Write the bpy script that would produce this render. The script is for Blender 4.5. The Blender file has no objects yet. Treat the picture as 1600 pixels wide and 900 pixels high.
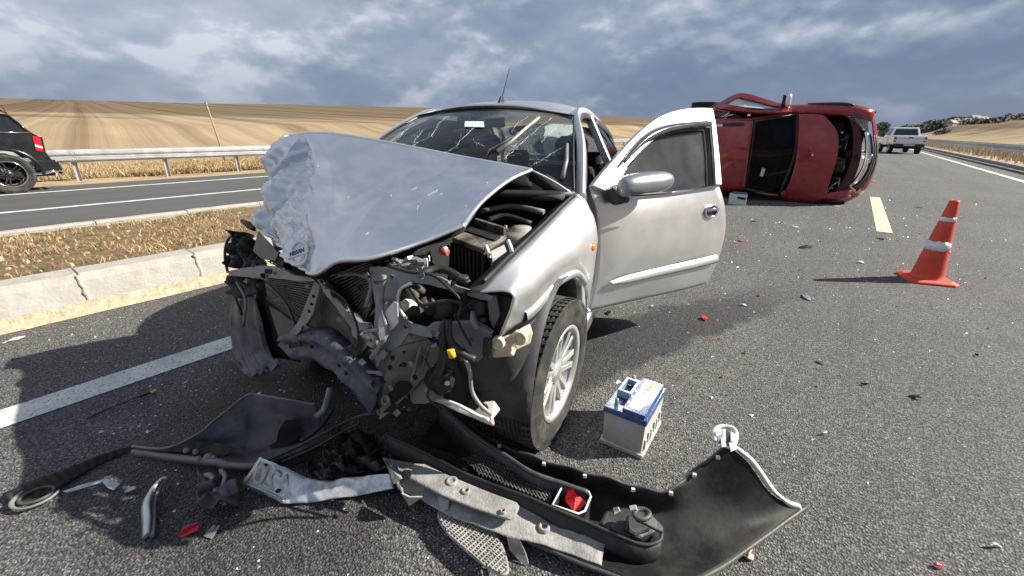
import bpy, bmesh, math, random
import numpy as np
from math import sin, cos, tan, pi, radians, hypot, atan2, sqrt
from mathutils import Vector, Matrix, noise as mnoise

# ------------------------------------------------------------------ camera, sky, sun, exposure
SC = bpy.context.scene
COL = SC.collection
F_PX, PITCH, ROLL, CAM_H, YAW = 659.0, radians(20.5), radians(.62), 1.30, radians(37.37)   # lens in 1600 px; world Y runs along the road
_f = np.array([-sin(YAW)*cos(PITCH), cos(YAW)*cos(PITCH), -sin(PITCH)])
_r = np.array([cos(YAW), sin(YAW), 0.0]); _u = np.cross(_r, _f)
CAM_R = cos(ROLL)*_r + sin(ROLL)*_u; CAM_U = -sin(ROLL)*_r + cos(ROLL)*_u
CAM_O = np.array([0, 0, CAM_H])
cam_d = bpy.data.cameras.new('camera'); cam = bpy.data.objects.new('camera', cam_d); COL.objects.link(cam)
cam_d.sensor_width = 36; cam_d.lens = 36*F_PX/1600; cam_d.clip_start = .02; cam_d.clip_end = 6000
m = Matrix.Identity(4)
for i in range(3):
    m[i][0] = CAM_R[i]; m[i][1] = CAM_U[i]; m[i][2] = -_f[i]; m[i][3] = CAM_O[i]
cam.matrix_world = m
SC.camera = cam

SUN_EL, SUN_AZ = radians(35.0), radians(40.0)          # azimuth counted from +X towards +Y
SUN_DIR = Vector((cos(SUN_AZ)*cos(SUN_EL), sin(SUN_AZ)*cos(SUN_EL), sin(SUN_EL)))
sun_d = bpy.data.lights.new('sun', 'SUN'); sun_d.energy = 5.0; sun_d.angle = radians(.53); sun_d.color = (1, .93, .82)
sun = bpy.data.objects.new('sun', sun_d); COL.objects.link(sun)
sun.rotation_euler = SUN_DIR.to_track_quat('Z', 'Y').to_euler(); sun.location = (0, 0, 30)

SC.view_settings.view_transform = 'Standard'; SC.view_settings.look = 'None'
SC.view_settings.exposure = 1.0; SC.view_settings.gamma = 1; SC.view_settings.use_curve_mapping = False

W = bpy.data.worlds.new('World'); SC.world = W; W.use_nodes = True
def build_sky():
    nt = W.node_tree; N = nt.nodes; Lk = nt.links; N.clear()
    def nd(t, **k):
        n = N.new(t)
        for a, b in k.items(): setattr(n, a, b)
        return n
    def mth(op, a, b=None, c=None, clamp=False):
        n = nd('ShaderNodeMath', operation=op); n.use_clamp = clamp
        for i, v in enumerate((a, b, c)):
            if v is None: continue
            if isinstance(v, (int, float)): n.inputs[i].default_value = v
            else: Lk.new(v, n.inputs[i])
        return n.outputs[0]
    def noise(vec, scale, det, rough, dist=0.0):
        n = nd('ShaderNodeTexNoise'); n.inputs['Scale'].default_value = scale; n.inputs['Detail'].default_value = det
        n.inputs['Roughness'].default_value = rough; n.inputs['Distortion'].default_value = dist
        Lk.new(vec, n.inputs['Vector']); return n.outputs[0]
    def ramp(fac, stops):
        n = nd('ShaderNodeValToRGB'); e = n.color_ramp.elements
        e[0].position, e[0].color = stops[0][0], (*stops[0][1], 1); e[1].position, e[1].color = stops[-1][0], (*stops[-1][1], 1)
        for p, c in stops[1:-1]:
            x = e.new(p); x.color = (*c, 1)
        Lk.new(fac, n.inputs[0]); return n.outputs[0]
    def mix(f, a, b, mode='MIX'):
        n = nd('ShaderNodeMix', data_type='RGBA', blend_type=mode)
        if isinstance(f, (int, float)): n.inputs[0].default_value = f
        else: Lk.new(f, n.inputs[0])
        Lk.new(a, n.inputs[6]); Lk.new(b, n.inputs[7]); return n.outputs[2]
    tc = nd('ShaderNodeTexCoord').outputs['Generated']
    sep = nd('ShaderNodeSeparateXYZ'); Lk.new(tc, sep.inputs[0])
    x, y, z = sep.outputs
    zp = mth('MAXIMUM', z, 0.0)
    den = mth('ADD', zp, .16)
    cmb = nd('ShaderNodeCombineXYZ'); Lk.new(mth('DIVIDE', x, den), cmb.inputs[0]); Lk.new(mth('DIVIDE', y, den), cmb.inputs[1]); cmb.inputs[2].default_value = 3.7
    deck = cmb.outputs[0]
    def mapped(off, sc, loc):
        n = nd('ShaderNodeMapping'); Lk.new(tc, n.inputs[0]); n.inputs['Scale'].default_value = sc; n.inputs['Location'].default_value = (loc[0], loc[1], loc[2]+off); return n.outputs[0]
    # cumulus: a density field and the same field a little higher up; where it thins upwards the head catches light
    SCL, LOC = (1, 1, 2.1), (4.1, 2.6, .45)
    n1 = noise(mapped(0, SCL, LOC), 4.2, 9, .50, .15); n2 = noise(mapped(.06, SCL, LOC), 4.2, 9, .50, .15)
    m1 = noise(mapped(0, (1, 1, 2.0), (1.3, .2, 2.2)), 11, 8, .52, .1); m2 = noise(mapped(.03, (1, 1, 2.0), (1.3, .2, 2.2)), 11, 8, .52, .1)
    lit = mth('ADD', mth('MULTIPLY', mth('SUBTRACT', n1, n2), 1.9), mth('MULTIPLY', mth('SUBTRACT', m1, m2), .8))
    big = noise(deck, .50, 3, .5, .3)
    wisps = noise(mapped(0, (1, 1, 1.7), (7.3, 1.1, .2)), 2.3, 5, .5, .5)
    # the deck is thinner over the fields to the left and piles up dark along the road
    side = mth('MULTIPLY_ADD', x, -.24, mth('MULTIPLY', y, -.14))
    def smooth(f_, lo, hi):
        n = nd('ShaderNodeMapRange', interpolation_type='SMOOTHSTEP'); n.inputs[1].default_value = lo; n.inputs[2].default_value = hi; Lk.new(f_, n.inputs[0]); return n.outputs[0]
    mass = smooth(mth('ADD', n1, mth('MULTIPLY', mth('SUBTRACT', m1, .5), .35)), .43, .59)
    v = mth('ADD', mth('MULTIPLY', mass, .12), mth('MULTIPLY', wisps, .62))
    v = mth('ADD', v, mth('MULTIPLY_ADD', big, .34, .055))
    v = mth('ADD', v, mth('MULTIPLY', mth('MULTIPLY', lit, .62), mth('MULTIPLY_ADD', mass, .75, .35)))
    v = mth('ADD', v, side)
    v = mth('ADD', v, mth('MULTIPLY', zp, .10))
    cloud = ramp(v, [(.38, (.098, .132, .208)), (.52, (.130, .170, .248)), (.66, (.190, .230, .308)), (.80, (.285, .322, .392)), (1.0, (.48, .505, .56))])
    # rain veil near the horizon
    veil = ramp(zp, [(0.0, (.115, .155, .240)), (1.0, (.120, .160, .245))])
    fz = mth('POWER', mth('SUBTRACT', 1.0, mth('MULTIPLY', zp, 5.0), clamp=True), 1.6)
    cloud = mix(mth('MULTIPLY', fz, .78), cloud, veil)
    sky = nd('ShaderNodeTexSky', sky_type='NISHITA'); sky.sun_disc = False; sky.sun_elevation = SUN_EL; sky.sun_rotation = radians(90) - SUN_AZ
    sky.air_density = 1.0; sky.dust_density = 1.5
    scl = nd('ShaderNodeVectorMath', operation='SCALE'); Lk.new(sky.outputs[0], scl.inputs[0]); scl.inputs['Scale'].default_value = .05
    tot = mix(.9, scl.outputs[0], cloud)
    bg = nd('ShaderNodeBackground'); bg.inputs['Strength'].default_value = .80; Lk.new(tot, bg.inputs[0])
    out = nd('ShaderNodeOutputWorld'); Lk.new(bg.outputs[0], out.inputs[0])
build_sky()
SC.cycles.use_denoising = True
SC.cycles.max_bounces = 6; SC.cycles.transparent_max_bounces = 12

# ------------------------------------------------------------------ where a pixel of the photograph lies on a real plane
def ray(px, py): return _f + CAM_R*(px-800)/F_PX + CAM_U*(450-py)/F_PX
def G(px, py, z=0.0):
    d = ray(px, py); return CAM_O + d*(z-CAM_H)/d[2]
class Frame:
    """A rigid frame (columns of R are its axes, t its origin): at() meets a sight line with one of its planes."""
    def __init__(s, R, t): s.R, s.t = np.array(R, float), np.array(t, float)
    def loc(s, p): return s.R.T @ (np.asarray(p, float)-s.t)
    def wor(s, p): return s.R @ np.asarray(p, float)+s.t
    def at(s, px, py, **k):
        o = s.loc(CAM_O); d = s.R.T @ ray(px, py); (ax, v), = k.items(); a = 'xyz'.index(ax)
        return o + d*(v-o[a])/d[a]
    def matrix(s):
        m = Matrix.Identity(4)
        for i in range(3):
            for j in range(3): m[i][j] = s.R[i, j]
            m[i][3] = s.t[i]
        return m

# ------------------------------------------------------------------ materials
MATS = {}
def mat(name, col, rough=.5, metal=0.0, var=.12, vscale=6.0, bump=0.0, bscale=60.0, coat=0.0, dirt=None, dirt_amt=0.0, dscale=3.0, spec=.5, trans=0.0, alpha=1.0, emit=0.0, ior=1.45, rvar=.1):
    if name in MATS: return MATS[name]
    M_ = bpy.data.materials.new(name); M_.use_nodes = True; nt = M_.node_tree; N = nt.nodes; Lk = nt.links
    b = N['Principled BSDF']
    tc = N.new('ShaderNodeTexCoord')
    n1 = N.new('ShaderNodeTexNoise'); n1.inputs['Scale'].default_value = vscale; n1.inputs['Detail'].default_value = 6; Lk.new(tc.outputs['Object'], n1.inputs['Vector'])
    r = N.new('ShaderNodeValToRGB'); e = r.color_ramp.elements
    e[0].position = .3; e[1].position = .7
    e[0].color = (*[c*(1-var) for c in col], 1); e[1].color = (*[min(1, c*(1+var)) for c in col], 1)
    Lk.new(n1.outputs[0], r.inputs[0]); out = r.outputs[0]
    rr = N.new('ShaderNodeMath'); rr.operation = 'MULTIPLY_ADD'; Lk.new(n1.outputs[0], rr.inputs[0]); rr.inputs[1].default_value = rvar*2; rr.inputs[2].default_value = max(0, rough-rvar)
    ro = rr.outputs[0]
    if dirt is not None:
        n2 = N.new('ShaderNodeTexNoise'); n2.inputs['Scale'].default_value = dscale; n2.inputs['Detail'].default_value = 9; n2.inputs['Roughness'].default_value = .7; Lk.new(tc.outputs['Object'], n2.inputs['Vector'])
        r2 = N.new('ShaderNodeValToRGB'); r2.color_ramp.elements[0].position = .45; r2.color_ramp.elements[1].position = .72; Lk.new(n2.outputs[0], r2.inputs[0])
        mm = N.new('ShaderNodeMath'); mm.operation = 'MULTIPLY'; Lk.new(r2.outputs[0], mm.inputs[0]); mm.inputs[1].default_value = dirt_amt
        mx = N.new('ShaderNodeMix'); mx.data_type = 'RGBA'; Lk.new(mm.outputs[0], mx.inputs[0]); Lk.new(out, mx.inputs[6]); mx.inputs[7].default_value = (*dirt, 1); out = mx.outputs[2]
        m3 = N.new('ShaderNodeMath'); m3.operation = 'MULTIPLY_ADD'; Lk.new(mm.outputs[0], m3.inputs[0]); m3.inputs[1].default_value = .35; Lk.new(ro, m3.inputs[2]); ro = m3.outputs[0]
        m4 = N.new('ShaderNodeMath'); m4.operation = 'MULTIPLY_ADD'; Lk.new(mm.outputs[0], m4.inputs[0]); m4.inputs[1].default_value = -metal; m4.inputs[2].default_value = metal; Lk.new(m4.outputs[0], b.inputs['Metallic'])
    else:
        b.inputs['Metallic'].default_value = metal
    Lk.new(out, b.inputs['Base Color']); Lk.new(ro, b.inputs['Roughness'])
    b.inputs['Specular IOR Level'].default_value = spec; b.inputs['IOR'].default_value = ior
    if coat: b.inputs['Coat Weight'].default_value = coat; b.inputs['Coat Roughness'].default_value = .06
    if trans: b.inputs['Transmission Weight'].default_value = trans
    if alpha < 1: b.inputs['Alpha'].default_value = alpha
    if emit: b.inputs['Emission Strength'].default_value = emit; Lk.new(out, b.inputs['Emission Color'])
    if bump:
        n3 = N.new('ShaderNodeTexNoise'); n3.inputs['Scale'].default_value = bscale; n3.inputs['Detail'].default_value = 5; Lk.new(tc.outputs['Object'], n3.inputs['Vector'])
        bp = N.new('ShaderNodeBump'); bp.inputs['Strength'].default_value = bump; bp.inputs['Distance'].default_value = .01; Lk.new(n3.outputs[0], bp.inputs['Height']); Lk.new(bp.outputs[0], b.inputs['Normal'])
    MATS[name] = M_
    return M_
def glass_mat(name, tint, alpha, rough=.03, ior=1.5):
    """thin pane: clear or tinted film with a mirror-like coat, so what lies behind it shows"""
    if name in MATS: return MATS[name]
    M_ = bpy.data.materials.new(name); M_.use_nodes = True; nt = M_.node_tree; N = nt.nodes; Lk = nt.links; N.clear()
    tr = N.new('ShaderNodeBsdfTransparent'); tr.inputs[0].default_value = (*tint, 1)
    gl = N.new('ShaderNodeBsdfGlossy'); gl.inputs['Roughness'].default_value = rough; gl.inputs[0].default_value = (.95, .97, 1, 1)
    df = N.new('ShaderNodeBsdfDiffuse'); df.inputs[0].default_value = (.42, .43, .42, 1)
    tc = N.new('ShaderNodeTexCoord'); n1 = N.new('ShaderNodeTexNoise'); n1.inputs['Scale'].default_value = 5; n1.inputs['Detail'].default_value = 8; Lk.new(tc.outputs['Object'], n1.inputs['Vector'])
    mr = N.new('ShaderNodeMapRange'); mr.inputs[1].default_value = .3; mr.inputs[2].default_value = .8; mr.inputs[3].default_value = alpha*.4; mr.inputs[4].default_value = alpha*1.6; Lk.new(n1.outputs[0], mr.inputs[0])
    fr = N.new('ShaderNodeFresnel'); fr.inputs[0].default_value = ior
    m0 = N.new('ShaderNodeMixShader'); Lk.new(mr.outputs[0], m0.inputs[0]); Lk.new(tr.outputs[0], m0.inputs[1]); Lk.new(df.outputs[0], m0.inputs[2])
    m1 = N.new('ShaderNodeMixShader'); Lk.new(fr.outputs[0], m1.inputs[0]); Lk.new(m0.outputs[0], m1.inputs[1]); Lk.new(gl.outputs[0], m1.inputs[2])
    o = N.new('ShaderNodeOutputMaterial'); Lk.new(m1.outputs[0], o.inputs[0])
    MATS[name] = M_; return M_

# ------------------------------------------------------------------ mesh helpers
RND = random.Random(7)
def fbm(p, s=1.0, o=4):
    return mnoise.fractal(Vector((float(p[0])*s, float(p[1])*s, float(p[2])*s)), 1.0, 2.0, o, noise_basis='PERLIN_ORIGINAL')
def V3(p): return Vector((float(p[0]), float(p[1]), float(p[2])))
class MB:
    def __init__(s): s.v = []; s.f = []; s.smooth_flags = []
    def add(s, vs, fs, smooth=False):
        o = len(s.v); s.v += [tuple(float(c) for c in p) for p in vs]; s.f += [tuple(i+o for i in f) for f in fs]; s.smooth_flags += [smooth]*len(fs); return s
    def box(s, c, size, R=None):
        c = V3(c); hx, hy, hz = [q/2 for q in size]; vs = []
        for dx in (-hx, hx):
            for dy in (-hy, hy):
                for dz in (-hz, hz):
                    p = Vector((dx, dy, dz)); p = (R @ p) if R is not None else p; vs.append(c+p)
        return s.add(vs, [(0, 1, 3, 2), (4, 6, 7, 5), (0, 4, 5, 1), (2, 3, 7, 6), (0, 2, 6, 4), (1, 5, 7, 3)])
    def hexa(s, bot, top):
        """solid between two rings of equal count"""
        n = len(bot); vs = list(bot)+list(top)
        return s.add(vs, [tuple(range(n-1, -1, -1)), tuple(range(n, 2*n))]+[(i, (i+1) % n, n+(i+1) % n, n+i) for i in range(n)])
    def tube(s, path, r, n=8, cap=True, flat=1.0):
        P = [V3(p) for p in path]; rs = r if isinstance(r, (list, tuple)) else [r]*len(P); vs = []; fs = []
        t0 = (P[1]-P[0]).normalized(); a = t0.orthogonal().normalized()
        for i, p in enumerate(P):
            t = (P[min(i+1, len(P)-1)]-P[max(i-1, 0)]).normalized(); a = (a-t*a.dot(t)); a = a.normalized() if a.length > 1e-6 else t.orthogonal().normalized(); b = t.cross(a)
            for k in range(n):
                w = 2*pi*k/n; vs.append(p+(a*cos(w)+b*sin(w)*flat)*rs[i])
        for i in range(len(P)-1):
            for k in range(n): fs.append((i*n+k, i*n+(k+1) % n, (i+1)*n+(k+1) % n, (i+1)*n+k))
        s.add(vs, fs, True)
        if cap: s.add(vs[:n], [tuple(range(n-1, -1, -1))]); s.add(vs[-n:], [tuple(range(n))])
        return s
    def grid(s, P, smooth=True, close_u=False, close_v=False):
        nr, nc = len(P), len(P[0]); vs = [p for row in P for p in row]; fs = []
        for i in range(nr if close_u else nr-1):
            for j in range(nc if close_v else nc-1):
                a, b = i, (i+1) % nr; c, d = j, (j+1) % nc
                fs.append((a*nc+c, b*nc+c, b*nc+d, a*nc+d))
        return s.add(vs, fs, smooth)
    def lathe(s, prof, n=24, c=(0, 0, 0), axis='z', smooth=True):
        rows = []
        for r, h in prof:
            row = []
            for k in range(n):
                w = 2*pi*k/n; a, b = r*cos(w), r*sin(w)
                q = {'z': (a, b, h), 'y': (a, h, b), 'x': (h, a, b)}[axis]; row.append((c[0]+q[0], c[1]+q[1], c[2]+q[2]))
            rows.append(row)
        return s.grid(rows, smooth, close_v=True)
    def plate(s, pts, thick, holes=(), n=None):
        """a flat-ish sheet with outline pts (3-D), optional holes, given thickness along its mean normal"""
        P = [V3(p) for p in pts]
        if n is None:
            nn = Vector((0, 0, 0))
            for i in range(len(P)): nn += P[i].cross(P[(i+1) % len(P)])
            n = nn.normalized()
        n = V3(n); bm = bmesh.new(); edges = []
        for loop in [P]+[[V3(q) for q in h_] for h_ in holes]:
            vv = [bm.verts.new(p) for p in loop]
            for i in range(len(vv)): edges.append(bm.edges.new((vv[i], vv[(i+1) % len(vv)])))
        bmesh.ops.triangle_fill(bm, use_beauty=True, use_dissolve=False, edges=edges, normal=n)
        bm.verts.index_update(); vs = [v.co.copy() for v in bm.verts]; fs = [tuple(v.index for v in f.verts) for f in bm.faces]
        be = [tuple(v.index for v in e.verts) for e in bm.edges if len(e.link_faces) == 1]; bm.free()
        k = len(vs); s.add([p+n*thick/2 for p in vs]+[p-n*thick/2 for p in vs], fs+[tuple(i+k for i in reversed(f)) for f in fs]+[(a, b, b+k, a+k) for a, b in be])
        return s
    def build(s, name, material, parent=None, bevel=0.0, solid=0.0, sub=0, fixn=True, segs=2, offset=0.0):
        me = bpy.data.meshes.new(name); me.from_pydata(s.v, [], s.f); me.update()
        me.polygons.foreach_set('use_smooth', s.smooth_flags)
        if fixn:
            bm = bmesh.new(); bm.from_mesh(me); bmesh.ops.remove_doubles(bm, verts=bm.verts, dist=1e-5); bmesh.ops.recalc_face_normals(bm, faces=bm.faces); bm.to_mesh(me); bm.free()
        me.materials.append(material)
        o = bpy.data.objects.new(name, me); COL.objects.link(o)
        if parent is not None: o.parent = parent
        if solid: md = o.modifiers.new('thickness', 'SOLIDIFY'); md.thickness = solid; md.offset = offset
        if bevel: md = o.modifiers.new('bevel', 'BEVEL'); md.width = bevel; md.segments = segs; md.limit_method = 'ANGLE'; md.angle_limit = radians(35)
        if sub: md = o.modifiers.new('subdivision', 'SUBSURF'); md.levels = sub; md.render_levels = sub
        return o
def cr(P, t):
    """Catmull-Rom through the list P at parameter t in 0..len-1"""
    n = len(P)-1; i = min(int(t), n-1); u = t-i
    p1, p2 = np.array(P[i], float), np.array(P[i+1], float); p0 = np.array(P[i-1], float) if i else 2*p1-p2; p3 = np.array(P[i+2], float) if i+2 <= n else 2*p2-p1
    return .5*((2*p1)+(-p0+p2)*u+(2*p0-5*p1+4*p2-p3)*u*u+(-p0+3*p1-3*p2+p3)*u**3)
def spline(P, n): return [cr(P, (len(P)-1)*k/n) for k in range(n+1)]
def surf(ctrl, nu, nv, f=None):
    """dense grid through a net of control points (rows x columns)"""
    rows = [spline(r, nv) for r in ctrl]; cols = list(zip(*rows)); out = [spline(list(c), nu) for c in cols]
    g = [[out[j][i] for j in range(nv+1)] for i in range(nu+1)]
    if f:
        for i in range(nu+1):
            for j in range(nv+1): g[i][j] = g[i][j]+np.array(f(i/nu, j/nv, g[i][j]))
    return g
def tag(o, label=None, cat=None, group=None, kind=None):
    if label: o['label'] = label
    if cat: o['category'] = cat
    if group: o['group'] = group
    if kind: o['kind'] = kind
    return o
def thing(name, label, cat, loc=(0, 0, 0), rotz=0.0, group=None, matrix=None, kind=None):
    o = bpy.data.objects.new(name, None); COL.objects.link(o); o.empty_display_size = .1
    if matrix is not None: o.matrix_world = matrix
    else: o.location = [float(c) for c in loc]; o.rotation_euler = (0, 0, rotz)
    return tag(o, label, cat, group, kind)
def copy_of(o, parent=None):
    c = o.copy(); COL.objects.link(c)
    if parent is not None: c.parent = parent
    return c

# ------------------------------------------------------------------ the setting
def node_mat(name):
    M_ = bpy.data.materials.new(name); M_.use_nodes = True; MATS[name] = M_
    nt = M_.node_tree; return M_, nt.nodes, nt.links, nt.nodes['Principled BSDF']
def pos_socket(N):
    g = N.new('ShaderNodeNewGeometry'); return g.outputs['Position']
def nz(N, Lk, vec, scale, det=5, rough=.6, dist=0.0):
    n = N.new('ShaderNodeTexNoise'); n.inputs['Scale'].default_value = scale; n.inputs['Detail'].default_value = det; n.inputs['Roughness'].default_value = rough; n.inputs['Distortion'].default_value = dist
    Lk.new(vec, n.inputs['Vector']); return n.outputs[0]
def rmp(N, Lk, fac, stops):
    n = N.new('ShaderNodeValToRGB'); e = n.color_ramp.elements
    e[0].position, e[0].color = stops[0][0], (*stops[0][1], 1); e[1].position, e[1].color = stops[-1][0], (*stops[-1][1], 1)
    for p, c in stops[1:-1]: q = e.new(p); q.color = (*c, 1)
    Lk.new(fac, n.inputs[0]); return n.outputs[0]
def mixc(N, Lk, f, a, b, mode='MIX'):
    n = N.new('ShaderNodeMix'); n.data_type = 'RGBA'; n.blend_type = mode
    for s_, v in ((0, f), (6, a), (7, b)):
        if isinstance(v, (int, float)): n.inputs[s_].default_value = v
        elif isinstance(v, tuple): n.inputs[s_].default_value = (*v, 1)
        else: Lk.new(v, n.inputs[s_])
    return n.outputs[2]
def mp(N, Lk, vec, scale=(1, 1, 1), rot=(0, 0, 0), loc=(0, 0, 0)):
    n = N.new('ShaderNodeMapping'); Lk.new(vec, n.inputs[0]); n.inputs['Scale'].default_value = scale; n.inputs['Rotation'].default_value = rot; n.inputs['Location'].default_value = loc; return n.outputs[0]

def asphalt(name, coarse=True, dark=1.0):
    M_, N, Lk, b = node_mat(name); p = pos_socket(N)
    vo = N.new('ShaderNodeTexVoronoi'); vo.inputs['Scale'].default_value = 128; vo.feature = 'F1'; vo.inputs['Randomness'].default_value = 1
    wob = N.new('ShaderNodeVectorMath'); wob.operation = 'MULTIPLY_ADD'
    nn = N.new('ShaderNodeTexNoise'); nn.inputs['Scale'].default_value = 60; Lk.new(p, nn.inputs['Vector']); Lk.new(nn.outputs['Color'], wob.inputs[0]); wob.inputs[1].default_value = (.006,)*3; Lk.new(p, wob.inputs[2])
    Lk.new(wob.outputs[0], vo.inputs['Vector'])
    sepc = N.new('ShaderNodeSeparateColor'); Lk.new(vo.outputs['Color'], sepc.inputs[0])
    d = dark
    stone = rmp(N, Lk, sepc.outputs[0], [(0, (.054*d, .0535*d, .052*d)), (.35, (.086*d, .084*d, .081*d)), (.75, (.134*d, .131*d, .125*d)), (1, (.205*d, .200*d, .191*d))])
    gap = rmp(N, Lk, vo.outputs['Distance'], [(.30, (1, 1, 1)), (.80, (.26, .26, .27))])
    col = mixc(N, Lk, 1.0, stone, gap, 'MULTIPLY')
    big = rmp(N, Lk, nz(N, Lk, p, .6, 6, .6), [(.3, (.86, .86, .88)), (.7, (1.12, 1.11, 1.08))])
    col = mixc(N, Lk, 1.0, col, big, 'MULTIPLY')
    # tyre-polished wheel tracks and old drips run along the road
    st = nz(N, Lk, mp(N, Lk, p, (1.3, .05, 1)), 1.2, 5, .55)
    col = mixc(N, Lk, 1.0, col, rmp(N, Lk, st, [(.3, (.90, .90, .91)), (.7, (1.1, 1.1, 1.1))]), 'MULTIPLY')
    # a trail of spilled fluid from under the car, and a drained patch below the engine, widened to darken the car's shadow
    def dot(vec, off):
        n = N.new('ShaderNodeVectorMath'); n.operation = 'DOT_PRODUCT'; Lk.new(p, n.inputs[0]); n.inputs[1].default_value = vec
        m_ = N.new('ShaderNodeMath'); m_.operation = 'ADD'; Lk.new(n.outputs['Value'], m_.inputs[0]); m_.inputs[1].default_value = off; return m_.outputs[0]
    def ma(op, a, b_=None, c_=None):
        n = N.new('ShaderNodeMath'); n.operation = op
        for i, v in enumerate((a, b_, c_)):
            if v is None: continue
            if isinstance(v, (int, float)): n.inputs[i].default_value = v
            else: Lk.new(v, n.inputs[i])
        return n.outputs[0]
    def sm(v, lo, hi):
        n = N.new('ShaderNodeMapRange'); n.interpolation_type = 'SMOOTHSTEP'; n.inputs[1].default_value = lo; n.inputs[2].default_value = hi; Lk.new(v, n.inputs[0]); return n.outputs[0]
    wb = ma('MULTIPLY_ADD', nz(N, Lk, p, 2.6, 5, .6), .30, -.15)
    sd = ma('ADD', dot((-.951, .311, 0), -.951*.9-.311*1.55), wb); tt = dot((.311, .951, 0), .311*.9-.951*1.55)
    upper = ma('SUBTRACT', ma('MULTIPLY_ADD', tt, -.13, .74), sd)
    trail = ma('MULTIPLY', ma('MULTIPLY', sm(sd, -.02, .05), sm(upper, -.05, .12)), ma('MULTIPLY', sm(tt, -.6, 0.0), ma('SUBTRACT', 1.0, sm(tt, 1.6, 3.3))))
    dx_ = dot((1, 0, 0), 1.72); dy_ = dot((0, 1, 0), -.80)
    rr0 = ma('ADD', ma('SQRT', ma('ADD', ma('MULTIPLY', dx_, dx_), ma('MULTIPLY', dy_, dy_))), ma('MULTIPLY', wb, 2.6))
    pool_shade = ma('SUBTRACT', 1.0, sm(rr0, .66, 1.02))
    wet_shade = ma('MAXIMUM', ma('MULTIPLY', trail, .72), ma('MULTIPLY', pool_shade, .66))
    col = mixc(N, Lk, wet_shade, col, mixc(N, Lk, 1.0, col, (.20, .205, .22), 'MULTIPLY'))
    ro_ = ma('MULTIPLY_ADD', pool_shade, -.16, .82); Lk.new(ro_, b.inputs['Roughness'])
    # faint scuffs left by the sliding wrecks
    scf = nz(N, Lk, mp(N, Lk, p, (5.5, .35, 1), (0, 0, radians(14))), 1.0, 6, .7)
    col = mixc(N, Lk, 1.0, col, rmp(N, Lk, scf, [(.30, (.74, .74, .75)), (.42, (1, 1, 1)), (1, (1.06, 1.06, 1.06))]), 'MULTIPLY')
    grit = nz(N, Lk, p, 240, 3, .6)
    col = mixc(N, Lk, 1.0, col, rmp(N, Lk, grit, [(.3, (.7, .7, .7)), (.7, (1.35, 1.35, 1.35))]), 'MULTIPLY')
    Lk.new(col, b.inputs['Base Color']); b.inputs['Specular IOR Level'].default_value = .35
    bp = N.new('ShaderNodeBump'); bp.inputs['Strength'].default_value = .9; bp.inputs['Distance'].default_value = .006; bp.invert = True
    Lk.new(vo.outputs['Distance'], bp.inputs['Height']); Lk.new(bp.outputs[0], b.inputs['Normal'])
    return M_
def far_asphalt():
    M_, N, Lk, b = node_mat('opposite_asphalt'); p = pos_socket(N)
    st = nz(N, Lk, mp(N, Lk, p, (1.2, .03, 1)), 1.5, 6, .6)
    c = rmp(N, Lk, st, [(.3, (.062, .062, .063)), (.7, (.088, .087, .086))])
    g = rmp(N, Lk, nz(N, Lk, p, 90, 3, .6), [(.3, (.75, .75, .75)), (.7, (1.25, 1.25, 1.25))])
    Lk.new(mixc(N, Lk, 1.0, c, g, 'MULTIPLY'), b.inputs['Base Color']); b.inputs['Roughness'].default_value = .85
    return M_
def paint_mat(name, col):
    M_, N, Lk, b = node_mat(name); p = pos_socket(N)
    n1 = nz(N, Lk, p, 70, 6, .7); n2 = nz(N, Lk, p, 6, 5, .6)
    c = mixc(N, Lk, rmp(N, Lk, n1, [(.36, (1, 1, 1)), (.47, (0, 0, 0))]), col, (.16, .155, .15))
    c = mixc(N, Lk, 1.0, c, rmp(N, Lk, n2, [(.3, (.72, .71, .69)), (.65, (1, 1, 1))]), 'MULTIPLY')
    Lk.new(c, b.inputs['Base Color']); b.inputs['Roughness'].default_value = .7
    bp = N.new('ShaderNodeBump'); bp.inputs['Strength'].default_value = .5; bp.inputs['Distance'].default_value = .004; Lk.new(n1, bp.inputs['Height']); Lk.new(bp.outputs[0], b.inputs['Normal'])
    return M_
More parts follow.
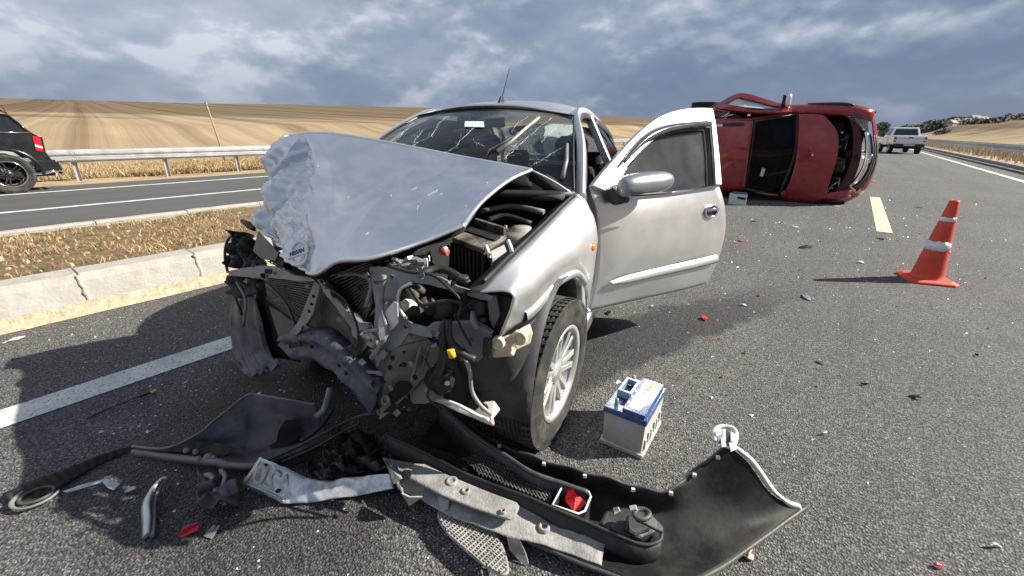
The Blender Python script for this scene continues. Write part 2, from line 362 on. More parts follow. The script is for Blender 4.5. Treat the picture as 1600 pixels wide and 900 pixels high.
def field_mat():
    M_, N, Lk, b = node_mat('stubble_field'); p = pos_socket(N)
    rot = mp(N, Lk, p, (1, 1, 1), (0, 0, radians(9.5)))
    wv = nz(N, Lk, p, .0035, 1, .4)
    wob = N.new('ShaderNodeVectorMath'); wob.operation = 'MULTIPLY_ADD'; cx = N.new('ShaderNodeCombineXYZ'); Lk.new(wv, cx.inputs[1]); Lk.new(cx.outputs[0], wob.inputs[0]); wob.inputs[1].default_value = (0, 30, 0); Lk.new(rot, wob.inputs[2])
    r0 = wob.outputs[0]
    rows = nz(N, Lk, mp(N, Lk, r0, (.00012, .075, 0)), 1.0, 9, .74)
    thin = nz(N, Lk, mp(N, Lk, r0, (.0004, .42, 0)), 1.0, 6, .74)
    c = rmp(N, Lk, rows, [(.30, (.105, .074, .043)), (.42, (.185, .133, .080)), (.50, (.29, .220, .140)), (.60, (.42, .33, .215)), (.68, (.185, .135, .085)), (.76, (.33, .25, .16))])
    c = mixc(N, Lk, .45, c, rmp(N, Lk, thin, [(.35, (.125, .088, .052)), (.65, (.44, .34, .215))]))
    c = mixc(N, Lk, 1.0, c, rmp(N, Lk, nz(N, Lk, mp(N, Lk, p, (.05, .3, 1)), 1, 5, .6), [(.3, (.90, .90, .90)), (.7, (1.10, 1.10, 1.09))]), 'MULTIPLY')
    # a cloud's shadow on the upper slope, painted into the field colour
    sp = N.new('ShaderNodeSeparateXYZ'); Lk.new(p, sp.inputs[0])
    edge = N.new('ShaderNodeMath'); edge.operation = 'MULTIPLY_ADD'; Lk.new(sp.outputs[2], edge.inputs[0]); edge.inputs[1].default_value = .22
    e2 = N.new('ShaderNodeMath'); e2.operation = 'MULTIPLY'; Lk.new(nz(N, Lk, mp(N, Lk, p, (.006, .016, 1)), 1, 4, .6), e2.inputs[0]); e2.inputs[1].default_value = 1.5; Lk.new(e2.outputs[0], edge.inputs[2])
    cloud_shade = mixc(N, Lk, 1.0, c, (.50, .47, .46), 'MULTIPLY')  # stubble colour darkened to stand for the cloud's shade
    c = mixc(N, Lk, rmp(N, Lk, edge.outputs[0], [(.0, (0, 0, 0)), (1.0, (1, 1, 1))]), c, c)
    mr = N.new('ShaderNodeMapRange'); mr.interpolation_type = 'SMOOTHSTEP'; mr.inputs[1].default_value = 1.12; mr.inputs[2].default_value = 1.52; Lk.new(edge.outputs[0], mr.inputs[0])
    c = mixc(N, Lk, mr.outputs[0], c, cloud_shade)
    mr2 = N.new('ShaderNodeMapRange'); mr2.inputs[1].default_value = 60; mr2.inputs[2].default_value = 160; Lk.new(sp.outputs[0], mr2.inputs[0])
    c = mixc(N, Lk, 0.0, c, c)
    Lk.new(c, b.inputs['Base Color']); b.inputs['Roughness'].default_value = 1; b.inputs['Specular IOR Level'].default_value = .1
    bp = N.new('ShaderNodeBump'); bp.inputs['Strength'].default_value = .5; bp.inputs['Distance'].default_value = .15; Lk.new(thin, bp.inputs['Height']); Lk.new(bp.outputs[0], b.inputs['Normal'])
    return M_
def soil_mat(name, a, bcol, cc):
    M_, N, Lk, b = node_mat(name); p = pos_socket(N)
    n1 = nz(N, Lk, p, 7, 9, .7); n2 = nz(N, Lk, p, 60, 5, .7)
    c = rmp(N, Lk, n1, [(.32, a), (.5, bcol), (.68, cc)])
    c = mixc(N, Lk, 1.0, c, rmp(N, Lk, n2, [(.3, (.6, .6, .6)), (.7, (1.4, 1.4, 1.4))]), 'MULTIPLY')
    Lk.new(c, b.inputs['Base Color']); b.inputs['Roughness'].default_value = 1; b.inputs['Specular IOR Level'].default_value = .1
    bp = N.new('ShaderNodeBump'); bp.inputs['Strength'].default_value = 1; bp.inputs['Distance'].default_value = .03; Lk.new(n2, bp.inputs['Height']); Lk.new(bp.outputs[0], b.inputs['Normal'])
    return M_
M_ASPH = asphalt('road_asphalt', dark=1.32); M_FAR = far_asphalt(); M_WHITE = paint_mat('road_paint_white', (.72, .71, .68)); M_DASH = paint_mat('road_paint_cream', (.70, .62, .44))
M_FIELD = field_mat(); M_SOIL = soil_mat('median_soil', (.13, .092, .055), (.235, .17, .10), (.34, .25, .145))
M_CONC = mat('kerb_concrete', (.355, .345, .315), .9, 0, .10, 9, .5, 55, dirt=(.24, .215, .165), dirt_amt=.5, dscale=5)
M_BASE = mat('kerb_footing', (.42, .365, .26), .95, 0, .3, 24, .9, 70, dirt=(.25, .2, .12), dirt_amt=.5, dscale=14)
M_GALV = mat('galvanised_steel', (.52, .53, .54), .42, .75, .14, 3, .05, 30, dirt=(.30, .29, .27), dirt_amt=.35, dscale=2)

def sheet(name, xs, ys, zf, material, kind='structure'):
    mb = MB(); mb.grid([[(x, y, zf(x, y)) for y in ys] for x in xs], True); return tag(mb.build(name, material), kind=kind)

# terrain: one sheet to the horizon; a stubble slope rises on the left, low hills close the valley on the right
CREST = [(-180, 1.2), (-90, 1.5), (-30, 1.6), (-10.6, 1.6), (-9.2, 1.3), (-6, 1.0), (-3.5, .9), (-1.6, .85), (5, 1.0), (10, 1.2), (18, 1.45), (26.5, 1.78), (49, 2.52), (63.6, 2.47), (72, 2.28), (79.7, 2.19), (85.6, 2.09), (110, 1.9), (180, 1.2)]
def crest(az):
    for (a, ea), (b_, eb) in zip(CREST, CREST[1:]):
        if a <= az <= b_:
            t = (az-a)/(b_-a); t = t*t*(3-2*t) if a < 20 else t; return ea+(eb-ea)*t
    return 1.2
def terrain_z(x, y):
    r = hypot(x, y); az = math.degrees(atan2(-x, y)); e = tan(radians(crest(az)))
    R0 = 330.0 if az > 0 else 620.0
    hc = 1.3+R0*e
    perp = max(0.0, -x-22) if x < 0 else max(0.0, x-14)
    lim = min(1.0, perp/22.0)
    t = min(r/R0, 1.0)
    z = hc*(t**1.18)*lim
    if r > R0: z = hc-(r-R0)*.035
    if r > R0 and az <= 0: z = max(z, hc-(r-R0)*.01)
    return z*lim-.07 if perp > 0 else -.07
az_l = sorted(set([round(a, 2) for a in np.concatenate([np.linspace(-180, -20, 24), np.linspace(-20, 92, 150), np.linspace(92, 180, 20)])]))
rs = list(np.concatenate([[1.5, 6], np.linspace(12, 60, 22), np.linspace(66, 330, 40), np.linspace(345, 640, 20), [700, 800, 1000, 1400, 2200, 4000]]))
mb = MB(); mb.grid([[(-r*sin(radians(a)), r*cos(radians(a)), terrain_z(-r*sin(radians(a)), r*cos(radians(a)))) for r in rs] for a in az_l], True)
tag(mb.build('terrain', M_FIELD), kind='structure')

YS = list(np.concatenate([[-60, -20], np.linspace(-6, 20, 27), [30, 45, 60, 90, 140, 220, 340]]))
def road_bend(y): return 0.00035*max(0, y-20)**2*.35
sheet('road', list(np.linspace(-4.45, 5.65, 9)), YS, lambda x, y: 0.0, M_ASPH)
sheet('opposite_road', [-14.25, -11, -7.6], [-80, 0, 60, 340], lambda x, y: 0.0, M_FAR)
def strip(name, x0, x1, y0, y1, z, material):
    mb = MB(); n = max(1, int((y1-y0)/3))
    mb.grid([[(x0, y0+(y1-y0)*k/n, z), (x1, y0+(y1-y0)*k/n, z)][::1] for k in range(n+1)], False); return tag(mb.build(name, material), kind='structure')
strip('edge_line', -3.0, -2.8, -8, 220, .004, M_WHITE)
strip('shoulder_line', 4.22, 4.40, -8, 260, .004, M_WHITE)
for k, y0 in enumerate([-4.0, 7.87, 19.8, 31.8, 43.8]): strip('lane_dash', .52, .70, y0, y0+4.45, .004, M_DASH)
strip('far_shoulder_line', -13.14, -12.98, -60, 300, .004, M_WHITE)
strip('far_inner_line', -10.46, -10.31, -60, 300, .004, M_WHITE)

# median between the two carriageways
def med_z(x, y):
    t = (x+7.45)/2.95
    return .10+.15*t+.035*fbm((x*1.3, y*1.3, 0), 1, 4)+.012*fbm((x*9, y*9, 3), 1, 3)
sheet('median', list(np.linspace(-7.42, -4.52, 40)), list(np.concatenate([[-40, -15], np.linspace(-4, 9, 150), np.linspace(9.5, 30, 30), [60, 120, 260]])), med_z, M_SOIL)

# kerbs of cast stones
def kerb_mesh(length, gap=.007, hgt=.285, w=.26, dirn=1, seed=0):
    """prism along +Y, face towards +X*dirn: sloped face, rounded nose"""
    prof = [(.055, 0.0), (.050, .09), (.012, hgt-.05), (-.008, hgt-.017), (-.035, hgt), (-w+.02, hgt), (-w, hgt-.02), (-w, 0)]
    ny = 7; rows = []
    for k in range(ny+1):
        y = gap/2+(length-gap)*k/ny
        rows.append([(dirn*(px+.006*fbm((px*8+seed, y*6, pz*8), 1, 3)), y, pz+(.006*fbm((px*7, y*7+seed, 5), 1, 3) if pz > .1 else 0)) for px, pz in prof])
    mb = MB(); mb.grid(rows, False); n = len(prof)
    mb.add(rows[0], [tuple(range(n))]); mb.add(rows[-1], [tuple(range(n-1, -1, -1))])
    return mb
kerb = thing('kerb', None, None, (-4.27, 0, 0), kind='structure')
KL = .725
protos = []
for s_ in range(4):
    o = kerb_mesh(KL, seed=s_*7.3).build('kerb_stone', M_CONC, kerb, bevel=.006); protos.append(o); o.location = (0, .385+KL*(s_-6), 0)
for k in range(4, 66):
    o = copy_of(protos[(k*7+k//5) % 4], kerb); o.location = (.004*RND.uniform(-1, 1), .385+KL*(k-6), .004*RND.uniform(-1, 1)); o.rotation_euler = (0, 0, RND.uniform(-.004, .004))
mb = MB(); y = .385-KL*6
# rough mortar squeezed out at the joints, sandy footing below the face
for k in range(0, 66):
    yy = .385+KL*(k-6); q = []
    for z in np.linspace(.03, .275, 9): q.append((.045-.05*max(0, (z-.09)/.18)+.006*RND.uniform(-1, 1), yy+.008*RND.uniform(-1, 1), z))
    mb.tube(q, [.016+.006*RND.random() for _ in q], 5)
mb.build('mortar_joint', M_CONC, kerb)['kind'] = 'stuff'
mb = MB(); ks = np.arange(-5, 45, .11); rows = []
for yv in ks:
    hgt = .095+.02*fbm((0, yv*2, 1), 1, 3); rows.append([(.058+.006*fbm((1, yv*9, 0), 1, 2), yv, hgt), (.074+.008*fbm((2, yv*9, 0), 1, 2), yv, hgt*.6), (.10+.02*fbm((3, yv*3, 0), 1, 3), yv, .004)])
mb.grid(rows, True); mb.build('kerb_footing', M_BASE, kerb)
long_k = kerb_mesh(180, seed=3).build('kerb_run', M_CONC, kerb); long_k.location = (0, .385+KL*60, 0)
fkerb = thing('kerb', None, None, (-7.66, 0, 0), kind='structure')
fp = []
for s_ in range(3):
    o = kerb_mesh(1.0, hgt=.15, w=.15, seed=20+s_*5.1, dirn=-1).build('kerb_stone', M_CONC, fkerb, bevel=.006); fp.append(o); o.location = (0, -6+s_, 0)
for k in range(3, 40):
    o = copy_of(fp[(k*5+k//4) % 3], fkerb); o.location = (0, -6+k, .004*RND.uniform(-1, 1))
kerb_mesh(180, hgt=.15, w=.15, seed=9, dirn=-1).build('kerb_run', M_CONC, fkerb).location = (0, 34, 0)
rk = thing('kerb', None, None, (5.72, 0, 0), kind='structure')
M_DK = mat('verge_kerb', (.25, .25, .25), .9, 0, .15, 4)
mb = MB()
for k in range(1): mb.hexa([(-.08, -10, -.02), (.12, -10, -.02), (.12, 300, -.02), (-.08, 300, -.02)], [(-.06, -10, .12), (.12, -10, .12), (.12, 300, .12), (-.06, 300, .12)])
mb.build('kerb_run', M_DK, rk)
sheet('verge', [5.85, 7, 9, 14.5], list(np.linspace(-10, 60, 36))+[100, 300], lambda x, y: (.10+.05*fbm((x, y, 0), .6, 3) if x < 13 else -.1), mat('dry_verge', (.36, .27, .155), 1, 0, .3, 2.5, .8, 20))
sheet('roadside', [-30, -24, -20, -17, -15.2, -14.2], list(np.linspace(-20, 80, 60))+[160, 300], lambda x, y: np.interp(x, [-16.5, -14.3], [-.09, -.02])+(.08*fbm((x, y, 0), .35, 3) if x < -16.2 else -.0), mat('dry_roadside', (.36, .265, .15), 1, 0, .3, 1.8, .8, 12))

# dry grass
def grass(name, n, area, hgt, material, zf, lean=.5, width=.006, clump=.6, seed=1, near=None):
    rng = np.random.default_rng(seed); x0, x1, y0, y1 = area; V = np.zeros((n*5, 3)); cnt = 0
    pts = []
    while len(pts) < n:
        x = rng.uniform(x0, x1); t = rng.random(); y = y0+(y1-y0)*(t**1.6 if near else t)
        if fbm((x*.9, y*.9, seed), clump, 3)+.35 < rng.uniform(-.25, .55): continue
        pts.append((x, y))
    vs = []; fs = []
    for i, (x, y) in enumerate(pts):
        z = zf(x, y); hh = hgt*rng.uniform(.4, 1.25); a = rng.uniform(0, 2*pi); l = hh*lean*rng.uniform(.1, 1.5); w = width*rng.uniform(.7, 1.6)
        dx, dy = cos(a), sin(a); b_ = rng.uniform(0, 2*pi); ex, ey = cos(b_)*w, sin(b_)*w
        m1 = (x+dx*l*.35, y+dy*l*.35, z+hh*.6); m2 = (x+dx*l, y+dy*l, z+hh*rng.uniform(.75, 1.0))
        o = i*5; vs += [(x-ex, y-ey, z-.02), (x+ex, y+ey, z-.02), (m1[0]+ex*.8, m1[1]+ey*.8, m1[2]), (m1[0]-ex*.8, m1[1]-ey*.8, m1[2]), m2]; fs += [(o, o+1, o+2, o+3), (o+3, o+2, o+4)]
    me = bpy.data.meshes.new(name); me.from_pydata(vs, [], fs); me.materials.append(material); o = bpy.data.objects.new(name, me); COL.objects.link(o); o['kind'] = 'stuff'; return o
def straw(name, lo, hi):
    M_, N, Lk, b = node_mat(name); g = N.new('ShaderNodeNewGeometry')
    c = rmp(N, Lk, g.outputs['Random Per Island'], [(0, lo), (.5, tuple((a+b_)/2 for a, b_ in zip(lo, hi))), (1, hi)])
    Lk.new(c, b.inputs['Base Color']); b.inputs['Roughness'].default_value = .8; b.inputs['Specular IOR Level'].default_value = .2; return M_
M_STRAW = straw('dry_straw', (.27, .185, .095), (.54, .41, .235)); M_STRAW2 = straw('median_straw', (.20, .14, .075), (.50, .37, .20))
tag(grass('dry_grass', 42000, (-21.5, -16.1, -3.5, 34), .20, M_STRAW, lambda x, y: -.08, 1.1, .007, .8, 3), 'tall dry straw-coloured grass behind the left guardrail', 'grass')
tag(grass('dry_grass', 15000, (6.3, 11.5, 14, 90), .55, M_STRAW, lambda x, y: .08, .6, .014, .5, 5, True), 'dry yellow grass on the verge beyond the right guardrail', 'grass')
tag(grass('straw_litter', 11000, (-7.4, -4.58, -2.2, 7), .055, M_STRAW2, lambda x, y: med_z(x, y), 1.7, .0032, 1.2, 8), 'short dry weeds and straw on the median strip', 'grass')
rng = np.random.default_rng(5); mb = MB()
for k in range(420):
    x, y = rng.uniform(-7.3, -4.6), rng.uniform(-2, 6); s_ = rng.uniform(.008, .03)*(1 if rng.random() < .9 else 1.8); z = med_z(x, y)
    q = [Vector((rng.uniform(.5, 1)*s_*cos(a), rng.uniform(.5, 1)*s_*sin(a), 0)) for a in np.linspace(0, 2*pi, 6)[:-1]]
    mb.hexa([Vector((x, y, z-.005))+w for w in q], [Vector((x, y, z+s_*.7))+w*.6 for w in q])
tag(mb.build('median_stones', mat('field_stone', (.33, .27, .19), .95, 0, .3, 30), fixn=False), 'small stones scattered over the median earth', 'stones', kind='stuff')

# guardrails: corrugated beam on posts
def wbeam(y0, y1, seg, side, zc, parent, amp=.065):
    prof = [(0, -.155), (.0, -.125), (amp, -.10), (amp, -.055), (0, -.02), (0, .02), (amp, .055), (amp, .10), (.0, .125), (0, .155)]
    y = y0; first = None
    while y < y1:
        if first is None:
            mb = MB(); mb.grid([[(side*px, yy, pz) for px, pz in prof] for yy in (0, seg)], False)
            for jz in (-.07, .07):
                for jy in (.06, .14): mb.lathe([(.0, .012), (.013, .010), (.016, 0)], 8, (side*amp, jy, jz), 'x')
            first = mb.build('rail_beam', M_GALV, parent, solid=.004); first.location = (0, y, zc)
        else:
            o = copy_of(first, parent); o.location = (side*.002*(int(y/seg) % 2), y, zc)
        y += seg
def posts(ys, parent, zc, hgt, dx, mt, w=.1, d=.06, lean=0):
    first = None
    for y in ys:
        if first is None:
            mb = MB(); t = .006
            mb.box((0, 0, hgt/2-.1), (t, w, hgt+.2)); mb.box((d/2, w/2, hgt/2-.1), (d, t, hgt+.2)); mb.box((d/2, -w/2, hgt/2-.1), (d, t, hgt+.2))
            for hz in (.25, .42): mb.lathe([(0, .008), (.014, .006), (.014, 0)], 8, (0-.004, 0, hz), 'x')
            first = mb.build('rail_post', mt, parent); o = first
        else: o = copy_of(first, parent)
        o.location = (dx, y, 0); o.rotation_euler = (RND.uniform(-.02, .02), RND.uniform(-.015, .015), 0)
lr = thing('guardrail', 'bright galvanised guardrail in front of the stubble field on the left', 'guardrail', (-15.72, 0, -.08))
wbeam(-22, 80, 4.0, 1, .655, lr); posts([2.07+1.9*k for k in range(-8, 40)], lr, .62, .78, -.09, M_GALV)
rr_ = thing('guardrail', 'long guardrail with closely spaced posts along the right shoulder', 'guardrail', (5.98, 0, .10))
wbeam(6, 150, 4.0, -1, .66, rr_); posts([8+1.6*k for k in range(0, 80)], rr_, .66, .78, .10, M_GALV, .16)
# poles in the field
M_POLE = mat('weathered_pole', (.30, .25, .18), .9, 0, .2, 8)
def pole(base, hgt, lean, label):
    mb = MB(); mb.tube([(0, 0, -.1), (lean*.5, lean*.3, hgt*.5), (lean, lean*.6, hgt)], [.035, .03, .024], 8); mb.box((lean, lean*.6, hgt-.04), (.10, .05, .10))
    o = mb.build('marker_pole', M_POLE); o.location = base; tag(o, label, 'pole'); return o
pole((-19.2, 6.75, .0), 2.15, -.25, 'thin leaning pole behind the left guardrail at the field edge')
pole((-26.5, 52, .6), 3.4, .05, 'thin upright pole in the field behind the silver car')
# far right: hedges, a white farm and trees
M_LEAF = mat('far_foliage', (.060, .075, .055), .9, 0, .5, .9, .3, 3)
def blob_tree(name, x, y, z, w, h_, seed, mt, parent=None):
    rng = np.random.default_rng(seed); root = thing(name, None, None, (x, y, z))
    mb = MB(); mb.tube([(0, 0, -.3), (.04*w, 0, h_*.3), (0, .03*w, h_*.62)], [.05*w+.05, .04*w+.03, .02*w], 7)
    for k in range(4):
        a = rng.uniform(0, 6.28); mb.tube([(0, 0, h_*.3), (cos(a)*w*.25, sin(a)*w*.25, h_*.65)], [.02*w+.02, .008*w], 5)
    mb.build('trunk', M_POLE, root)
    mb = MB()
    n = 480
    for k in range(n):
        a, e, r = rng.uniform(0, 2*pi), rng.uniform(-1, 1), rng.random()**.4
        q = Vector((cos(a)*sqrt(1-e*e)*w/2*r, sin(a)*sqrt(1-e*e)*w/2*r, h_*.62+e*h_*.38*r)); q *= 1; s_ = w*.055*rng.uniform(.6, 1.5)
        d1 = Vector(rng.normal(size=3)).normalized(); d2 = d1.orthogonal().normalized()
        mb.add([q-d1*s_-d2*s_*.6, q+d1*s_-d2*s_*.6, q+d1*s_*.7+d2*s_, q-d1*s_*.7+d2*s_*.8], [(0, 1, 2, 3)])
    mb.build('crown', mt, root, fixn=False); return root
def polar(px, r):
    d = ray(px, 200); s_ = r/hypot(d[0], d[1]); return d[0]*s_, d[1]*s_
M_WALL = mat('lime_wall', (.72, .70, .66), .9, 0, .08, 1); M_TILE = mat('dull_roof', (.36, .27, .22), .9, 0, .15, 1)
x, y = polar(1379, 210); t_ = blob_tree('roadside_tree', x, y, max(terrain_z(x, y), -.1), 4.6, 5.6, 40, M_LEAF); tag(t_, 'small dark tree left of the white pickup beyond the road', 'tree')
rng = np.random.default_rng(12); vs, fs = [], []
def bush(x, y, z, w, h_):
    for k in range(46):
        a, e, r = rng.uniform(0, 2*pi), rng.uniform(-.3, 1), rng.random()**.45; q = Vector((x+cos(a)*sqrt(1-e*e)*w/2*r, y+sin(a)*sqrt(1-e*e)*w/2*r, z+max(0, e)*h_*r+.2)); s_ = w*.11*rng.uniform(.5, 1.4); d1 = Vector(rng.normal(size=3)).normalized(); d2 = d1.orthogonal().normalized(); o = len(vs)
        vs.extend([q-d1*s_-d2*s_*.7, q+d1*s_-d2*s_*.6, q+d1*s_*.7+d2*s_, q-d1*s_*.8+d2*s_*.8]); fs.append((o, o+1, o+2, o+3))
for px, r0, r1, n, w0 in [((1420, 1512), 320, 470, 62, 6.5), ((1515, 1600), 290, 350, 18, 4.5), ((1540, 1640), 560, 615, 8, 6), ((1375, 1420), 420, 560, 14, 7), ((1475, 1484), 250, 260, 2, 4)]:
    for k in range(n):
        x, y = polar(rng.uniform(*px), rng.uniform(r0, r1)); bush(x, y, terrain_z(x, y), w0*rng.uniform(.6, 1.4), w0*.5*rng.uniform(.6, 1.3))
me = bpy.data.meshes.new('far_wood'); me.from_pydata([tuple(v) for v in vs], [], fs); me.materials.append(M_LEAF); o = bpy.data.objects.new('far_wood', me); COL.objects.link(o); tag(o, 'dark green scrub and trees over the far right hillside', 'wood', kind='stuff')
for i, (px, r, w, l, hh, lab_) in enumerate([(1500, 345, 8, 4.5, 2.2, 'wide pale farm building among trees on the far hillside'), (1517, 350, 4.5, 4.5, 3.2, 'tall pale house right of the wide farm building'), (1529, 355, 6, 4, 2.2, 'small pale house at the right end of the far hamlet'), (1484, 330, 7, 4, 1.8, 'low pale shed at the left end of the far hamlet')]):
    x, y = polar(px, r); hs = thing('farm_house', lab_, 'house', (x, y, terrain_z(x, y)-.5), radians(20+15*i), group='pale houses on the far hillside')
    mb = MB(); mb.box((0, 0, hh/2), (w, l, hh)); mb.build('wall', M_WALL, hs); mb = MB(); mb.hexa([(-w/2-.4, -l/2-.4, hh), (w/2+.4, -l/2-.4, hh), (w/2+.4, l/2+.4, hh), (-w/2-.4, l/2+.4, hh)], [(-w/2, -.2, hh+1.6), (w/2, -.2, hh+1.6), (w/2, .2, hh+1.6), (-w/2, .2, hh+1.6)]); mb.build('roof', M_TILE, hs)
    for k in (-1, 0, 1): mb = MB(); mb.box((k*w*.28, -l/2-.02, hh*.55), (w*.11, .1, hh*.3)); mb.build('window', M_LEAF, hs)

# ------------------------------------------------------------------ the silver car: x forward from the front axle, y to its left, z up
def silver_frame():
    CA, CP = radians(-72.84), .022
    Rz = np.array([[cos(CA), -sin(CA), 0], [sin(CA), cos(CA), 0], [0, 0, 1]]); Ry = np.array([[cos(CP), 0, -sin(CP)], [0, 1, 0], [sin(CP), 0, cos(CP)]])
    R = Rz @ Ry; piv = np.array([-2.535, 0, 0]); return Frame(R, np.array([-1.521, 1.094, 0])+Rz @ piv-R @ piv)
SF = silver_frame(); C = SF.at
def ground_z(x, y):
    """local height of the road under local x, y (the nose sits a little high)"""
    return -(SF.R[2, 0]*x+SF.R[2, 1]*y+SF.t[2])/SF.R[2, 2]
M_SILV = mat('silver_paint', (.66, .665, .675), .41, .93, .05, 3, .012, 240, coat=.55, dirt=(.40, .37, .32), dirt_amt=.14, dscale=4, rvar=.05)
M_SILVH = mat('silver_paint_sky_tinted', (.56, .59, .64), .33, .96, .05, 4, .015, 200, coat=.6, dirt=(.30, .27, .23), dirt_amt=.12, dscale=6, rvar=.05)  # same silver paint, coloured darker and bluer for the sky it reflects
M_BLACK = mat('black_plastic', (.018, .018, .019), .5, 0, .3, 10, .1, 90, dirt=(.12, .11, .095), dirt_amt=.35, dscale=7)
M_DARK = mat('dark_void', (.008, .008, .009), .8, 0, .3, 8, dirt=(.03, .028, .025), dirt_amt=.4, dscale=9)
M_RUB = mat('tyre_rubber', (.022, .022, .022), .8, 0, .25, 20, .15, 120, dirt=(.16, .145, .12), dirt_amt=.5, dscale=9)
M_ALLOY = mat('alloy_rim', (.62, .62, .62), .32, .7, .06, 9, dirt=(.42, .38, .30), dirt_amt=.35, dscale=8)
M_STEEL = mat('bare_grey_steel', (.235, .245, .255), .5, .35, .18, 8, .12, 40, dirt=(.13, .12, .10), dirt_amt=.6, dscale=12)
M_STEELB = mat('bumper_beam_steel', (.060, .070, .095), .52, .25, .35, 14, .5, 60, dirt=(.24, .24, .235), dirt_amt=.45, dscale=26)
M_CHROME = mat('chrome', (.80, .81, .83), .12, 1.0, .05, 10, rvar=.04)
M_CORE = mat('radiator_core', (.025, .024, .023), .7, .2, .3, 30, .3, 120, dirt=(.075, .068, .055), dirt_amt=.5, dscale=12)
M_DUST = mat('dusty_black_plastic', (.05, .048, .045), .75, 0, .4, 14, .2, 60, dirt=(.44, .40, .34), dirt_amt=.85, dscale=8)
M_WHITEP = mat('white_plastic', (.72, .71, .68), .45, 0, .06, 10, dirt=(.35, .32, .27), dirt_amt=.4, dscale=12)
M_BEIGE = mat('broken_beige_plastic', (.60, .53, .40), .5, 0, .2, 20, .2, 60, dirt=(.25, .19, .12), dirt_amt=.6, dscale=16)
M_AMBER = mat('amber_lens', (.85, .20, .02), .2, 0, .1, 20, coat=.6)
M_YEL = mat('yellow_plug', (.80, .50, .03), .45, 0, .1, 20)
M_REDP = mat('red_plastic', (.55, .02, .03), .35, 0, .15, 20, coat=.3)
M_SEAT = mat('seat_cloth', (.028, .032, .040), .95, 0, .2, 20, .2, 200)
M_TRIM = mat('cabin_trim', (.045, .048, .052), .8, 0, .15, 12, .1, 120)
M_GLASS = glass_mat('windscreen_glass', (.50, .61, .62), .012)
M_DGLASS = glass_mat('dusty_door_glass', (.46, .54, .58), .13, .04, 1.6)
M_TINT = glass_mat('tinted_glass', (.10, .12, .13), .004)
M_CRACK = mat('glass_crack', (.55, .62, .62), .3, 0, .3, 50)

S = thing('wrecked_car', 'silver sedan with smashed front, buckled hood and open driver door', 'car', matrix=SF.matrix())

# ---- hood: buckled, its right side crumpled up
HC = [  # rows from the rear edge to the front lip, columns from the car's right to its left: pixel x, pixel y, local x
 [(443, 214, -.20), (456, 211, -.23), (478, 209, -.25), (520, 209, -.24), (600, 222, -.24), (720, 245, -.34), (830, 265, -.43)],
 [(420, 258, -.10), (455, 258, -.08), (497, 254, -.02), (540, 262, -.03), (612, 268, -.08), (722, 272, -.22), (797, 281, -.27)],
 [(397, 300, .00), (445, 306, .07), (504, 300, .17), (545, 315, .16), (614, 315, .10), (706, 303, -.05), (765, 305, -.08)],
 [(394, 334, .04), (440, 350, .18), (494, 352, .33), (540, 365, .35), (602, 358, .29), (690, 335, .13), (742, 328, .10)],
 [(402, 356, .06), (445, 402, .30), (489, 428, .50), (530, 409, .53), (585, 403, .49), (662, 378, .37), (725, 352, .28)]]
ctrl = [[C(a, b_, x=c) for a, b_, c in r] for r in HC]
FOLDS = []
for d_, f_, ph, a_ in [((.2, .5, 1.0), 4.6, .15, 1.0), ((.5, 1.0, -.5), 3.8, .4, 1.0), ((1.0, .3, .4), 5.6, .7, .9), ((-.3, .9, .9), 8.0, .2, .8), ((.6, -.4, 1.0), 11.0, .55, .7), ((.9, .8, .1), 14.0, .3, .6), ((.1, .9, -.9), 19.0, .8, .5), ((-.7, .2, .8), 23.0, .1, .45)]:
    d_ = np.array(d_); FOLDS.append((d_/np.linalg.norm(d_)*f_, ph, a_))
def tri(t): t = t % 1.0; return abs(2*t-1)*2-1
def folded(p, amp):
    w = np.array(p)+.05*np.array((fbm(p, 3, 2), fbm((p[1], p[2], p[0]), 3, 2), fbm((p[2], p[0], p[1]), 3, 2)))
    return amp*sum(a_*tri(float(k_.dot(w))+ph)*(3.4/np.linalg.norm(k_))**.8 for k_, ph, a_ in FOLDS)/2.6
def crumple(u, v, p):
    w = max(0.0, 1-max(0, v-.10)/(.26+.03*sin(u*9))); w = min(1.0, w*1.5); w = w*w*(3-2*w)
    e = .008*fbm((p[0], p[1], p[2]), 2.2, 2)
    d = w*(folded(p, .088)-.02)+e
    d += .046*max(0.0, 1-abs(v-.345-.02*sin(u*7))/.045)*sin(pi*min(1, .12+u))            # the sharp ridge beside the crumple
    d -= .016*max(0.0, 1-abs(v-.245-.05*u)/.022)*max(0, sin(pi*min(1, u*1.1)))            # and a crease folded inwards
    ca_, cb_ = v-.78, u-.28; d += .034*max(0, 1-abs(ca_-cb_*.5)*10)*max(0, 1-abs(cb_)*2.2)   # star dent near the left edge
    d -= .030*max(0, 1-abs(ca_+cb_*.9)*12)*max(0, 1-abs(cb_)*2.6)
    d += .014*max(0, 1-abs(v-.62+.25*(u-.5))*14)*sin(pi*u)                                  # long shallow buckle across the middle
    if u < .02 or v > .99: d *= .3
    return (d*.75, -d*.35, d*.35)
g = surf(ctrl, 120, 168, crumple)
mb = MB(); mb.grid(g, True); mb.smooth_flags = [(k % 168) > 56 for k in range(len(mb.f))]; hood = mb.build('hood', M_SILVH, S, solid=.007)
mb = MB(); mb.tube([g[i][168] for i in range(121)], .009, 6); mb.tube([g[120][j] for j in range(169)], .008, 6); mb.tube([g[0][j] for j in range(169)], .008, 6); mb.build('folded_edge', M_SILV, hood)
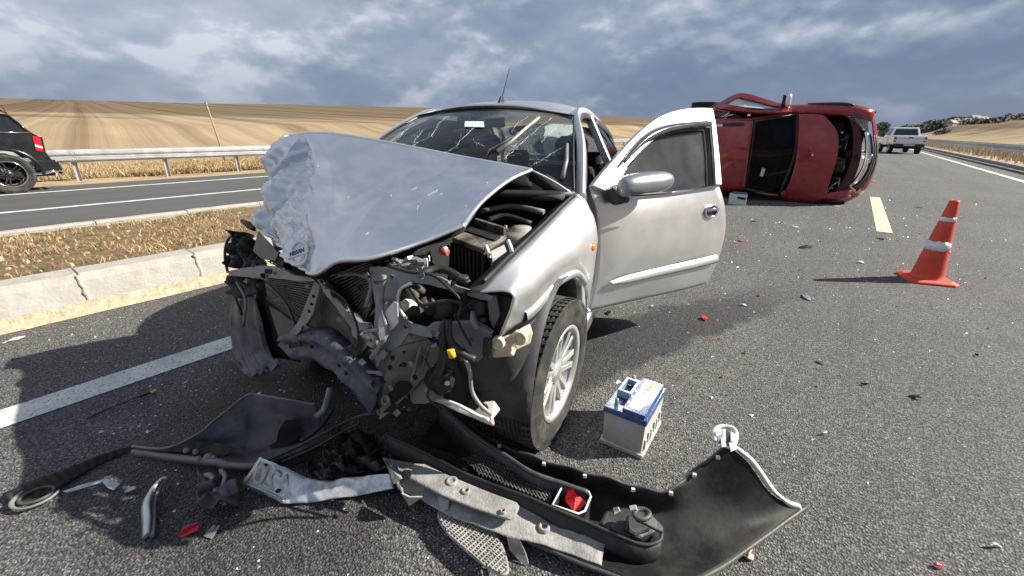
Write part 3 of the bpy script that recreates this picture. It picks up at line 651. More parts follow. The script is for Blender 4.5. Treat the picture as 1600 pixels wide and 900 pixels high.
# behind the crest the sheet drops back to the cowl
rearf = [[np.array(g[0][j]) for j in range(0, 169, 6)]]
for t in (.35, .7, 1.0):
    row = []
    for k, p in enumerate(rearf[0]):
        s_ = -.98+1.66*k/28; cw = np.array((-.40-.17*s_*s_, min(.70, max(-.74, p[1]*(1-.35*t)+.35*t*s_*.70)), .975)); q_ = p*(1-t)+cw*t+np.array((0, 0, .03*sin(pi*t)))+np.array((0, 0, .012))*fbm(p+t, 7, 2); row.append(q_)
    rearf.append(row)
mb = MB(); mb.grid(rearf, True); mb.build('rear_fold', M_SILVH, hood, solid=.006)
# what is left of the right wing
mb = MB(); rows = []
for x in np.linspace(-.68, -.10, 16):
    rows.append([np.array((x, -.845+.10*((z-.4)/.55)**3+.02*max(0, x+.4), z))+np.array((.3, 1, .2))*folded((x*1.5, z*1.5, 2.0), .035*max(0, (x+.62)/.5)) for z in np.linspace(.30 if x < -.56 else .62, .985, 12)])
mb.grid(rows, True); mb.build('right_wing_stub', M_SILV, S, solid=.005)
# inner frame of the hood, glued below the skin
mb = MB(); mb.grid([[np.array(g[i][j])+np.array((-.012, .004, -.026)) for j in range(60, 165, 4)] for i in range(8, 118, 4)], True); mb.build('inner_panel', M_DARK, hood, solid=.004)
mb = MB(); rng = np.random.default_rng(8)
for k in range(12):
    i, j = int(rng.uniform(6, 112)), int(rng.uniform(62, 160)); n_ = int(rng.uniform(2, 7)); dj = rng.choice([-1, 0, 1]); P = [np.array(g[min(120, i+q_)][min(168, max(0, j+dj*q_))])+np.array((.0042, 0, .0046)) for q_ in range(n_)]
    if len(P) > 1: mb.tube(P, .0003+.0004*rng.random(), 3)
mb.build('paint_scratches', mat('scratch_pale', (.72, .74, .76), .5, 0, .1, 20), hood)['kind'] = 'stuff'
# the rear lip that still hangs on the left hinge
lip = [C(830, 266, x=-.45), C(862, 282, x=-.48), C(893, 302, x=-.50)]; lip2 = [C(826, 282, x=-.44), C(850, 296, x=-.47), C(885, 316, x=-.50)]
mb = MB(); mb.grid([lip, lip2], True); mb.build('rear_lip', M_DARK, hood, solid=.006)
mb = MB(); mb.tube(spline(lip, 8), .006, 6); mb.build('lip_edge', M_SILV, hood)
mb = MB(); mb.tube([C(838, 300, x=-.48), C(862, 296, x=-.50), C(884, 314, x=-.52), C(892, 322, x=-.5)], [.012, .010, .012, .014], 7); mb.build('hinge', M_STEEL, hood)
# emblem on the front lip: ring, bar and raised letters, laid on the sheet
def lay(px, py, x, n): return Vector(C(px, py, x=x)+np.array(n)*.02)
_o = SF.loc(CAM_O); _d = SF.R.T @ ray(469, 396); _d = _d/np.linalg.norm(_d); bst = None
for i in range(121):
    for j in range(169):
        w_ = np.array(g[i][j])-_o; e_ = np.linalg.norm(w_-_d*w_.dot(_d))
        if bst is None or e_ < bst[0]: bst = (e_, i, j)
bi, bj = min(max(bst[1], 8), 112), min(max(bst[2], 8), 160)
gn = V3(g[bi][bj+8]-g[bi][bj-8]).cross(V3(g[bi+8][bj]-g[bi-8][bj])).normalized(); ec = V3(g[bi][bj]); tc_ = (V3(_o)-ec).normalized()
if gn.dot(tc_) < 0: gn = -gn
nn = (tc_*.62+gn*.5+Vector((.2, -.35, 0))).normalized(); ec = ec+tc_*.055
q = V3(SF.R.T @ (CAM_R+CAM_U*.16)); q = (q-nn*q.dot(nn)).normalized(); vv = nn.cross(q)
em = thing('emblem', None, None); em.parent = hood
em.matrix_local = Matrix(((q.x, vv.x, nn.x, ec.x), (q.y, vv.y, nn.y, ec.y), (q.z, vv.z, nn.z, ec.z), (0, 0, 0, 1)))
mb = MB(); mb.tube([(.043*cos(t), .043*sin(t), 0) for t in np.linspace(0, 2*pi, 33)], .0065, 8, False); mb.build('ring', mat('emblem_bar_silver', (.78, .80, .83)), em)
mb = MB(); mb.box((0, 0, .006), (.108, .029, .011)); mb.build('bar', mat('emblem_bar_silver', (.90, .92, .95), .3, 0, .03, 20, coat=.6), em, bevel=.004)
def text_obj(txt, size, material, parent, mtx, depth=.002, mirror=False, bold=0.0):
    cu = bpy.data.curves.new('lettering', 'FONT'); cu.body = txt; cu.size = size; cu.extrude = depth; cu.align_x = 'CENTER'; cu.align_y = 'CENTER'; cu.offset = bold
    o = bpy.data.objects.new('lettering', cu); COL.objects.link(o)
    dg = bpy.context.evaluated_depsgraph_get(); me = bpy.data.meshes.new_from_object(o.evaluated_get(dg)); COL.objects.unlink(o); bpy.data.objects.remove(o)
    if mirror: me.transform(Matrix.Scale(-1, 4, (1, 0, 0)))
    me.materials.clear(); me.materials.append(material); t = bpy.data.objects.new('lettering', me); COL.objects.link(t); t.parent = parent; t.matrix_local = mtx; return t
text_obj('NISSAN', .022, mat('emblem_letters', (.05, .07, .12), .4), em, Matrix.Translation((0, 0, .0125)), .001, bold=.0006)

# ---- left front fender
FC = [ # columns by local x from the rear edge to the lamp: four pixels down each
 (-.60, [(908, 300), (925, 345), (931, 400), (919, 484)]),
 (-.42, [(890, 316), (911, 362), (920, 410), (917, 458)]),
 (-.27, [(873, 332), (896, 374), (906, 408), (902, 433)]),
 (-.10, [(850, 355), (874, 392), (882, 420), (878, 441)]),
 (.08, [(826, 379), (850, 412), (858, 440), (853, 466)]),
 (.26, [(801, 404), (826, 434), (836, 464), (832, 491)]),
 (.42, [(773, 432), (800, 448), (812, 478), (806, 509)]),
 (.52, [(750, 455), (786, 455), (803, 474), (782, 526)])]
ctrl = [[C(a, b_, x=x) for a, b_ in r] for x, r in FC]
def fen(u, v, p): d = .016*sin(pi*min(1, v*1.5))+.004*fbm(p, 5, 2); return (0, d, d*.3)
g = surf(ctrl, 44, 18, fen); mb = MB(); mb.grid(g, True); fender = mb.build('front_fender', M_SILV, S, solid=.006, offset=-1)
arch = [g[i][18] for i in range(9, 36)]; mb = MB(); mb.grid([[np.array(p)+np.array(o) for o in ((0, -.004, .034), (0, .012, .030), (0, .016, .006), (0, .008, -.004), (0, -.03, -.006))] for p in arch], True); mb.build('arch_lip', M_SILV, fender)
mb = MB(); mb.grid([[np.array(g[i][0])+np.array(o) for o in ((0, 0, .0), (0, -.05, -.012), (0, -.055, -.06))] for i in range(0, 45)], True); mb.build('gutter', M_DARK, fender, solid=.004)
mb = MB(); mb.tube([np.array(g[i][0])+np.array((0, -.012, .006)) for i in range(2, 42)], .007, 6); mb.build('hood_seal', M_BLACK, fender)
rp = V3(C(922, 385, x=-.50)); mb = MB(); mb.lathe([(0, .014), (.016, .012), (.025, .004), (.027, -.012)], 16, (0, 0, 0), 'y'); o = mb.build('side_repeater', M_AMBER, fender); o.location = rp+Vector((0, .014, 0)); o.scale = (1.25, 1, .85)
# ---- wheels
def wheel(name, parent, loc, spin, steer=0.0, camber=0.0, R=.308, w=.185, rim=.205, rimmat=None, spokes=7, outer=1, flat=0.0, twin=True):
    root = thing(name, None, None); root.parent = parent
    root.matrix_local = Matrix.Translation(V3(loc)) @ Matrix.Rotation(steer, 4, 'Z') @ Matrix.Rotation(camber, 4, 'X') @ Matrix.Rotation(0 if outer > 0 else pi, 4, 'Z') @ Matrix.Rotation(spin, 4, 'Y')
    mb = MB(); h = w/2
    prof = [(rim-.005, -h*.75), (rim+.012, -h*.92), (rim+.05, -h*1.02), (R-.03, -h*.98), (R-.008, -h*.86)]
    tread = []
    for k in range(9):
        yy = -h*.80+k*(1.6*h/8); tread += [(R, yy), (R, yy+.011), (R-.007, yy+.0115), (R-.007, yy+.0155)]
    prof += tread[:-2]+[(R-.008, h*.86), (R-.03, h*.98), (R-.055, h*1.02), (R-.058, h*.995), (rim+.03, h*1.01), (rim+.012, h*.92), (rim-.005, h*.75)]
    mb.lathe(prof, 64, axis='y'); ty = mb.build('tyre', M_RUB, root)
    mb = MB()
    for sgn in (-1, 1):
        for k in range(60):
            a = 2*pi*(k+.25*sgn)/60; cR = Matrix.Rotation(-a, 3, 'Y'); mb.box(cR @ Vector((R-.002, sgn*h*.66, 0)), (.010, h*.42, .016), cR @ Matrix.Rotation(.25*sgn, 3, 'X'))
    mb.build('tread_blocks', M_RUB, ty, fixn=False)['kind'] = 'stuff'
    rm = thing('rim', None, None); rm.parent = root; rmat = rimmat or M_ALLOY
    mb = MB(); mb.lathe([(rim-.004, -h*.75), (rim-.022, -h*.5), (rim-.03, h*.2), (rim-.02, h*.62), (rim-.006, h*.78), (rim+.006, h*.86), (rim+.004, h*.92), (rim-.012, h*.88), (rim-.02, h*.7)], 48, axis='y'); mb.build('rim_barrel', rmat, rm)
    mb = MB(); mb.lathe([(0, h*.70), (.022, h*.70), (.028, h*.66), (.060, h*.62), (.066, h*.50), (.066, h*.2)], 28, axis='y'); mb.build('hub', rmat, rm)
    sp_ = MB()
    for k in range(spokes):
        for t in ((-1, 1) if twin else (0,)):
            a = 2*pi*k/spokes; R3 = Matrix.Rotation(-a, 3, 'Y'); z0 = t*.014; z1 = t*.034
            def q(r, z, dy, wd): return [R3 @ Vector((r, h*dy, z-wd)), R3 @ Vector((r, h*dy, z+wd)), R3 @ Vector((r, h*dy-.022, z+wd*.9)), R3 @ Vector((r, h*dy-.022, z-wd*.9))]
            wd = .0125 if twin else .022
            A, B, D = q(.05, z0, .62, wd*1.3), q(.13, (z0+z1)/2, .70, wd), q(rim-.012, z1, .74, wd*1.25)
            sp_.hexa(A, B); sp_.hexa(B, D)
    if spokes: sp_.build('spokes', rmat, rm, bevel=.003, segs=1)
    mb = MB(); mb.lathe([(0, -h*.45), (rim-.03, -h*.45), (rim-.03, -h*.5), (0, -h*.5)], 30, axis='y'); mb.build('dust_shield', M_DARK, rm)
    mb = MB(); mb.lathe([(0, -h*.1), (.13, -h*.1), (.135, -h*.22), (0, -h*.22)], 30, axis='y'); mb.build('brake_disc', M_STEEL, rm)
    mb = MB()
    for k in range(5):
        a = 2*pi*(k+.5)/5; mb.lathe([(0, h*.64), (.009, h*.63), (.010, h*.52)], 8, (.047*cos(a), 0, .047*sin(a)), 'y')
    mb.build('wheel_bolts', M_STEEL, rm)
    return root
wheel('front_wheel', S, (-.051, .715, .275), .35, steer=-.115, camber=-.03, R=.325, rim=.208)
wheel('front_wheel', S, (-.26, -.70, .308+ground_z(-.26, -.7)), .1, steer=.05, camber=radians(2), outer=-1)
for s_ in (1, -1): wheel('rear_wheel', S, (-2.535, s_*.74, .308), .6, outer=s_)

# ---- body shell behind the front doors' hinges
def side_y(x, z):
    y = np.interp(z, [.16, .26, .45, .70, .84, .93, 1.0], [.755, .80, .838, .845, .825, .755, .70])
    if x < -3.0: y -= .10*((-3.0-x)/.58)**2
    return y
def side_panel(x0, x1, zb, zt, sgn, name, material, parent, nx=30, nzz=14, cut=None):
    rows = []
    for i in range(nx+1):
        x = x0+(x1-x0)*i/nx; b0 = zb(x); rows.append([(x, sgn*side_y(x, b0+(zt-b0)*j/nzz), b0+(zt-b0)*j/nzz) for j in range(nzz+1)])
    mb = MB(); mb.grid(rows, True); return mb.build(name, material, parent, solid=.006)
def rear_arch(x):
    dx = x+2.535; return max(.20, sqrt(max(0, .355**2-dx*dx))+.29) if abs(dx) < .355 else .20
body = thing('body_shell', None, None); body.parent = S
for sg in (1, -1):
    x0 = -1.80 if sg > 0 else -.72
    side_panel(-1.80, -3.56, rear_arch, .95, sg, 'rear_quarter', M_SILV, body, 60)
    if sg < 0:
        side_panel(-.70, -1.79, lambda x: .30, .95, sg, 'side_door', M_SILV, body)
    mb = MB(); mb.hexa([(-.45, sg*.60, .17), (-.45, sg*.785, .17), (-2.22, sg*.785, .17), (-2.22, sg*.60, .17)], [(-.45, sg*.60, .30), (-.45, sg*.80, .30), (-2.22, sg*.80, .30), (-2.22, sg*.60, .30)]); mb.build('sill', M_SILV, body, bevel=.015)
# lower front pillar between fender and door, footwell sides, floor and firewall
for sg in (1, -1):
    mb = MB(); mb.hexa([(-.62, sg*.62, .25), (-.62, sg*.775, .25), (-.70, sg*.775, .25), (-.80, sg*.62, .25)], [(-.50, sg*.60, .97), (-.52, sg*.715, .97), (-.60, sg*.715, .97), (-.72, sg*.60, .97)]); mb.build('hinge_pillar', M_SILV if sg > 0 else M_BLACK, body, bevel=.01)
mb = MB(); mb.box((-1.75, 0, .24), (2.5, 1.3, .05)); mb.build('floor_pan', M_TRIM, body)
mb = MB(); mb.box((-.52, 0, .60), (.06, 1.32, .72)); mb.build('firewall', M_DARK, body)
# rear end
mb = MB(); mb.grid([[(-3.02-.5*u, y, 1.02-.02*u-.05*(y/.7)**2-(.10 if u > .98 else 0)) for y in np.linspace(-.70, .70, 15)] for u in (0, .3, .6, .9, 1.0)], True); mb.build('trunk_lid', M_SILV, body, solid=.01)
mb = MB(); mb.grid([[(-3.53-.06*sin(pi*min(1, (1.0-z)/.75))+.12*(abs(y)/.76)**3, y, z) for y in np.linspace(-.76, .76, 17)] for z in (.93, .75, .6, .45, .3, .22)], True); mb.build('rear_bumper', M_SILV, body, solid=.01)
for sg in (1, -1): mb = MB(); mb.grid([[(-3.50-.02*sin(pi*t)+.03*v, sg*(.50+.24*v), .70+.2*t) for t in np.linspace(0, 1, 6)] for v in np.linspace(0, 1, 5)], True); mb.build('tail_lamp', M_REDP, body, solid=.03)
# greenhouse
WB = lambda s_: np.array((-.32-.20*s_*s_, .695*s_, .965-.0*s_*s_)); WT = lambda s_: np.array((-1.06-.07*s_*s_, .535*s_, 1.392-.045*s_*s_))
wg = [[WB(s_)*(1-t)+WT(s_)*t+np.array((.03*sin(pi*t), 0, .035*sin(pi*t))) for s_ in np.linspace(-1, 1, 21)] for t in np.linspace(0, 1, 12)]
mb = MB(); mb.grid(wg, True); ws = mb.build('windscreen', M_GLASS, S)
mb = MB(); edge = [w[0] for w in wg]+list(wg[-1][1:-1])+[w[-1] for w in reversed(wg)]; mb.tube([np.array(p)+np.array((.003, 0, .004)) for p in edge], .009, 6, flat=.6); mb.tube([np.array(p)+np.array((.003, 0, .004)) for p in wg[0]], .02, 6); mb.build('seal', M_BLACK, ws)
def roof_z(x, y): t = (x+1.08)/-1.42; return 1.392+.092*sin(pi*min(1, .07+.75*t))-.078*(abs(y)/.52)**2.6
rg = [[(x-.07*(y/.56)**2*(1 if x > -1.3 else 0), y*np.interp(x, [-2.5, -1.7, -1.06], [.90, .96, 1.02]), roof_z(x, y)) for y in np.linspace(-.535, .535, 25)] for x in np.linspace(-1.065, -2.50, 26)]
mb = MB(); mb.grid(rg, True); roof = mb.build('roof', M_SILV, body, solid=.012)
an = V3((-1.24, .02, roof_z(-1.24, .02))); mb = MB(); mb.hexa([an+Vector(q_) for q_ in ((.045, -.012, -.01), (.045, .012, -.01), (-.05, .016, -.01), (-.05, -.016, -.01))], [an+Vector(q_) for q_ in ((-.005, -.006, .045), (-.005, .006, .045), (-.035, .006, .045), (-.035, -.006, .045))]); ab = mb.build('antenna', M_BLACK, S, bevel=.004)
top = V3(C(796, 108, x=-1.58)); mb = MB(); mb.tube([an+Vector((-.015, 0, .03)), an.lerp(top, .12), top], [.007, .0042, .0026], 7); mb.build('mast', M_BLACK, ab)
# pillars and roof rails
def beam(path, w, d, name, material, parent, out=(0, 1, 0)):
    P = [V3(p) for p in path]; rows = []
    for i, p in enumerate(P):
        t = (P[min(i+1, len(P)-1)]-P[max(i-1, 0)]).normalized(); o_ = V3(out); o_ = (o_-t*o_.dot(t)).normalized(); b_ = t.cross(o_)
        rows.append([p+o_*d/2+b_*w/2, p+o_*d/2-b_*w/2, p-o_*d/2-b_*w/2, p-o_*d/2+b_*w/2])
    mb = MB(); mb.grid(rows, False, close_v=True); mb.add(rows[0], [(3, 2, 1, 0)]); mb.add(rows[-1], [(0, 1, 2, 3)]); return mb.build(name, material, parent, bevel=.008)
for sg in (1, -1):
    a0, a1 = WB(sg), WT(sg)
    rail = [(a0[0]-.06, a0[1]+.02*sg, a0[2]-.01), (a0*.5+a1*.5)+np.array((-.03, .028*sg, .035)), (a1[0]-.02, a1[1]+.005*sg, a1[2]+.0), (-1.38, sg*.515, 1.392), (-1.75, sg*.50, 1.396), (-2.30, sg*.478, 1.355), (-2.58, sg*.51, 1.27), (-2.92, sg*.62, 1.03), (-3.08, sg*.68, .96)]
    beam(spline(rail, 30), .042, .045, 'roof_rail', M_SILV, body, (0, sg, .4))
    if sg > 0:
        # rubber door seals lining the open doorway
        beam(spline([np.array(p)+np.array((-.035, .008*sg, -.03)) for p in rail[:6]], 24), .034, .034, 'door_seal', M_BLACK, body, (0, sg, .4))
        beam(spline([np.array(p)+np.array((-.062, -.012*sg, -.045)) for p in rail[:6]], 24), .024, .03, 'door_jamb', mat('pillar_trim_grey', (.34, .33, .31), .8, 0, .1, 10), body, (0, sg, .4))
    beam([(-1.80, sg*.77, .28), (-1.78, sg*.735, .92), (-1.73, sg*.655, 1.10), (-1.74, sg*.50, 1.385)], .075, .05, 'centre_pillar', M_SILV if sg > 0 else M_BLACK, body, (0, sg, .3))
    # rear side windows with black frames
    def sw(x, z): return (x, sg*(.735-.52*max(0, z-.93)-.03*max(0, -x-1.8)), z)
    ol = [sw(-1.82, .97), sw(-2.84, 1.0), sw(-2.60, 1.20), sw(-2.36, 1.31), sw(-1.80, 1.36)]
    mb = MB(); mb.plate(ol, .005); mb.build('rear_side_glass', M_TINT if sg > 0 else M_GLASS, body)
    mb = MB(); mb.tube(ol+[ol[0]], .012, 6); mb.build('window_frame', M_BLACK, body)
    mb = MB(); b_ = [np.array(sw(-1.84, 1.36))+np.array((0, sg*.022, .0)), np.array(sw(-2.25, 1.325))+np.array((0, sg*.03, 0)), np.array(sw(-2.50, 1.255))+np.array((0, sg*.03, 0))]
    mb.grid([[p+np.array((0, 0, .015)) for p in spline(b_, 8)], [p+np.array((0, sg*.022, -.045)) for p in spline(b_, 8)]], True); mb.build('rain_deflector', M_BLACK, body, solid=.004)
    if sg < 0:
        ol = [sw(-.62, .97), sw(-1.76, .97), sw(-1.80, 1.335), sw(-1.30, 1.335), sw(-1.08, 1.27)]; mb = MB(); mb.plate(ol, .005); mb.build('front_side_glass', M_GLASS, body)
        mb = MB(); mb.tube(ol+[ol[0]], .013, 6); mb.build('window_frame', M_BLACK, body)
bl = [[np.array((-2.50-.56*t, y*(.86+.26*t), 1.36-.34*t+.02*sin(pi*t)-.05*(y/.53)**2*(1-t))) for y in np.linspace(-.55, .55, 13)] for t in np.linspace(0, 1, 6)]
mb = MB(); mb.grid(bl, True); mb.build('rear_window', glass_mat('rear_glass', (.62, .70, .70), .012), body)
# ---- cabin
def seat(x, y, w, z0=.42, zt=.98, rest=True):
    r_ = thing('seat', None, None); r_.parent = S
    mb = MB(); mb.grid([[(x+.22-.5*u, y+w*(v-.5), z0+.10*sin(pi*min(1, .3+u*.7))*.6+.03*abs(2*v-1)) for v in np.linspace(0, 1, 9)] for u in np.linspace(0, 1, 8)], True); mb.build('cushion', M_SEAT, r_, solid=.14, offset=1)
    mb = MB(); mb.grid([[(x-.25-.17*u+.03*abs(2*v-1), y+w*(v-.5)*(1-.18*u**3), z0+.05+(zt-z0)*u) for v in np.linspace(0, 1, 9)] for u in np.linspace(0, 1, 9)], True); mb.build('backrest', M_SEAT, r_, solid=.13, bevel=.03)
    if rest:
        mb = MB(); mb.grid([[(x-.44-.02*u, y+.13*cos(t)*(1-.5*(2*u-1)**4), zt+.10+.17*u+.0*sin(t)) if k == 0 else (x-.44-.02*u+.05*sin(t), y+.13*cos(t)*(1-.35*(2*u-1)**4), zt+.09+.18*u) for k, t in enumerate(np.linspace(0.001, 2*pi, 13))] for u in np.linspace(0, 1, 7)], True); mb.build('headrest', M_SEAT, r_)
        mb = MB(); mb.tube([(x-.44, y-.05, zt), (x-.44, y-.05, zt+.14)], .008, 6); mb.tube([(x-.44, y+.05, zt), (x-.44, y+.05, zt+.14)], .008, 6); mb.build('headrest_rods', M_CHROME, r_)
    return r_
seat(-1.42, .36, .50); seat(-1.42, -.36, .50); seat(-2.25, 0, 1.22, .42, .92, False)
for y in (-.36, .36):
    mb = MB(); mb.grid([[(-2.66-.04*u, y+.12*cos(t), .98+.15*u) if False else (-2.66-.02*u+.05*sin(t), y+.12*cos(t)*(1-.3*(2*u-1)**4), .97+.15*u) for t in np.linspace(0, 2*pi, 13)] for u in np.linspace(0, 1, 6)], True); mb.build('rear_headrest', M_SEAT, S)
mb = MB(); mb.grid([[(-.42-.42*u, y, .955+.02*sin(pi*u)-.16*max(0, u-.75)*4+(.05*math.exp(-((y-.36)/.17)**2)*u)) for y in np.linspace(-.66, .66, 25)] for u in np.linspace(0, 1, 10)], True); db = mb.build('dashboard', M_TRIM, S, solid=.02)
mb = MB(); mb.box((-.80, 0, .70), (.16, 1.3, .34)); mb.build('lower_dash', M_TRIM, db, bevel=.03)
sw_ = thing('steering_wheel', None, None); sw_.parent = S; sw_.matrix_local = Matrix.Translation((-.98, .36, .87)) @ Matrix.Rotation(radians(-62), 4, 'Y')
mb = MB(); mb.tube([(.185*cos(t), .185*sin(t), 0) for t in np.linspace(0, 2*pi, 33)], .015, 8, False); mb.build('steering_rim', M_TRIM, sw_)
mb = MB(); mb.lathe([(0, .02), (.07, .015), (.08, -.03), (0, -.04)], 16); mb.box((0, 0, -.01), (.02, .36, .02)); mb.box((-.09, 0, -.01), (.18, .04, .02)); mb.build('steering_hub', M_TRIM, sw_)
mb = MB(); mb.box((-1.08, 0, 1.315), (.03, .22, .06), Matrix.Rotation(.3, 3, 'Y')); mb.tube([(-1.08, 0, 1.34), (-1.04, 0, 1.38)], .01, 6); mb.build('rear_view_mirror', M_BLACK, S, bevel=.012)
# on and behind the screen: sticker, cracks, wipers
def wpt(px, py, lift=.004):
    """point of the windscreen seen at a pixel"""
    best = None; o = SF.loc(CAM_O); d = SF.R.T @ ray(px, py)
    for t in np.linspace(0, 1, 60):
        for s_ in np.linspace(-1, 1, 80):
            p = WB(s_)*(1-t)+WT(s_)*t+np.array((.03*sin(pi*t), 0, .035*sin(pi*t))); w = p-o; k = w.dot(d)/d.dot(d); e = np.linalg.norm(w-d*k)
            if best is None or e < best[0]: best = (e, p)
    return best[1]+np.array((lift*.6, 0, lift))
st = [wpt(727, 193, .006), wpt(757, 192.5, .006), wpt(757, 199, .006), wpt(727, 199.5, .006)]
mb = MB(); mb.plate(st, .002); mb.build('toll_sticker', mat('pale_sticker', (.62, .78, .72), .5, 0, .15, 60), ws)
mb = MB(); rng = np.random.default_rng(11)
for chain in [[(645, 192), (632, 205), (622, 218), (612, 230)], [(700, 183), (686, 194), (675, 212), (655, 222), (640, 232)], [(742, 200), (728, 213), (712, 228), (696, 240)], [(826, 183), (808, 196), (800, 206)], [(860, 186), (845, 197), (832, 210), (818, 222), (803, 236), (790, 248)], [(812, 220), (800, 236), (788, 250)], [(880, 228), (862, 240), (845, 251), (828, 262)], [(662, 205), (652, 215), (648, 225)], [(742, 223), (758, 229)], [(870, 200), (856, 212), (846, 224)]]:
    p = [wpt(a, b_, .003) for a, b_ in chain]; path = [x+rng.normal(size=3)*.002 for x in spline(p, 3*len(p))]
    mb.tube(path, [.0004+.0010*rng.random()**4 for _ in path], 4)
    for q_ in path:
        if rng.random() < .8:
            e = q_+np.array((rng.normal()*.012, rng.normal()*.02, rng.normal()*.015)); mb.tube([q_, e], .0005, 3)
        if rng.random() < .16: mb.box(q_, (.003, .007*rng.random()+.002, .007*rng.random()+.002))
mb.build('glass_cracks', M_CRACK, ws)['kind'] = 'stuff'
def lifted(px, py, k): # nearer than the glass by k metres along the sight line
    p = wpt(px, py, 0); o = SF.loc(CAM_O); return p+(o-p)/np.linalg.norm(o-p)*k
mb = MB(); mb.tube([lifted(778, 238, .01), lifted(800, 221, .05), lifted(822, 201, .08), lifted(841, 183, .09)], [.013, .010, .009, .009], 6); wp = mb.build('wiper', mat('wiper_grey', (.34, .32, .28), .5, .3, .15, 20), ws)
mb = MB(); mb.tube([lifted(756, 248, .01), lifted(765, 233, .02), lifted(783, 224, .03), lifted(803, 213, .06)], .006, 6); mb.build('wiper_blade', M_BLACK, wp)
mb = MB(); mb.tube([lifted(886, 226, .02), lifted(884, 250, .02), lifted(881, 277, .012)], [.008, .010, .012], 6); mb.build('wiper', M_STEEL, ws)

# ---- open driver's door in its own hinge frame: s along the door, n outwards, z up
TH = .655; HX, HY = -.722, .80
dl = np.array([-cos(TH), sin(TH), 0]); dn = np.array([sin(TH), cos(TH), 0])
DR = SF.R @ np.stack([dl, dn, [0, 0, 1]], 1); DFm = Frame(DR, SF.wor((HX, HY, 0)))
LEAN = .42; ZB = .955
def Dp(px, py, n=0.0):
    p = DFm.at(px, py, y=n)
    if p[2] > ZB:                     # window frame leans inwards above the belt
        o = DFm.loc(CAM_O); d = DFm.R.T @ ray(px, py); t = (n-LEAN*(0-ZB)-o[1]-LEAN*o[2])/(d[1]+LEAN*d[2]); p = o+t*d
    return p
door = thing('front_door', 'driver door hanging open'.strip(), None); del door['label']; door.parent = S
door.matrix_local = Matrix(((dl[0], dn[0], 0, HX), (dl[1], dn[1], 0, HY), (0, 0, 1, 0), (0, 0, 0, 1)))
top_r = [(921, 292), (945, 302), (985, 306), (1050, 300), (1123, 290)]
bot_r = [(918, 487), (965, 476), (1015, 465), (1065, 454), (1104, 443)]
mid = [[(932, 335), (955, 337), (1000, 337), (1060, 332), (1131, 322)], [(934, 385), (958, 385), (1004, 382), (1060, 375), (1131, 362)], [(930, 435), (960, 432), (1008, 425), (1062, 416), (1121, 404)]]
ctrl = [[Dp(*q_) for q_ in r] for r in [top_r]+mid+[bot_r]]
def dbul(u, v, p): d = .030*sin(pi*u)**.7*sin(pi*(.08+.84*v))+.0015*fbm(p, 5, 2); return (0, d, 0)
g = surf(ctrl, 30, 30, dbul); mb = MB(); mb.grid(g, True); mb.build('outer_skin', M_SILV, door, solid=.006, offset=-1)
mb = MB(); rim_ = [g[0][j] for j in range(31)]+[g[i][30] for i in range(1, 31)]+[g[30][j] for j in range(29, -1, -1)]+[g[i][0] for i in range(29, 0, -1)]
mb.grid([[np.array(p), np.array(p)+np.array((0, -.10, 0))] for p in rim_+rim_[:1]], False); mb.build('door_edge', M_SILV, door, solid=.004)
mb = MB(); mb.grid([[np.array(g[i][j])*np.array((1, 0, 1))+np.array((0, -.10, 0)) for j in range(0, 31, 3)] for i in range(0, 31, 3)], True); mb.build('door_card', M_TRIM, door, solid=.01)
outer = [(921, 292), (940, 268), (962, 243), (984, 219), (1006, 199), (1030, 183), (1058, 174), (1085, 171), (1108, 171.5), (1114, 200), (1119, 245), (1123, 291)]
inner = [(974, 305), (974, 268), (1000, 235), (1024, 214), (1050, 204.5), (1080, 200), (1107, 198), (1111, 240), (1113, 287)]
mb = MB(); OP = spline([Dp(*q_) for q_ in outer[:9]], 30)+[Dp(*q_) for q_ in outer[9:]]; IP = [Dp(*q_) for q_ in inner]
mb.plate(OP+[Dp(1113.5, 290), Dp(1111, 240), Dp(1107, 198), Dp(1080, 200), Dp(1050, 204.5), Dp(1024, 214), Dp(1000, 235), Dp(978, 262), Dp(966, 280), Dp(962, 304), Dp(940, 300)], .045, n=(0, 1, LEAN)); mb.build('window_frame', M_SILV, door, bevel=.006)
gl_ = [Dp(*q_, -.012) for q_ in [(962, 308), (967, 280), (980, 260), (1001, 234), (1024, 213.5), (1050, 204), (1080, 199), (1108, 197), (1112, 240), (1115, 291), (1050, 300), (985, 308)]]
mb = MB(); mb.plate(gl_, .004, n=(0, 1, LEAN)); mb.build('window_glass', M_DGLASS, door)
mb = MB(); mb.tube([Dp(1114, 289, .02), Dp(1112, 240, .02), Dp(1108, 199, .02), Dp(1080, 201, .02), Dp(1050, 206, .02), Dp(1024, 215, .02), Dp(1001, 236, .02), Dp(978, 262, .02)], .008, 6); mb.build('window_seal', M_BLACK, door)
mb = MB(); mb.tube([Dp(948, 303, .012), Dp(985, 307.5, .014), Dp(1050, 301, .014), Dp(1122, 290.5, .012)], [.007, .010, .010, .010], 6); mb.build('belt_strip', M_CHROME, door)
vis_o = [(972, 252), (988, 230), (1006, 211), (1026, 198), (1050, 191), (1080, 188), (1112, 186)]; vis_i = [(976, 256), (993, 238), (1012, 222), (1030, 212), (1052, 204), (1080, 199), (1113, 195)]
mb = MB(); mb.grid([spline([Dp(*q_, .036) for q_ in vis_o], 24), spline([Dp(*((np.array(a)+np.array(b_))/2), .058) for a, b_ in zip(vis_o, vis_i)], 24), spline([Dp(*q_, .052) for q_ in vis_i], 24)], True); mb.build('rain_deflector', mat('smoked_acrylic', (.06, .062, .065), .12, 0, .1, 9, coat=.8), door, solid=.003)
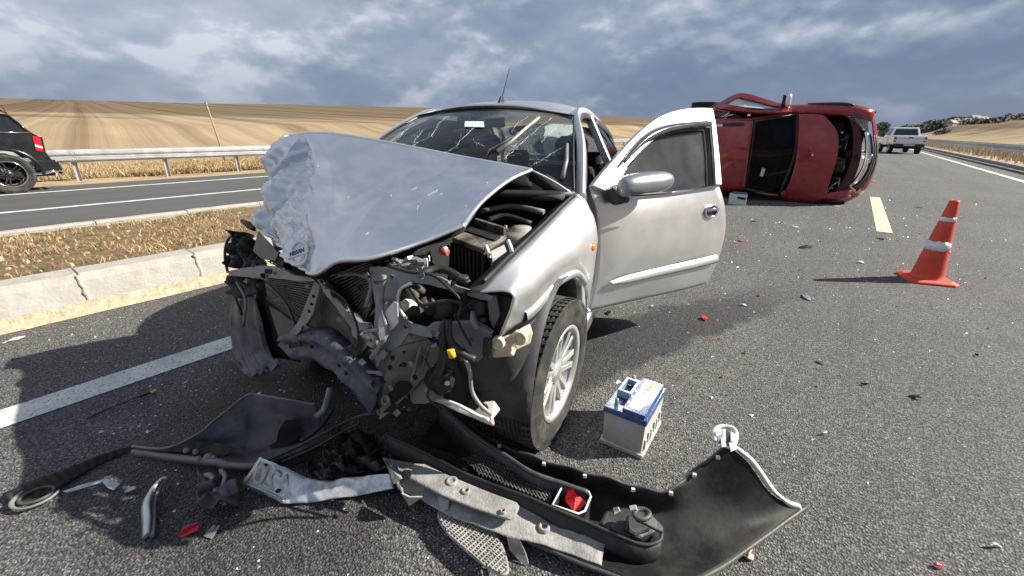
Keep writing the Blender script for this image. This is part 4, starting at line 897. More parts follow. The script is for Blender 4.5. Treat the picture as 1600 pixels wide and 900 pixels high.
mb = MB(); mb.plate([Dp(946, 302, .012), Dp(961, 276, .012), Dp(973, 264, .012), Dp(975, 300, .012), Dp(966, 306, .012)], .014, n=(0, 1, LEAN)); mb.build('corner_trim', mat('grey_trim', (.30, .30, .29), .7, 0, .1, 9), door)
# mirror: shell, base, glass on the far side
mc = Dp(1010, 287, .13); mir = thing('mirror', None, None); mir.parent = door
M3 = [DFm.at(1050, 292, y=.15)-DFm.at(974, 284, y=.15)]
ax = np.linalg.norm(M3[0])/2; mb = MB(); rows = []
for u in np.linspace(0, 1, 13):
    ph = pi*u; rows.append([mc+np.array((-cos(ph)*ax*1.03, (.075 if sin(w) >= 0 else .055)*0+.065*cos(w)*sin(ph)**.55*(.9), .066*sin(w)*sin(ph)**.45*(.80+.25*(1-u))-.012*cos(ph))) for w in np.linspace(0, 2*pi, 21)])
mb.grid(rows, True); mb.build('mirror_shell', mat('silver_mirror_shell', (.27, .29, .335), .36, .7, .05, 4, coat=.5, dirt=(.3, .28, .25), dirt_amt=.3, dscale=9), mir)
mb = MB(); mb.tube([Dp(952, 303, .01), Dp(962, 311, .05), Dp(980, 308, .11)], [.040, .034, .028], 8); mb.build('mirror_base', M_BLACK, mir)
mb = MB(); mb.plate([mc+np.array((ax*.8*cos(w)-.0, -.058, .052*sin(w))) for w in np.linspace(0, 2*pi, 19)[:-1]], .006, n=(0, 1, 0)); mb.build('mirror_glass', M_CHROME, mir)
mb = MB(); mb.tube([mc+np.array((ax*c_, .052, -.046)) for c_ in (-.85, -.3, .3, .8)], [.004, .008, .008, .004], 6); mb.build('mirror_seam', M_BLACK, mir)
# handle
hc = Dp(1112, 330.5, .022); han = thing('door_handle', None, None); han.parent = door
mb = MB(); mb.tube([hc+np.array((.062*cos(w)*(1 if abs(cos(w)) < .8 else 1), 0, .037*sin(w))) for w in np.linspace(0, 2*pi, 25)], .007, 6, False); mb.build('handle_bezel', M_CHROME, han)
mb = MB(); mb.plate([hc+np.array((.060*cos(w), -.012, .035*sin(w))) for w in np.linspace(0, 2*pi, 25)[:-1]], .012, n=(0, 1, 0)); mb.build('handle_cup', M_BLACK, han)
mb = MB(); mb.tube([hc+np.array((-.052, .006, .010)), hc+np.array((0, .014, .014)), hc+np.array((.052, .006, .010))], [.012, .015, .012], 8, flat=.6); mb.build('handle_grip', M_CHROME, han)
# side moulding
mo = [(953, 440), (975, 431.5), (1030, 418), (1080, 407), (1119, 398)]; ml = [(955, 443), (975, 444), (1030, 432), (1080, 421), (1119, 411)]
A = spline([Dp(*q_, .030) for q_ in mo], 16); B = spline([Dp(*q_, .030) for q_ in ml], 16)
mb = MB(); mb.grid([[a, a*.75+b_*.25+np.array((0, .018, 0)), a*.3+b_*.7+np.array((0, .019, 0)), b_, b_+np.array((0, -.012, 0))] for a, b_ in zip(A, B)], True); mb.build('side_moulding', mat('silver_moulding', (.46, .46, .45), .4, .3, .05, 8, dirt=(.3, .28, .22), dirt_amt=.4, dscale=7), door)

# ---- smashed front end of the silver car
def Pp(lst, x=None): return [C(q[0], q[1], x=(q[2] if len(q) > 2 else x)) for q in lst]
def ptube(name, pts, r, material, parent=S, n=7, x=None, k=4): 
    mb = MB(); P = Pp(pts, x); mb.tube(spline(P, k*(len(P)-1)) if len(P) > 2 else P, r if not isinstance(r, list) else list(np.interp(np.linspace(0, len(r)-1, k*(len(P)-1)+1), range(len(r)), r)) if len(P) > 2 else r, n); return mb.build(name, material, parent)
def pplate(name, pts, th, material, parent=S, holes=(), x=None, bevel=.002):
    mb = MB(); mb.plate(Pp(pts, x), th, [Pp(h_, x) for h_ in holes]); return mb.build(name, material, parent, bevel=bevel)
def ring_px(cx, cy, rx, ry, n=9): return [(cx+rx*cos(w), cy+ry*sin(w)) for w in np.linspace(0, 2*pi, n+1)[:-1]]
# engine bay sides, strut tower, slam panel
bay = thing('engine_bay', None, None); bay.parent = S
for sg, x1, zh in ((1, .40, .38), (-1, -.12, .42)):
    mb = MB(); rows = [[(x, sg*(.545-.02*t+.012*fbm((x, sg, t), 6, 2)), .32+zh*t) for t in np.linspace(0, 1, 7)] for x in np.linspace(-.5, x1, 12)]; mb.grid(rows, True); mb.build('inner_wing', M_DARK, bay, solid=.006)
mb = MB(); mb.lathe([(.0, .012), (.04, .012), (.042, 0), (.075, -.006), (.09, -.03), (.10, -.28)], 24, (-.10, .575, .865)); mb.build('strut_tower', mat('wing_primer_grey', (.30, .29, .27), .6, .1, .1, 10, dirt=(.3, .26, .2), dirt_amt=.5, dscale=9), bay)
for k, (a, b_) in enumerate([(791, 361), (798, 366), (804, 370)]): ptube('strut_bolt', [(a, b_, -.10), (a-1, b_-9, -.10)], .006, M_STEEL, bay)
mb = MB(); mb.hexa([(-.30, -.40, .35), (.22, -.36, .35), (.26, .22, .35), (-.30, .22, .35)], [(-.28, -.36, .80), (.10, -.32, .80), (.14, .16, .80), (-.28, .18, .80)]); mb.build('engine_block', M_DARK, bay, bevel=.03)
mb = MB(); mb.box((-.08, -.08, .83), (.26, .42, .05)); mb.build('rocker_cover', M_STEEL, bay, bevel=.015)
# black air box with a dusty lid, clips and a broken spout
def quad_box(name, top, drop, material, bevel=.006, parent=bay, skew=(0, 0, 0)):
    T = [np.array(p) for p in top]; B = [p-np.array((0, 0, drop))+np.array(skew) for p in T]; mb = MB(); mb.hexa(B, T); return mb.build(name, material, parent, bevel=bevel)
tp = [C(707, 371, x=.10), C(755, 388, x=.22), C(791, 366, x=.02), C(745, 351, x=-.12)]
ab_ = quad_box('air_box', [p-np.array((0, 0, .012)) for p in tp], .24, mat('air_box_black', (.007, .007, .0075), .55, 0, .3, 8), .012)
cen = sum(np.array(p) for p in tp)/4
quad_box('air_box_lid', [cen+(p-cen)*1.02 for p in tp], .022, M_DUST, .006, ab_)
mid_ = [tp[0]*.55+tp[3]*.45, tp[1]*.55+tp[2]*.45, tp[1]*.25+tp[2]*.75, tp[0]*.25+tp[3]*.75]
quad_box('lid_recess', [p+np.array((0, 0, .006)) for p in mid_], .012, M_DARK, .003, ab_)
quad_box('lid_rib', [p+np.array((0, 0, .030)) for p in (tp[0]*.12+tp[3]*.88, tp[1]*.12+tp[2]*.88, tp[2], tp[3])], .03, M_DUST, .004, ab_)
for k in range(9):
    t = k/8; p = tp[0]*(1-t)+tp[1]*t; mb = MB(); mb.box(p+np.array((.006, 0, -.13)), (.012, .008, .22)); mb.build('box_rib', mat('air_box_black', (.007, .007, .0075)), ab_)
quad_box('fuse_box', Pp([(766, 392, .20), (788, 381, .12), (792, 392, .15), (769, 405, .22)]), .07, mat('grey_box', (.34, .33, .31), .6, 0, .1, 10, dirt=(.2, .18, .15), dirt_amt=.4, dscale=10), .004)
for a, b_ in ((759, 384), (794, 376)): ptube('lid_clip', [(a, b_, .2), (a+4, b_+10, .22), (a+6, b_+19, .22)], .007, M_WHITEP, bay)
ptube('red_plug', [(688, 391, .28), (700, 395, .28)], [.016, .012], mat('faded_red', (.45, .13, .10), .6, 0, .3, 30), bay)
ptube('plug_cap', [(693, 387, .28), (696, 391, .28)], [.010, .012], M_WHITEP, bay)
# loose hoses and looms in the bay
rng = np.random.default_rng(4)
for k, pts in enumerate([[(612, 415, .42), (640, 402, .36), (662, 408, .30), (690, 425, .3)], [(630, 395, .30), (668, 380, .22), (700, 372, .15)], [(760, 345, -.25), (790, 338, -.3), (830, 350, -.3)], [(750, 330, -.32), (800, 322, -.4), (850, 332, -.38)], [(655, 430, .40), (690, 420, .34), (735, 445, .36)]]):
    ptube('hose', pts, .014 if k > 1 else .010, M_BLACK if k != 3 else M_STEEL, bay)
quad_box('coolant_tank', Pp([(638, 398, .26), (672, 396, .26), (668, 404, .32), (640, 409, .32)]), .05, M_WHITEP, .008)
mb = MB(); rows = []
for k in range(46):
    a, b_ = rng.uniform(604, 660), rng.uniform(404, 420); p = C(a, b_, x=rng.uniform(.40, .47)); s_ = rng.uniform(.004, .011); mb.box(p, (s_*2, s_*rng.uniform(1, 3), s_), Matrix.Rotation(rng.uniform(0, 3), 3, 'Z') @ Matrix.Rotation(rng.uniform(-.6, .6), 3, 'X'))
mb.build('broken_fittings', M_STEEL, bay)['kind'] = 'stuff'
ptube('radiator_cap', [(724, 436, .46), (724, 431, .46)], [.020, .016], M_BLACK, bay)

# radiator pack, twisted
def core(name, tl, tr, br, bl, nf, parent, depth=.03, tubes=True):
    A, B, D, E = [np.array(p) for p in (tl, tr, br, bl)]; n = np.cross(B-A, E-A); n = n/np.linalg.norm(n); n = n if n[0] > 0 else -n
    mb = MB(); mb.hexa([A-n*depth, B-n*depth, D-n*depth, E-n*depth], [A-n*.004, B-n*.004, D-n*.004, E-n*.004]); r_ = mb.build(name, M_CORE, parent)
    mb = MB()
    for k in range(nf+1):
        t = k/nf; p, q_ = A*(1-t)+E*t, B*(1-t)+D*t; wob = [p*(1-s_)+q_*s_+n*(.003+.004*fbm((s_*5, t*7, nf), 1, 2))+np.array((0, 0, .004*fbm((s_*6, t*3, nf+3), 1, 2))) for s_ in np.linspace(0, 1, 9)]
        w = (E-A)/np.linalg.norm(E-A)*np.linalg.norm(E-A)/nf*.26
        mb.grid([[p_+w+n*.0, p_+w*.6+n*.006, p_-w*.6+n*.006, p_-w] for p_ in wob], False)
    o = mb.build('radiator_tubes', mat('radiator_tube', (.20, .18, .155), .5, .5, .3, 30, dirt=(.10, .09, .08), dirt_amt=.7, dscale=14), r_); o['kind'] = 'stuff'
    return r_
rad = thing('radiator', None, None); rad.parent = S
core('condenser_core', C(416, 434, x=.17), C(500, 438, x=.36), C(478, 505, x=.36), C(421, 466, x=.19), 16, rad)
core('radiator_core', C(500, 438, x=.37), C(560, 508, x=.46), C(556, 577, x=.46), C(478, 508, x=.36), 22, rad)
core('radiator_core', C(520, 432, x=.28), C(585, 408, x=.36), C(584, 470, x=.38), C(566, 512, x=.40), 16, rad)
ptube('side_tank', [(571, 520, .49), (562, 548, .49), (551, 574, .48)], [.022, .020, .018], M_BLACK, rad, 10)
pplate('side_channel', [(416, 466, .19), (424, 462, .20), (480, 503, .37), (556, 576, .47), (552, 582, .47), (476, 512, .37)], .012, M_CORE, rad)
fr_ = thing('front_frame', None, None); fr_.parent = S
# bent upper tie bar
pplate('upper_tie_bar', [(358, 424, .10), (380, 419, .13), (410, 415, .18), (428, 416, .21), (445, 421, .25), (462, 430, .30), (490, 434, .36), (497, 440, .37), (470, 440, .32), (445, 436, .27), (425, 434, .22), (395, 433, .17), (362, 431, .11)], .02, M_STEEL, fr_, holes=[[(415, 420, .19), (425, 421, .20), (424, 427, .20), (415, 426, .19)], ring_px(402, 423, 1.6, 2, 6)] if False else ())
pplate('tie_bar_slot', [(414, 420, .21), (425, 421, .23), (425, 428, .23), (414, 427, .21)], .006, M_DARK, fr_)
pplate('diagonal_brace', [(494, 440, .42), (503, 446, .43), (500, 460, .43), (492, 490, .44), (486, 500, .44), (480, 508, .44), (466, 523, .44), (455, 520, .43), (470, 500, .43), (482, 470, .42)], .016, M_STEEL, fr_)
pplate('diagonal_brace', [(499, 436, .43), (508, 437, .43), (517, 448, .44), (524, 460, .45), (545, 485, .48), (565, 503, .50), (578, 505, .51), (580, 512, .51), (566, 516, .51), (561, 530, .51), (553, 524, .50), (552, 512, .49), (535, 490, .47), (520, 470, .46), (508, 455, .44)], .016, M_STEEL, fr_)
for a, b_, x in [(503, 440, .46), (490, 463, .46), (487, 475, .46), (483, 486, .46)]: mb = MB(); mb.lathe([(0, .004), (.006, .003), (.007, 0)], 8, C(a, b_, x=x), 'x'); mb.build('bolt_hole', M_DARK, fr_)
pplate('brace_slot', [(517, 452, .465), (521, 455, .465), (525, 465, .47), (521, 466, .47), (516, 459, .465)], .004, M_DARK, fr_)
# crushed bumper beam
BE_T = [(436, 528, .36), (462, 521, .42), (500, 520, .47), (528, 540, .50), (552, 566, .53), (572, 588, .55), (592, 606, .56)]; BE_B = [(440, 540, .36), (458, 560, .42), (490, 563, .48), (515, 578, .52), (540, 598, .55), (560, 622, .57), (580, 648, .58)]
tpb, btb = spline(Pp(BE_T), 28), spline(Pp(BE_B), 28); rows = []
for i, (a, b_) in enumerate(zip(tpb, btb)):
    rows.append([a+np.array((-.05, 0, 0)), a, a*.75+b_*.25+np.array((.012, 0, 0)), a*.6+b_*.4+np.array((-.006, 0, 0)), a*.35+b_*.65+np.array((-.004, 0, 0)), a*.2+b_*.8+np.array((.012, 0, 0)), b_, b_+np.array((-.05, 0, 0))])
    rows[-1] = [p+np.array((.010, 0, .006))*fbm(p*1.0, 14, 2)+np.array((.8, .2, .4))*folded(np.array(p)*2.6, .016) for p in rows[-1]]
mb = MB(); mb.grid(rows, True); mb.build('bumper_beam', M_STEELB, fr_, solid=.004)
for a, b_, x in [(530, 571, .56), (541, 583, .57), (487, 541, .50)]: mb = MB(); mb.lathe([(0, .004), (.007, .003), (.008, 0)], 8, C(a, b_, x=x), 'x'); mb.build('beam_hole', M_DARK, fr_)
# left lamp panel: sheet with the empty lamp opening
OUT = [(578, 416, .46), (610, 418, .48), (650, 424, .50), (690, 433, .50), (716, 447, .51), (748, 456, .50), (772, 462, .49), (768, 470, .49), (752, 468, .49), (712, 455, .50), (672, 445, .50), (645, 441, .50), (628, 449, .50), (622, 464, .50), (625, 484, .50), (634, 498, .50), (645, 505, .51), (668, 511, .51), (678, 503, .51), (692, 502, .51), (697, 520, .51), (690, 530, .51), (660, 525, .52), (640, 520, .52), (625, 540, .53), (602, 552, .53), (590, 574, .53), (586, 556, .52), (584, 520, .51), (588, 480, .49), (583, 448, .47)]
pplate('lamp_panel', OUT, .008, mat('lamp_panel_grey', (.22, .24, .255), .5, .3, .2, 14, .15, 60, dirt=(.27, .265, .25), dirt_amt=.5, dscale=18), fr_)
ptube('panel_flange', [(645, 442, .51), (628, 450, .51), (622, 465, .51), (625, 484, .51), (635, 499, .51)], .006, M_SILV, fr_)
pplate('scraped_patch', [(592, 498, .535), (616, 470, .52), (622, 474, .52), (623, 505, .535), (596, 530, .54), (590, 520, .54)], .004, mat('scraped_bare_metal', (.62, .61, .57), .45, .5, .1, 16, dirt=(.35, .33, .3), dirt_amt=.4, dscale=20), fr_)
for a, b_ in [(634, 510), (678, 526), (696, 510)]: mb = MB(); mb.lathe([(0, .004), (.006, .003), (.007, 0)], 8, C(a, b_, x=.525), 'x'); mb.build('bolt_hole', M_DARK, fr_)
quad_box('white_clip', Pp([(591, 511, .55), (601, 510, .55), (602, 518, .56), (592, 520, .56)]), .03, M_WHITEP, .004, fr_)
ptube('clamp', [(570, 519, .53), (584, 516, .54), (592, 516, .54)], .007, M_STEEL, fr_)
ptube('lamp_bracket', [(579, 522, .54), (586, 530, .55), (584, 540, .55), (577, 536, .54)], .010, M_STEEL, fr_)
# what shows inside the lamp opening
LAMPIN = mat('lamp_well_clutter', (.05, .048, .045), .6, .2, .4, 30, .2, 60, dirt=(.28, .25, .21), dirt_amt=.5, dscale=14)
rng = np.random.default_rng(9)
for k, (a, b_, x, r) in enumerate([(640, 460, .34, .018), (648, 488, .38, .020), (636, 478, .36, .022), (666, 478, .30, .03), (695, 486, .28, .035), (725, 492, .34, .025), (652, 452, .30, .014)]):
    ptube('lamp_well_part', [(a-6, b_+3, x), (a, b_-2, x+.02), (a+9, b_+4, x)], r, LAMPIN if k not in (0, 2) else M_WHITEP if k == 2 else LAMPIN, fr_)
ptube('air_duct', [(720, 488, .36), (735, 480, .34), (752, 486, .36), (757, 497, .38)], [.028, .03, .03, .026], M_BLACK, fr_)
pplate('lamp_well_back', [(615, 440, .22), (770, 462, .26), (775, 515, .26), (618, 520, .22)], .01, M_DARK, fr_)
pplate('wing_support', [(762, 460, .44), (776, 461, .44), (782, 490, .44), (772, 512, .44), (766, 500, .44)], .012, M_STEEL, fr_)
pplate('wing_inner', [(778, 460, .42), (800, 466, .42), (800, 488, .42), (778, 518, .42), (774, 492, .42)], .006, M_BLACK, fr_)
# chassis leg
lg = thing('chassis_leg', None, None); lg.parent = S
def slab(name, front, back_dx, th, material, parent): # plate with returned top and bottom flange
    pplate(name, front, th, material, parent)
M_LEG = mat('chassis_grey', (.235, .23, .215), .55, .25, .15, 9, .1, 40, dirt=(.15, .135, .11), dirt_amt=.5, dscale=10)
slab('leg_side_plate', [(612, 543, .52), (640, 536, .50), (668, 530, .46), (693, 547, .40), (672, 578, .40), (645, 606, .46), (620, 632, .50), (593, 655, .52), (595, 618, .52), (603, 580, .52)], 0, .012, M_LEG, lg)
pplate('leg_top_plate', [(590, 546, .50), (612, 542, .53), (650, 524, .50), (668, 527, .46), (640, 519, .36), (606, 534, .40)], .01, M_LEG, lg)
pplate('leg_inner_plate', [(570, 562, .44), (576, 546, .44), (610, 546, .515), (602, 590, .515), (594, 618, .515), (572, 592, .46), (566, 580, .44)], .01, mat('chassis_shade_grey', (.17, .17, .172), .6, .25, .2, 9, .1, 40, dirt=(.28, .26, .22), dirt_amt=.4, dscale=10), lg)
pplate('crush_can_flap', [(577, 546, .53), (600, 546, .55), (606, 552, .55), (600, 562, .55), (592, 556, .55)], .008, M_LEG, lg)
pplate('crush_can_flap', [(569, 578, .52), (596, 580, .54), (598, 588, .54), (590, 586, .54), (588, 584, .54), (571, 584, .53)], .010, M_LEG, lg)
pplate('torn_flap', [(567, 582, .53), (572, 590, .54), (578, 602, .54), (566, 598, .53)], .004, M_WHITEP, lg)
pplate('leg_face', [(570, 588, .52), (592, 590, .535), (594, 618, .53), (592, 650, .53), (578, 618, .52), (570, 605, .52)], .008, mat('chassis_rusty', (.10, .085, .07), .7, .1, .4, 14, .2, 40, dirt=(.22, .17, .12), dirt_amt=.5, dscale=9), lg)
pplate('tow_pocket', [(606, 618, .535), (622, 596, .52), (638, 596, .50), (646, 604, .475), (636, 616, .50), (612, 632, .53)], .006, M_DARK, lg)
pplate('tow_loop', [(598, 645, .54), (612, 632, .54), (620, 632, .53), (612, 642, .53)], .006, M_DARK, lg)
mb = MB(); mb.tube([C(602+5*cos(w), 625+6*sin(w), x=.545) for w in np.linspace(0, 2*pi, 15)], .006, 6, False); mb.build('tow_eye', M_STEEL, lg)
for a, b_, x, r in [(614, 559, .535, .008), (610, 574, .535, .009), (632, 569, .53, .008), (627, 570, .53, .005), (649, 589, .50, .009), (611, 606, .535, .010), (642, 569, .52, .012), (632, 550, .525, .005)]:
    mb = MB(); mb.lathe([(0, .006), (r, .005), (r, 0)], 10, C(a, b_, x=x), 'x'); mb.build('leg_hole', M_DARK if r != .010 and r != .012 else M_STEEL, lg)
for a in (0, 1): pplate('leg_ridge', [(656+a*13, 540-a*2, .47-.02*a), (660+a*13, 541-a*2, .47-.02*a), (646+a*14, 596-a*10, .485-.03*a), (642+a*14, 594-a*10, .485-.03*a)], .016, M_LEG, lg)
pplate('subframe', [(640, 612, .42), (666, 585, .38), (690, 568, .34), (700, 600, .34), (690, 622, .36), (664, 628, .40), (642, 628, .43)], .05, M_LEG, lg, bevel=.01)
# left wheel well and dangling harness
well = thing('wheel_well', None, None); well.parent = S
M_LINER = mat('liner_plastic', (.030, .031, .034), .6, 0, .3, 6, .15, 30, dirt=(.15, .145, .135), dirt_amt=.5, dscale=5)
WT_ = [(694, 548, .42), (730, 540, .44), (768, 545, .44), (810, 520, .38), (838, 496, .26)]; WBm = [(700, 600, .30), (735, 600, .34), (770, 602, .34), (805, 585, .32), (836, 530, .24)]; WBB = [(702, 640, .22), (735, 645, .26), (768, 650, .26), (795, 640, .22), (822, 580, .18)]
g = surf([Pp(WT_), Pp(WBm), Pp(WBB)], 16, 24, lambda u, v, p: (.012*fbm(p, 9, 2), 0, 0)); mb = MB(); mb.grid(g, True); mb.build('front_liner', M_LINER, well, solid=.004)
mb = MB(); rows = []
for k in range(21):
    a = pi*(-.02+1.04*k/20); rows.append([(-.051+.385*cos(a), y, .30+.39*sin(a)) for y in np.linspace(.56, .775, 5)])
mb.grid(rows, True); mb.build('arch_liner', M_LINER, well, solid=.004)
mb = MB(); mb.plate([(-.45, .74, .04), (-.45, .58, .04), (-.44, .58, .36), (-.44, .80, .40)], .006); mb.build('mud_flap', M_BLACK, well)
mb = MB(); mb.tube([(-.05, .30, .28), (-.05, .62, .27)], .022, 8); mb.tube([(-.05, .60, .30), (-.08, .57, .86)], [.03, .035], 10); mb.build('suspension', M_DARK, well)
pplate('lamp_fragment', [(766, 536, .47), (782, 528, .48), (800, 522, .46), (828, 506, .40), (832, 520, .40), (828, 536, .40), (806, 546, .44), (802, 556, .46), (770, 558, .48)], .012, M_BEIGE, well, bevel=.004)
for a, b_, r, x in ((778, 536, .026, .495), (812, 528, .030, .46)):
    mb = MB(); mb.lathe([(0, .002), (r*.45, .003), (r*.5, .007), (r*.72, .007), (r*.76, .001), (r*.8, -.008)], 18, C(a, b_, x=x), 'x', False); mb.build('fragment_boss', M_BEIGE, well)
pplate('bent_bracket', [(728, 512, .47), (752, 505, .48), (768, 525, .49), (764, 545, .49), (748, 565, .49), (736, 562, .48), (727, 540, .47)], .010, M_STEEL, well)
pplate('cross_member', [(700, 503, .46), (742, 500, .48), (770, 518, .48), (762, 534, .48), (730, 540, .47), (712, 548, .46), (700, 536, .46)], .02, mat('lamp_panel_grey', (.2, .22, .24)), well, bevel=.004)
ptube('bracket_stud', [(739, 487, .48), (740, 503, .50), (748, 514, .51)], [.007, .012, .008], M_STEEL, well)
pplate('black_tab', [(756, 527, .505), (770, 533, .505), (766, 558, .505), (754, 555, .505)], .01, M_BLACK, well)
har = thing('wiring_harness', None, None); har.parent = S
ptube('loom', [(696, 500, .54), (692, 520, .55), (694, 545, .55), (688, 575, .53), (676, 598, .51), (690, 604, .5)], [.012, .016, .016, .014, .018, .012], M_BLACK, har)
ptube('loom', [(701, 500, .55), (703, 530, .56), (722, 552, .56), (742, 562, .55)], [.010, .010, .012, .012], M_BLACK, har)
ptube('cable', [(727, 560, .54), (734, 580, .52), (737, 610, .48), (750, 632, .46), (768, 648, .45)], .0065, mat('grey_cable', (.30, .29, .27), .5, 0, .2, 20), har)
ptube('connector', [(702, 546, .56), (710, 555, .57)], .016, M_BLACK, har, 4)
ptube('yellow_connector', [(704, 546, .585), (707, 558, .585)], .011, M_YEL, har, 6)
ptube('horn', [(676, 590, .48), (694, 596, .50)], [.035, .045], M_DARK, har, 14); ptube('horn_rim', [(694, 596, .50), (698, 598, .505)], [.047, .030], M_BLACK, har, 14); ptube('horn_bolt', [(697, 598, .51), (700, 599, .515)], .008, M_WHITEP, har, 6)
# lower tie piece, pale and bent
lt = thing('lower_bracket', None, None); lt.parent = S
pplate('bracket_arm', [(676, 626, .42), (690, 622, .42), (716, 630, .42), (742, 642, .42), (756, 628, .40), (772, 626, .38), (782, 640, .38), (770, 655, .42), (772, 666, .43), (760, 662, .43), (742, 654, .43), (716, 644, .44), (692, 632, .43)], .012, mat('pale_aluminium', (.55, .54, .50), .4, .5, .15, 14, dirt=(.2, .18, .15), dirt_amt=.5, dscale=16), lt, bevel=.004)
ptube('bracket_rib', [(692, 624, .44), (718, 634, .45), (744, 648, .45), (764, 656, .45)], .006, M_WHITEP, lt)
mb = MB(); mb.lathe([(0, .008), (.014, .006), (.015, 0)], 12, C(757, 636, x=.42), 'x'); mb.build('bush_hole', M_DARK, lt)
ptube('bolt_end', [(768, 656, .44), (769, 664, .45)], .008, mat('pink_cap', (.70, .45, .42), .5), lt, 6)

# right front corner: torn liner, crumpled black plastic, collapsed wing
rc = thing('torn_corner', None, None); rc.parent = S
LC = [[(374, 455, -.02), (380, 452, 0), (388, 452, .02), (394, 458, .04), (400, 470, .06)],
      [(361, 480, -.04), (372, 484, .02), (384, 492, .05), (398, 500, .08), (410, 506, .10)],
      [(360, 510, -.04), (374, 516, .03), (388, 520, .06), (404, 524, .09), (414, 530, .10)],
      [(366, 545, -.02), (380, 550, .05), (394, 552, .08), (410, 552, .10), (424, 556, .12)],
      [(372, 572, .02), (386, 572, .08), (400, 568, .11), (418, 566, .12), (436, 566, .14)],
      [(378, 584, .06), (392, 586, .12), (404, 584, .14), (416, 580, .14), (432, 572, .15)]]
g = surf([Pp(r) for r in LC], 40, 36, lambda u, v, p: tuple((.022*tri(v*3.3+.15*sin(u*5))*(.4+u)+.008*fbm(p, 12, 2))*np.array((.8, .5, 0)))); mb = MB(); mb.grid(g, True)
M_TORN = mat('torn_liner_grey', (.085, .09, .10), .45, 0, .2, 7, .1, 40, dirt=(.20, .195, .18), dirt_amt=.6, dscale=6)
mb.build('hanging_liner', M_TORN, rc, solid=.004)
for pts in ([(356, 560, .0), (372, 566, .05), (380, 576, .06), (386, 584, .08), (372, 588, .06), (366, 574, .02)], [(384, 584, .08), (398, 578, .12), (412, 574, .14), (420, 580, .15), (404, 590, .13), (388, 592, .1)], [(418, 570, .14), (434, 560, .14), (438, 570, .15), (424, 582, .16)]): pplate('liner_shred', pts, .005, M_TORN, rc)
ptube('liner_rib', [(364, 452, .0), (370, 470, .03), (378, 492, .06)], .007, M_BLACK, rc)
rng = np.random.default_rng(14); rows = []
LCB = [[(366, 372, -.06), (378, 362, -.04), (390, 368, -.02), (398, 380, .0)], [(356, 386, -.05), (372, 384, 0), (390, 386, .03), (404, 392, .04)], [(358, 402, -.04), (374, 404, .02), (394, 404, .05), (412, 404, .08)], [(360, 418, -.02), (376, 420, .03), (396, 420, .05), (414, 416, .08)]]
g = surf([Pp(r) for r in LCB], 26, 26, lambda u, v, p: tuple(folded(np.array(p)*2.2, .10)*np.array((.9, .3, .4)))); mb = MB(); mb.grid(g, True); mb.build('crumpled_plastic', M_BLACK, rc, solid=.004)
ptube('torn_strap', [(372, 366, .0), (358, 372, -.02), (352, 388, -.02), (352, 408, 0), (356, 426, .02)], .007, M_BLACK, rc)
ptube('torn_strap', [(378, 345, -.02), (390, 352, .0), (398, 358, .02)], [.01, .02, .012], M_BLACK, rc)
pplate('wing_shred', [(404, 362, .08), (420, 378, .14), (436, 396, .20), (430, 408, .2), (410, 405, .15), (396, 392, .09)], .006, mat('smoky_grey', (.16, .15, .14), .6, .2, .2, 9), rc)
core('upper_core', C(426, 392, x=.10), C(446, 410, x=.16), C(444, 420, x=.16), C(420, 408, x=.10), 6, rc)
g = surf([Pp(r) for r in [[(357, 430, .05), (380, 432, .08), (404, 436, .12)], [(356, 445, .04), (380, 446, .08), (402, 450, .12)], [(357, 458, .04), (374, 466, .07), (398, 460, .11)]]], 14, 16, lambda u, v, p: tuple(folded(np.array(p)*2.5, .06)*np.array((.9, .3, .4)))); mb = MB(); mb.grid(g, True); mb.build('crushed_end', mat('rusty_dark_metal', (.08, .07, .062), .6, .3, .4, 14, .2, 40, dirt=(.17, .14, .11), dirt_amt=.5, dscale=10), rc, solid=.005)
g = surf([Pp(r) for r in [[(404, 440, .0), (420, 440, .05), (440, 470, .08)], [(398, 500, .0), (425, 500, .06), (452, 520, .1)], [(415, 560, .0), (440, 560, .06), (470, 566, .1)]]], 8, 8); mb = MB(); mb.grid(g, True); mb.build('wheel_house_panel', M_DARK, rc, solid=.005)
pplate('lower_corner', [(422, 478, .22), (440, 488, .28), (462, 505, .36), (470, 520, .40), (450, 534, .38), (438, 528, .34), (430, 505, .27)], .012, M_LINER, rc)

# small torn tabs, bolts and cut wires through the wreck
rng = np.random.default_rng(52)
tg = thing('torn_bits', None, None); tg.parent = S
for k, (a, b_, x) in enumerate([(388, 440, .12), (412, 430, .2), (436, 470, .28), (455, 540, .42), (474, 512, .44), (512, 448, .45), (530, 500, .5), (548, 545, .52), (566, 566, .53), (584, 600, .56), (600, 470, .5), (612, 432, .5), (660, 432, .5), (706, 442, .51), (640, 530, .54), (664, 552, .5), (680, 540, .52), (700, 580, .48), (718, 520, .5), (724, 560, .5), (740, 530, .5), (756, 500, .5), (664, 610, .46), (640, 640, .46), (620, 645, .5), (706, 610, .42), (680, 520, .54), (590, 440, .5), (574, 430, .46), (560, 450, .42), (480, 445, .42), (450, 450, .34), (430, 425, .24), (396, 412, .14)]):
    n_ = rng.integers(4, 7); P = [C(a+rng.uniform(3, 9)*cos(w), b_+rng.uniform(2, 7)*sin(w), x=x+.02+rng.uniform(-.015, .02)) for w in np.linspace(0, 2*pi, n_+1)[:-1]]
    mb = MB(); mb.plate(P, .003); mb.build('torn_tab', [M_STEEL, M_BLACK, M_LEG, M_STEELB][k % 4], tg)
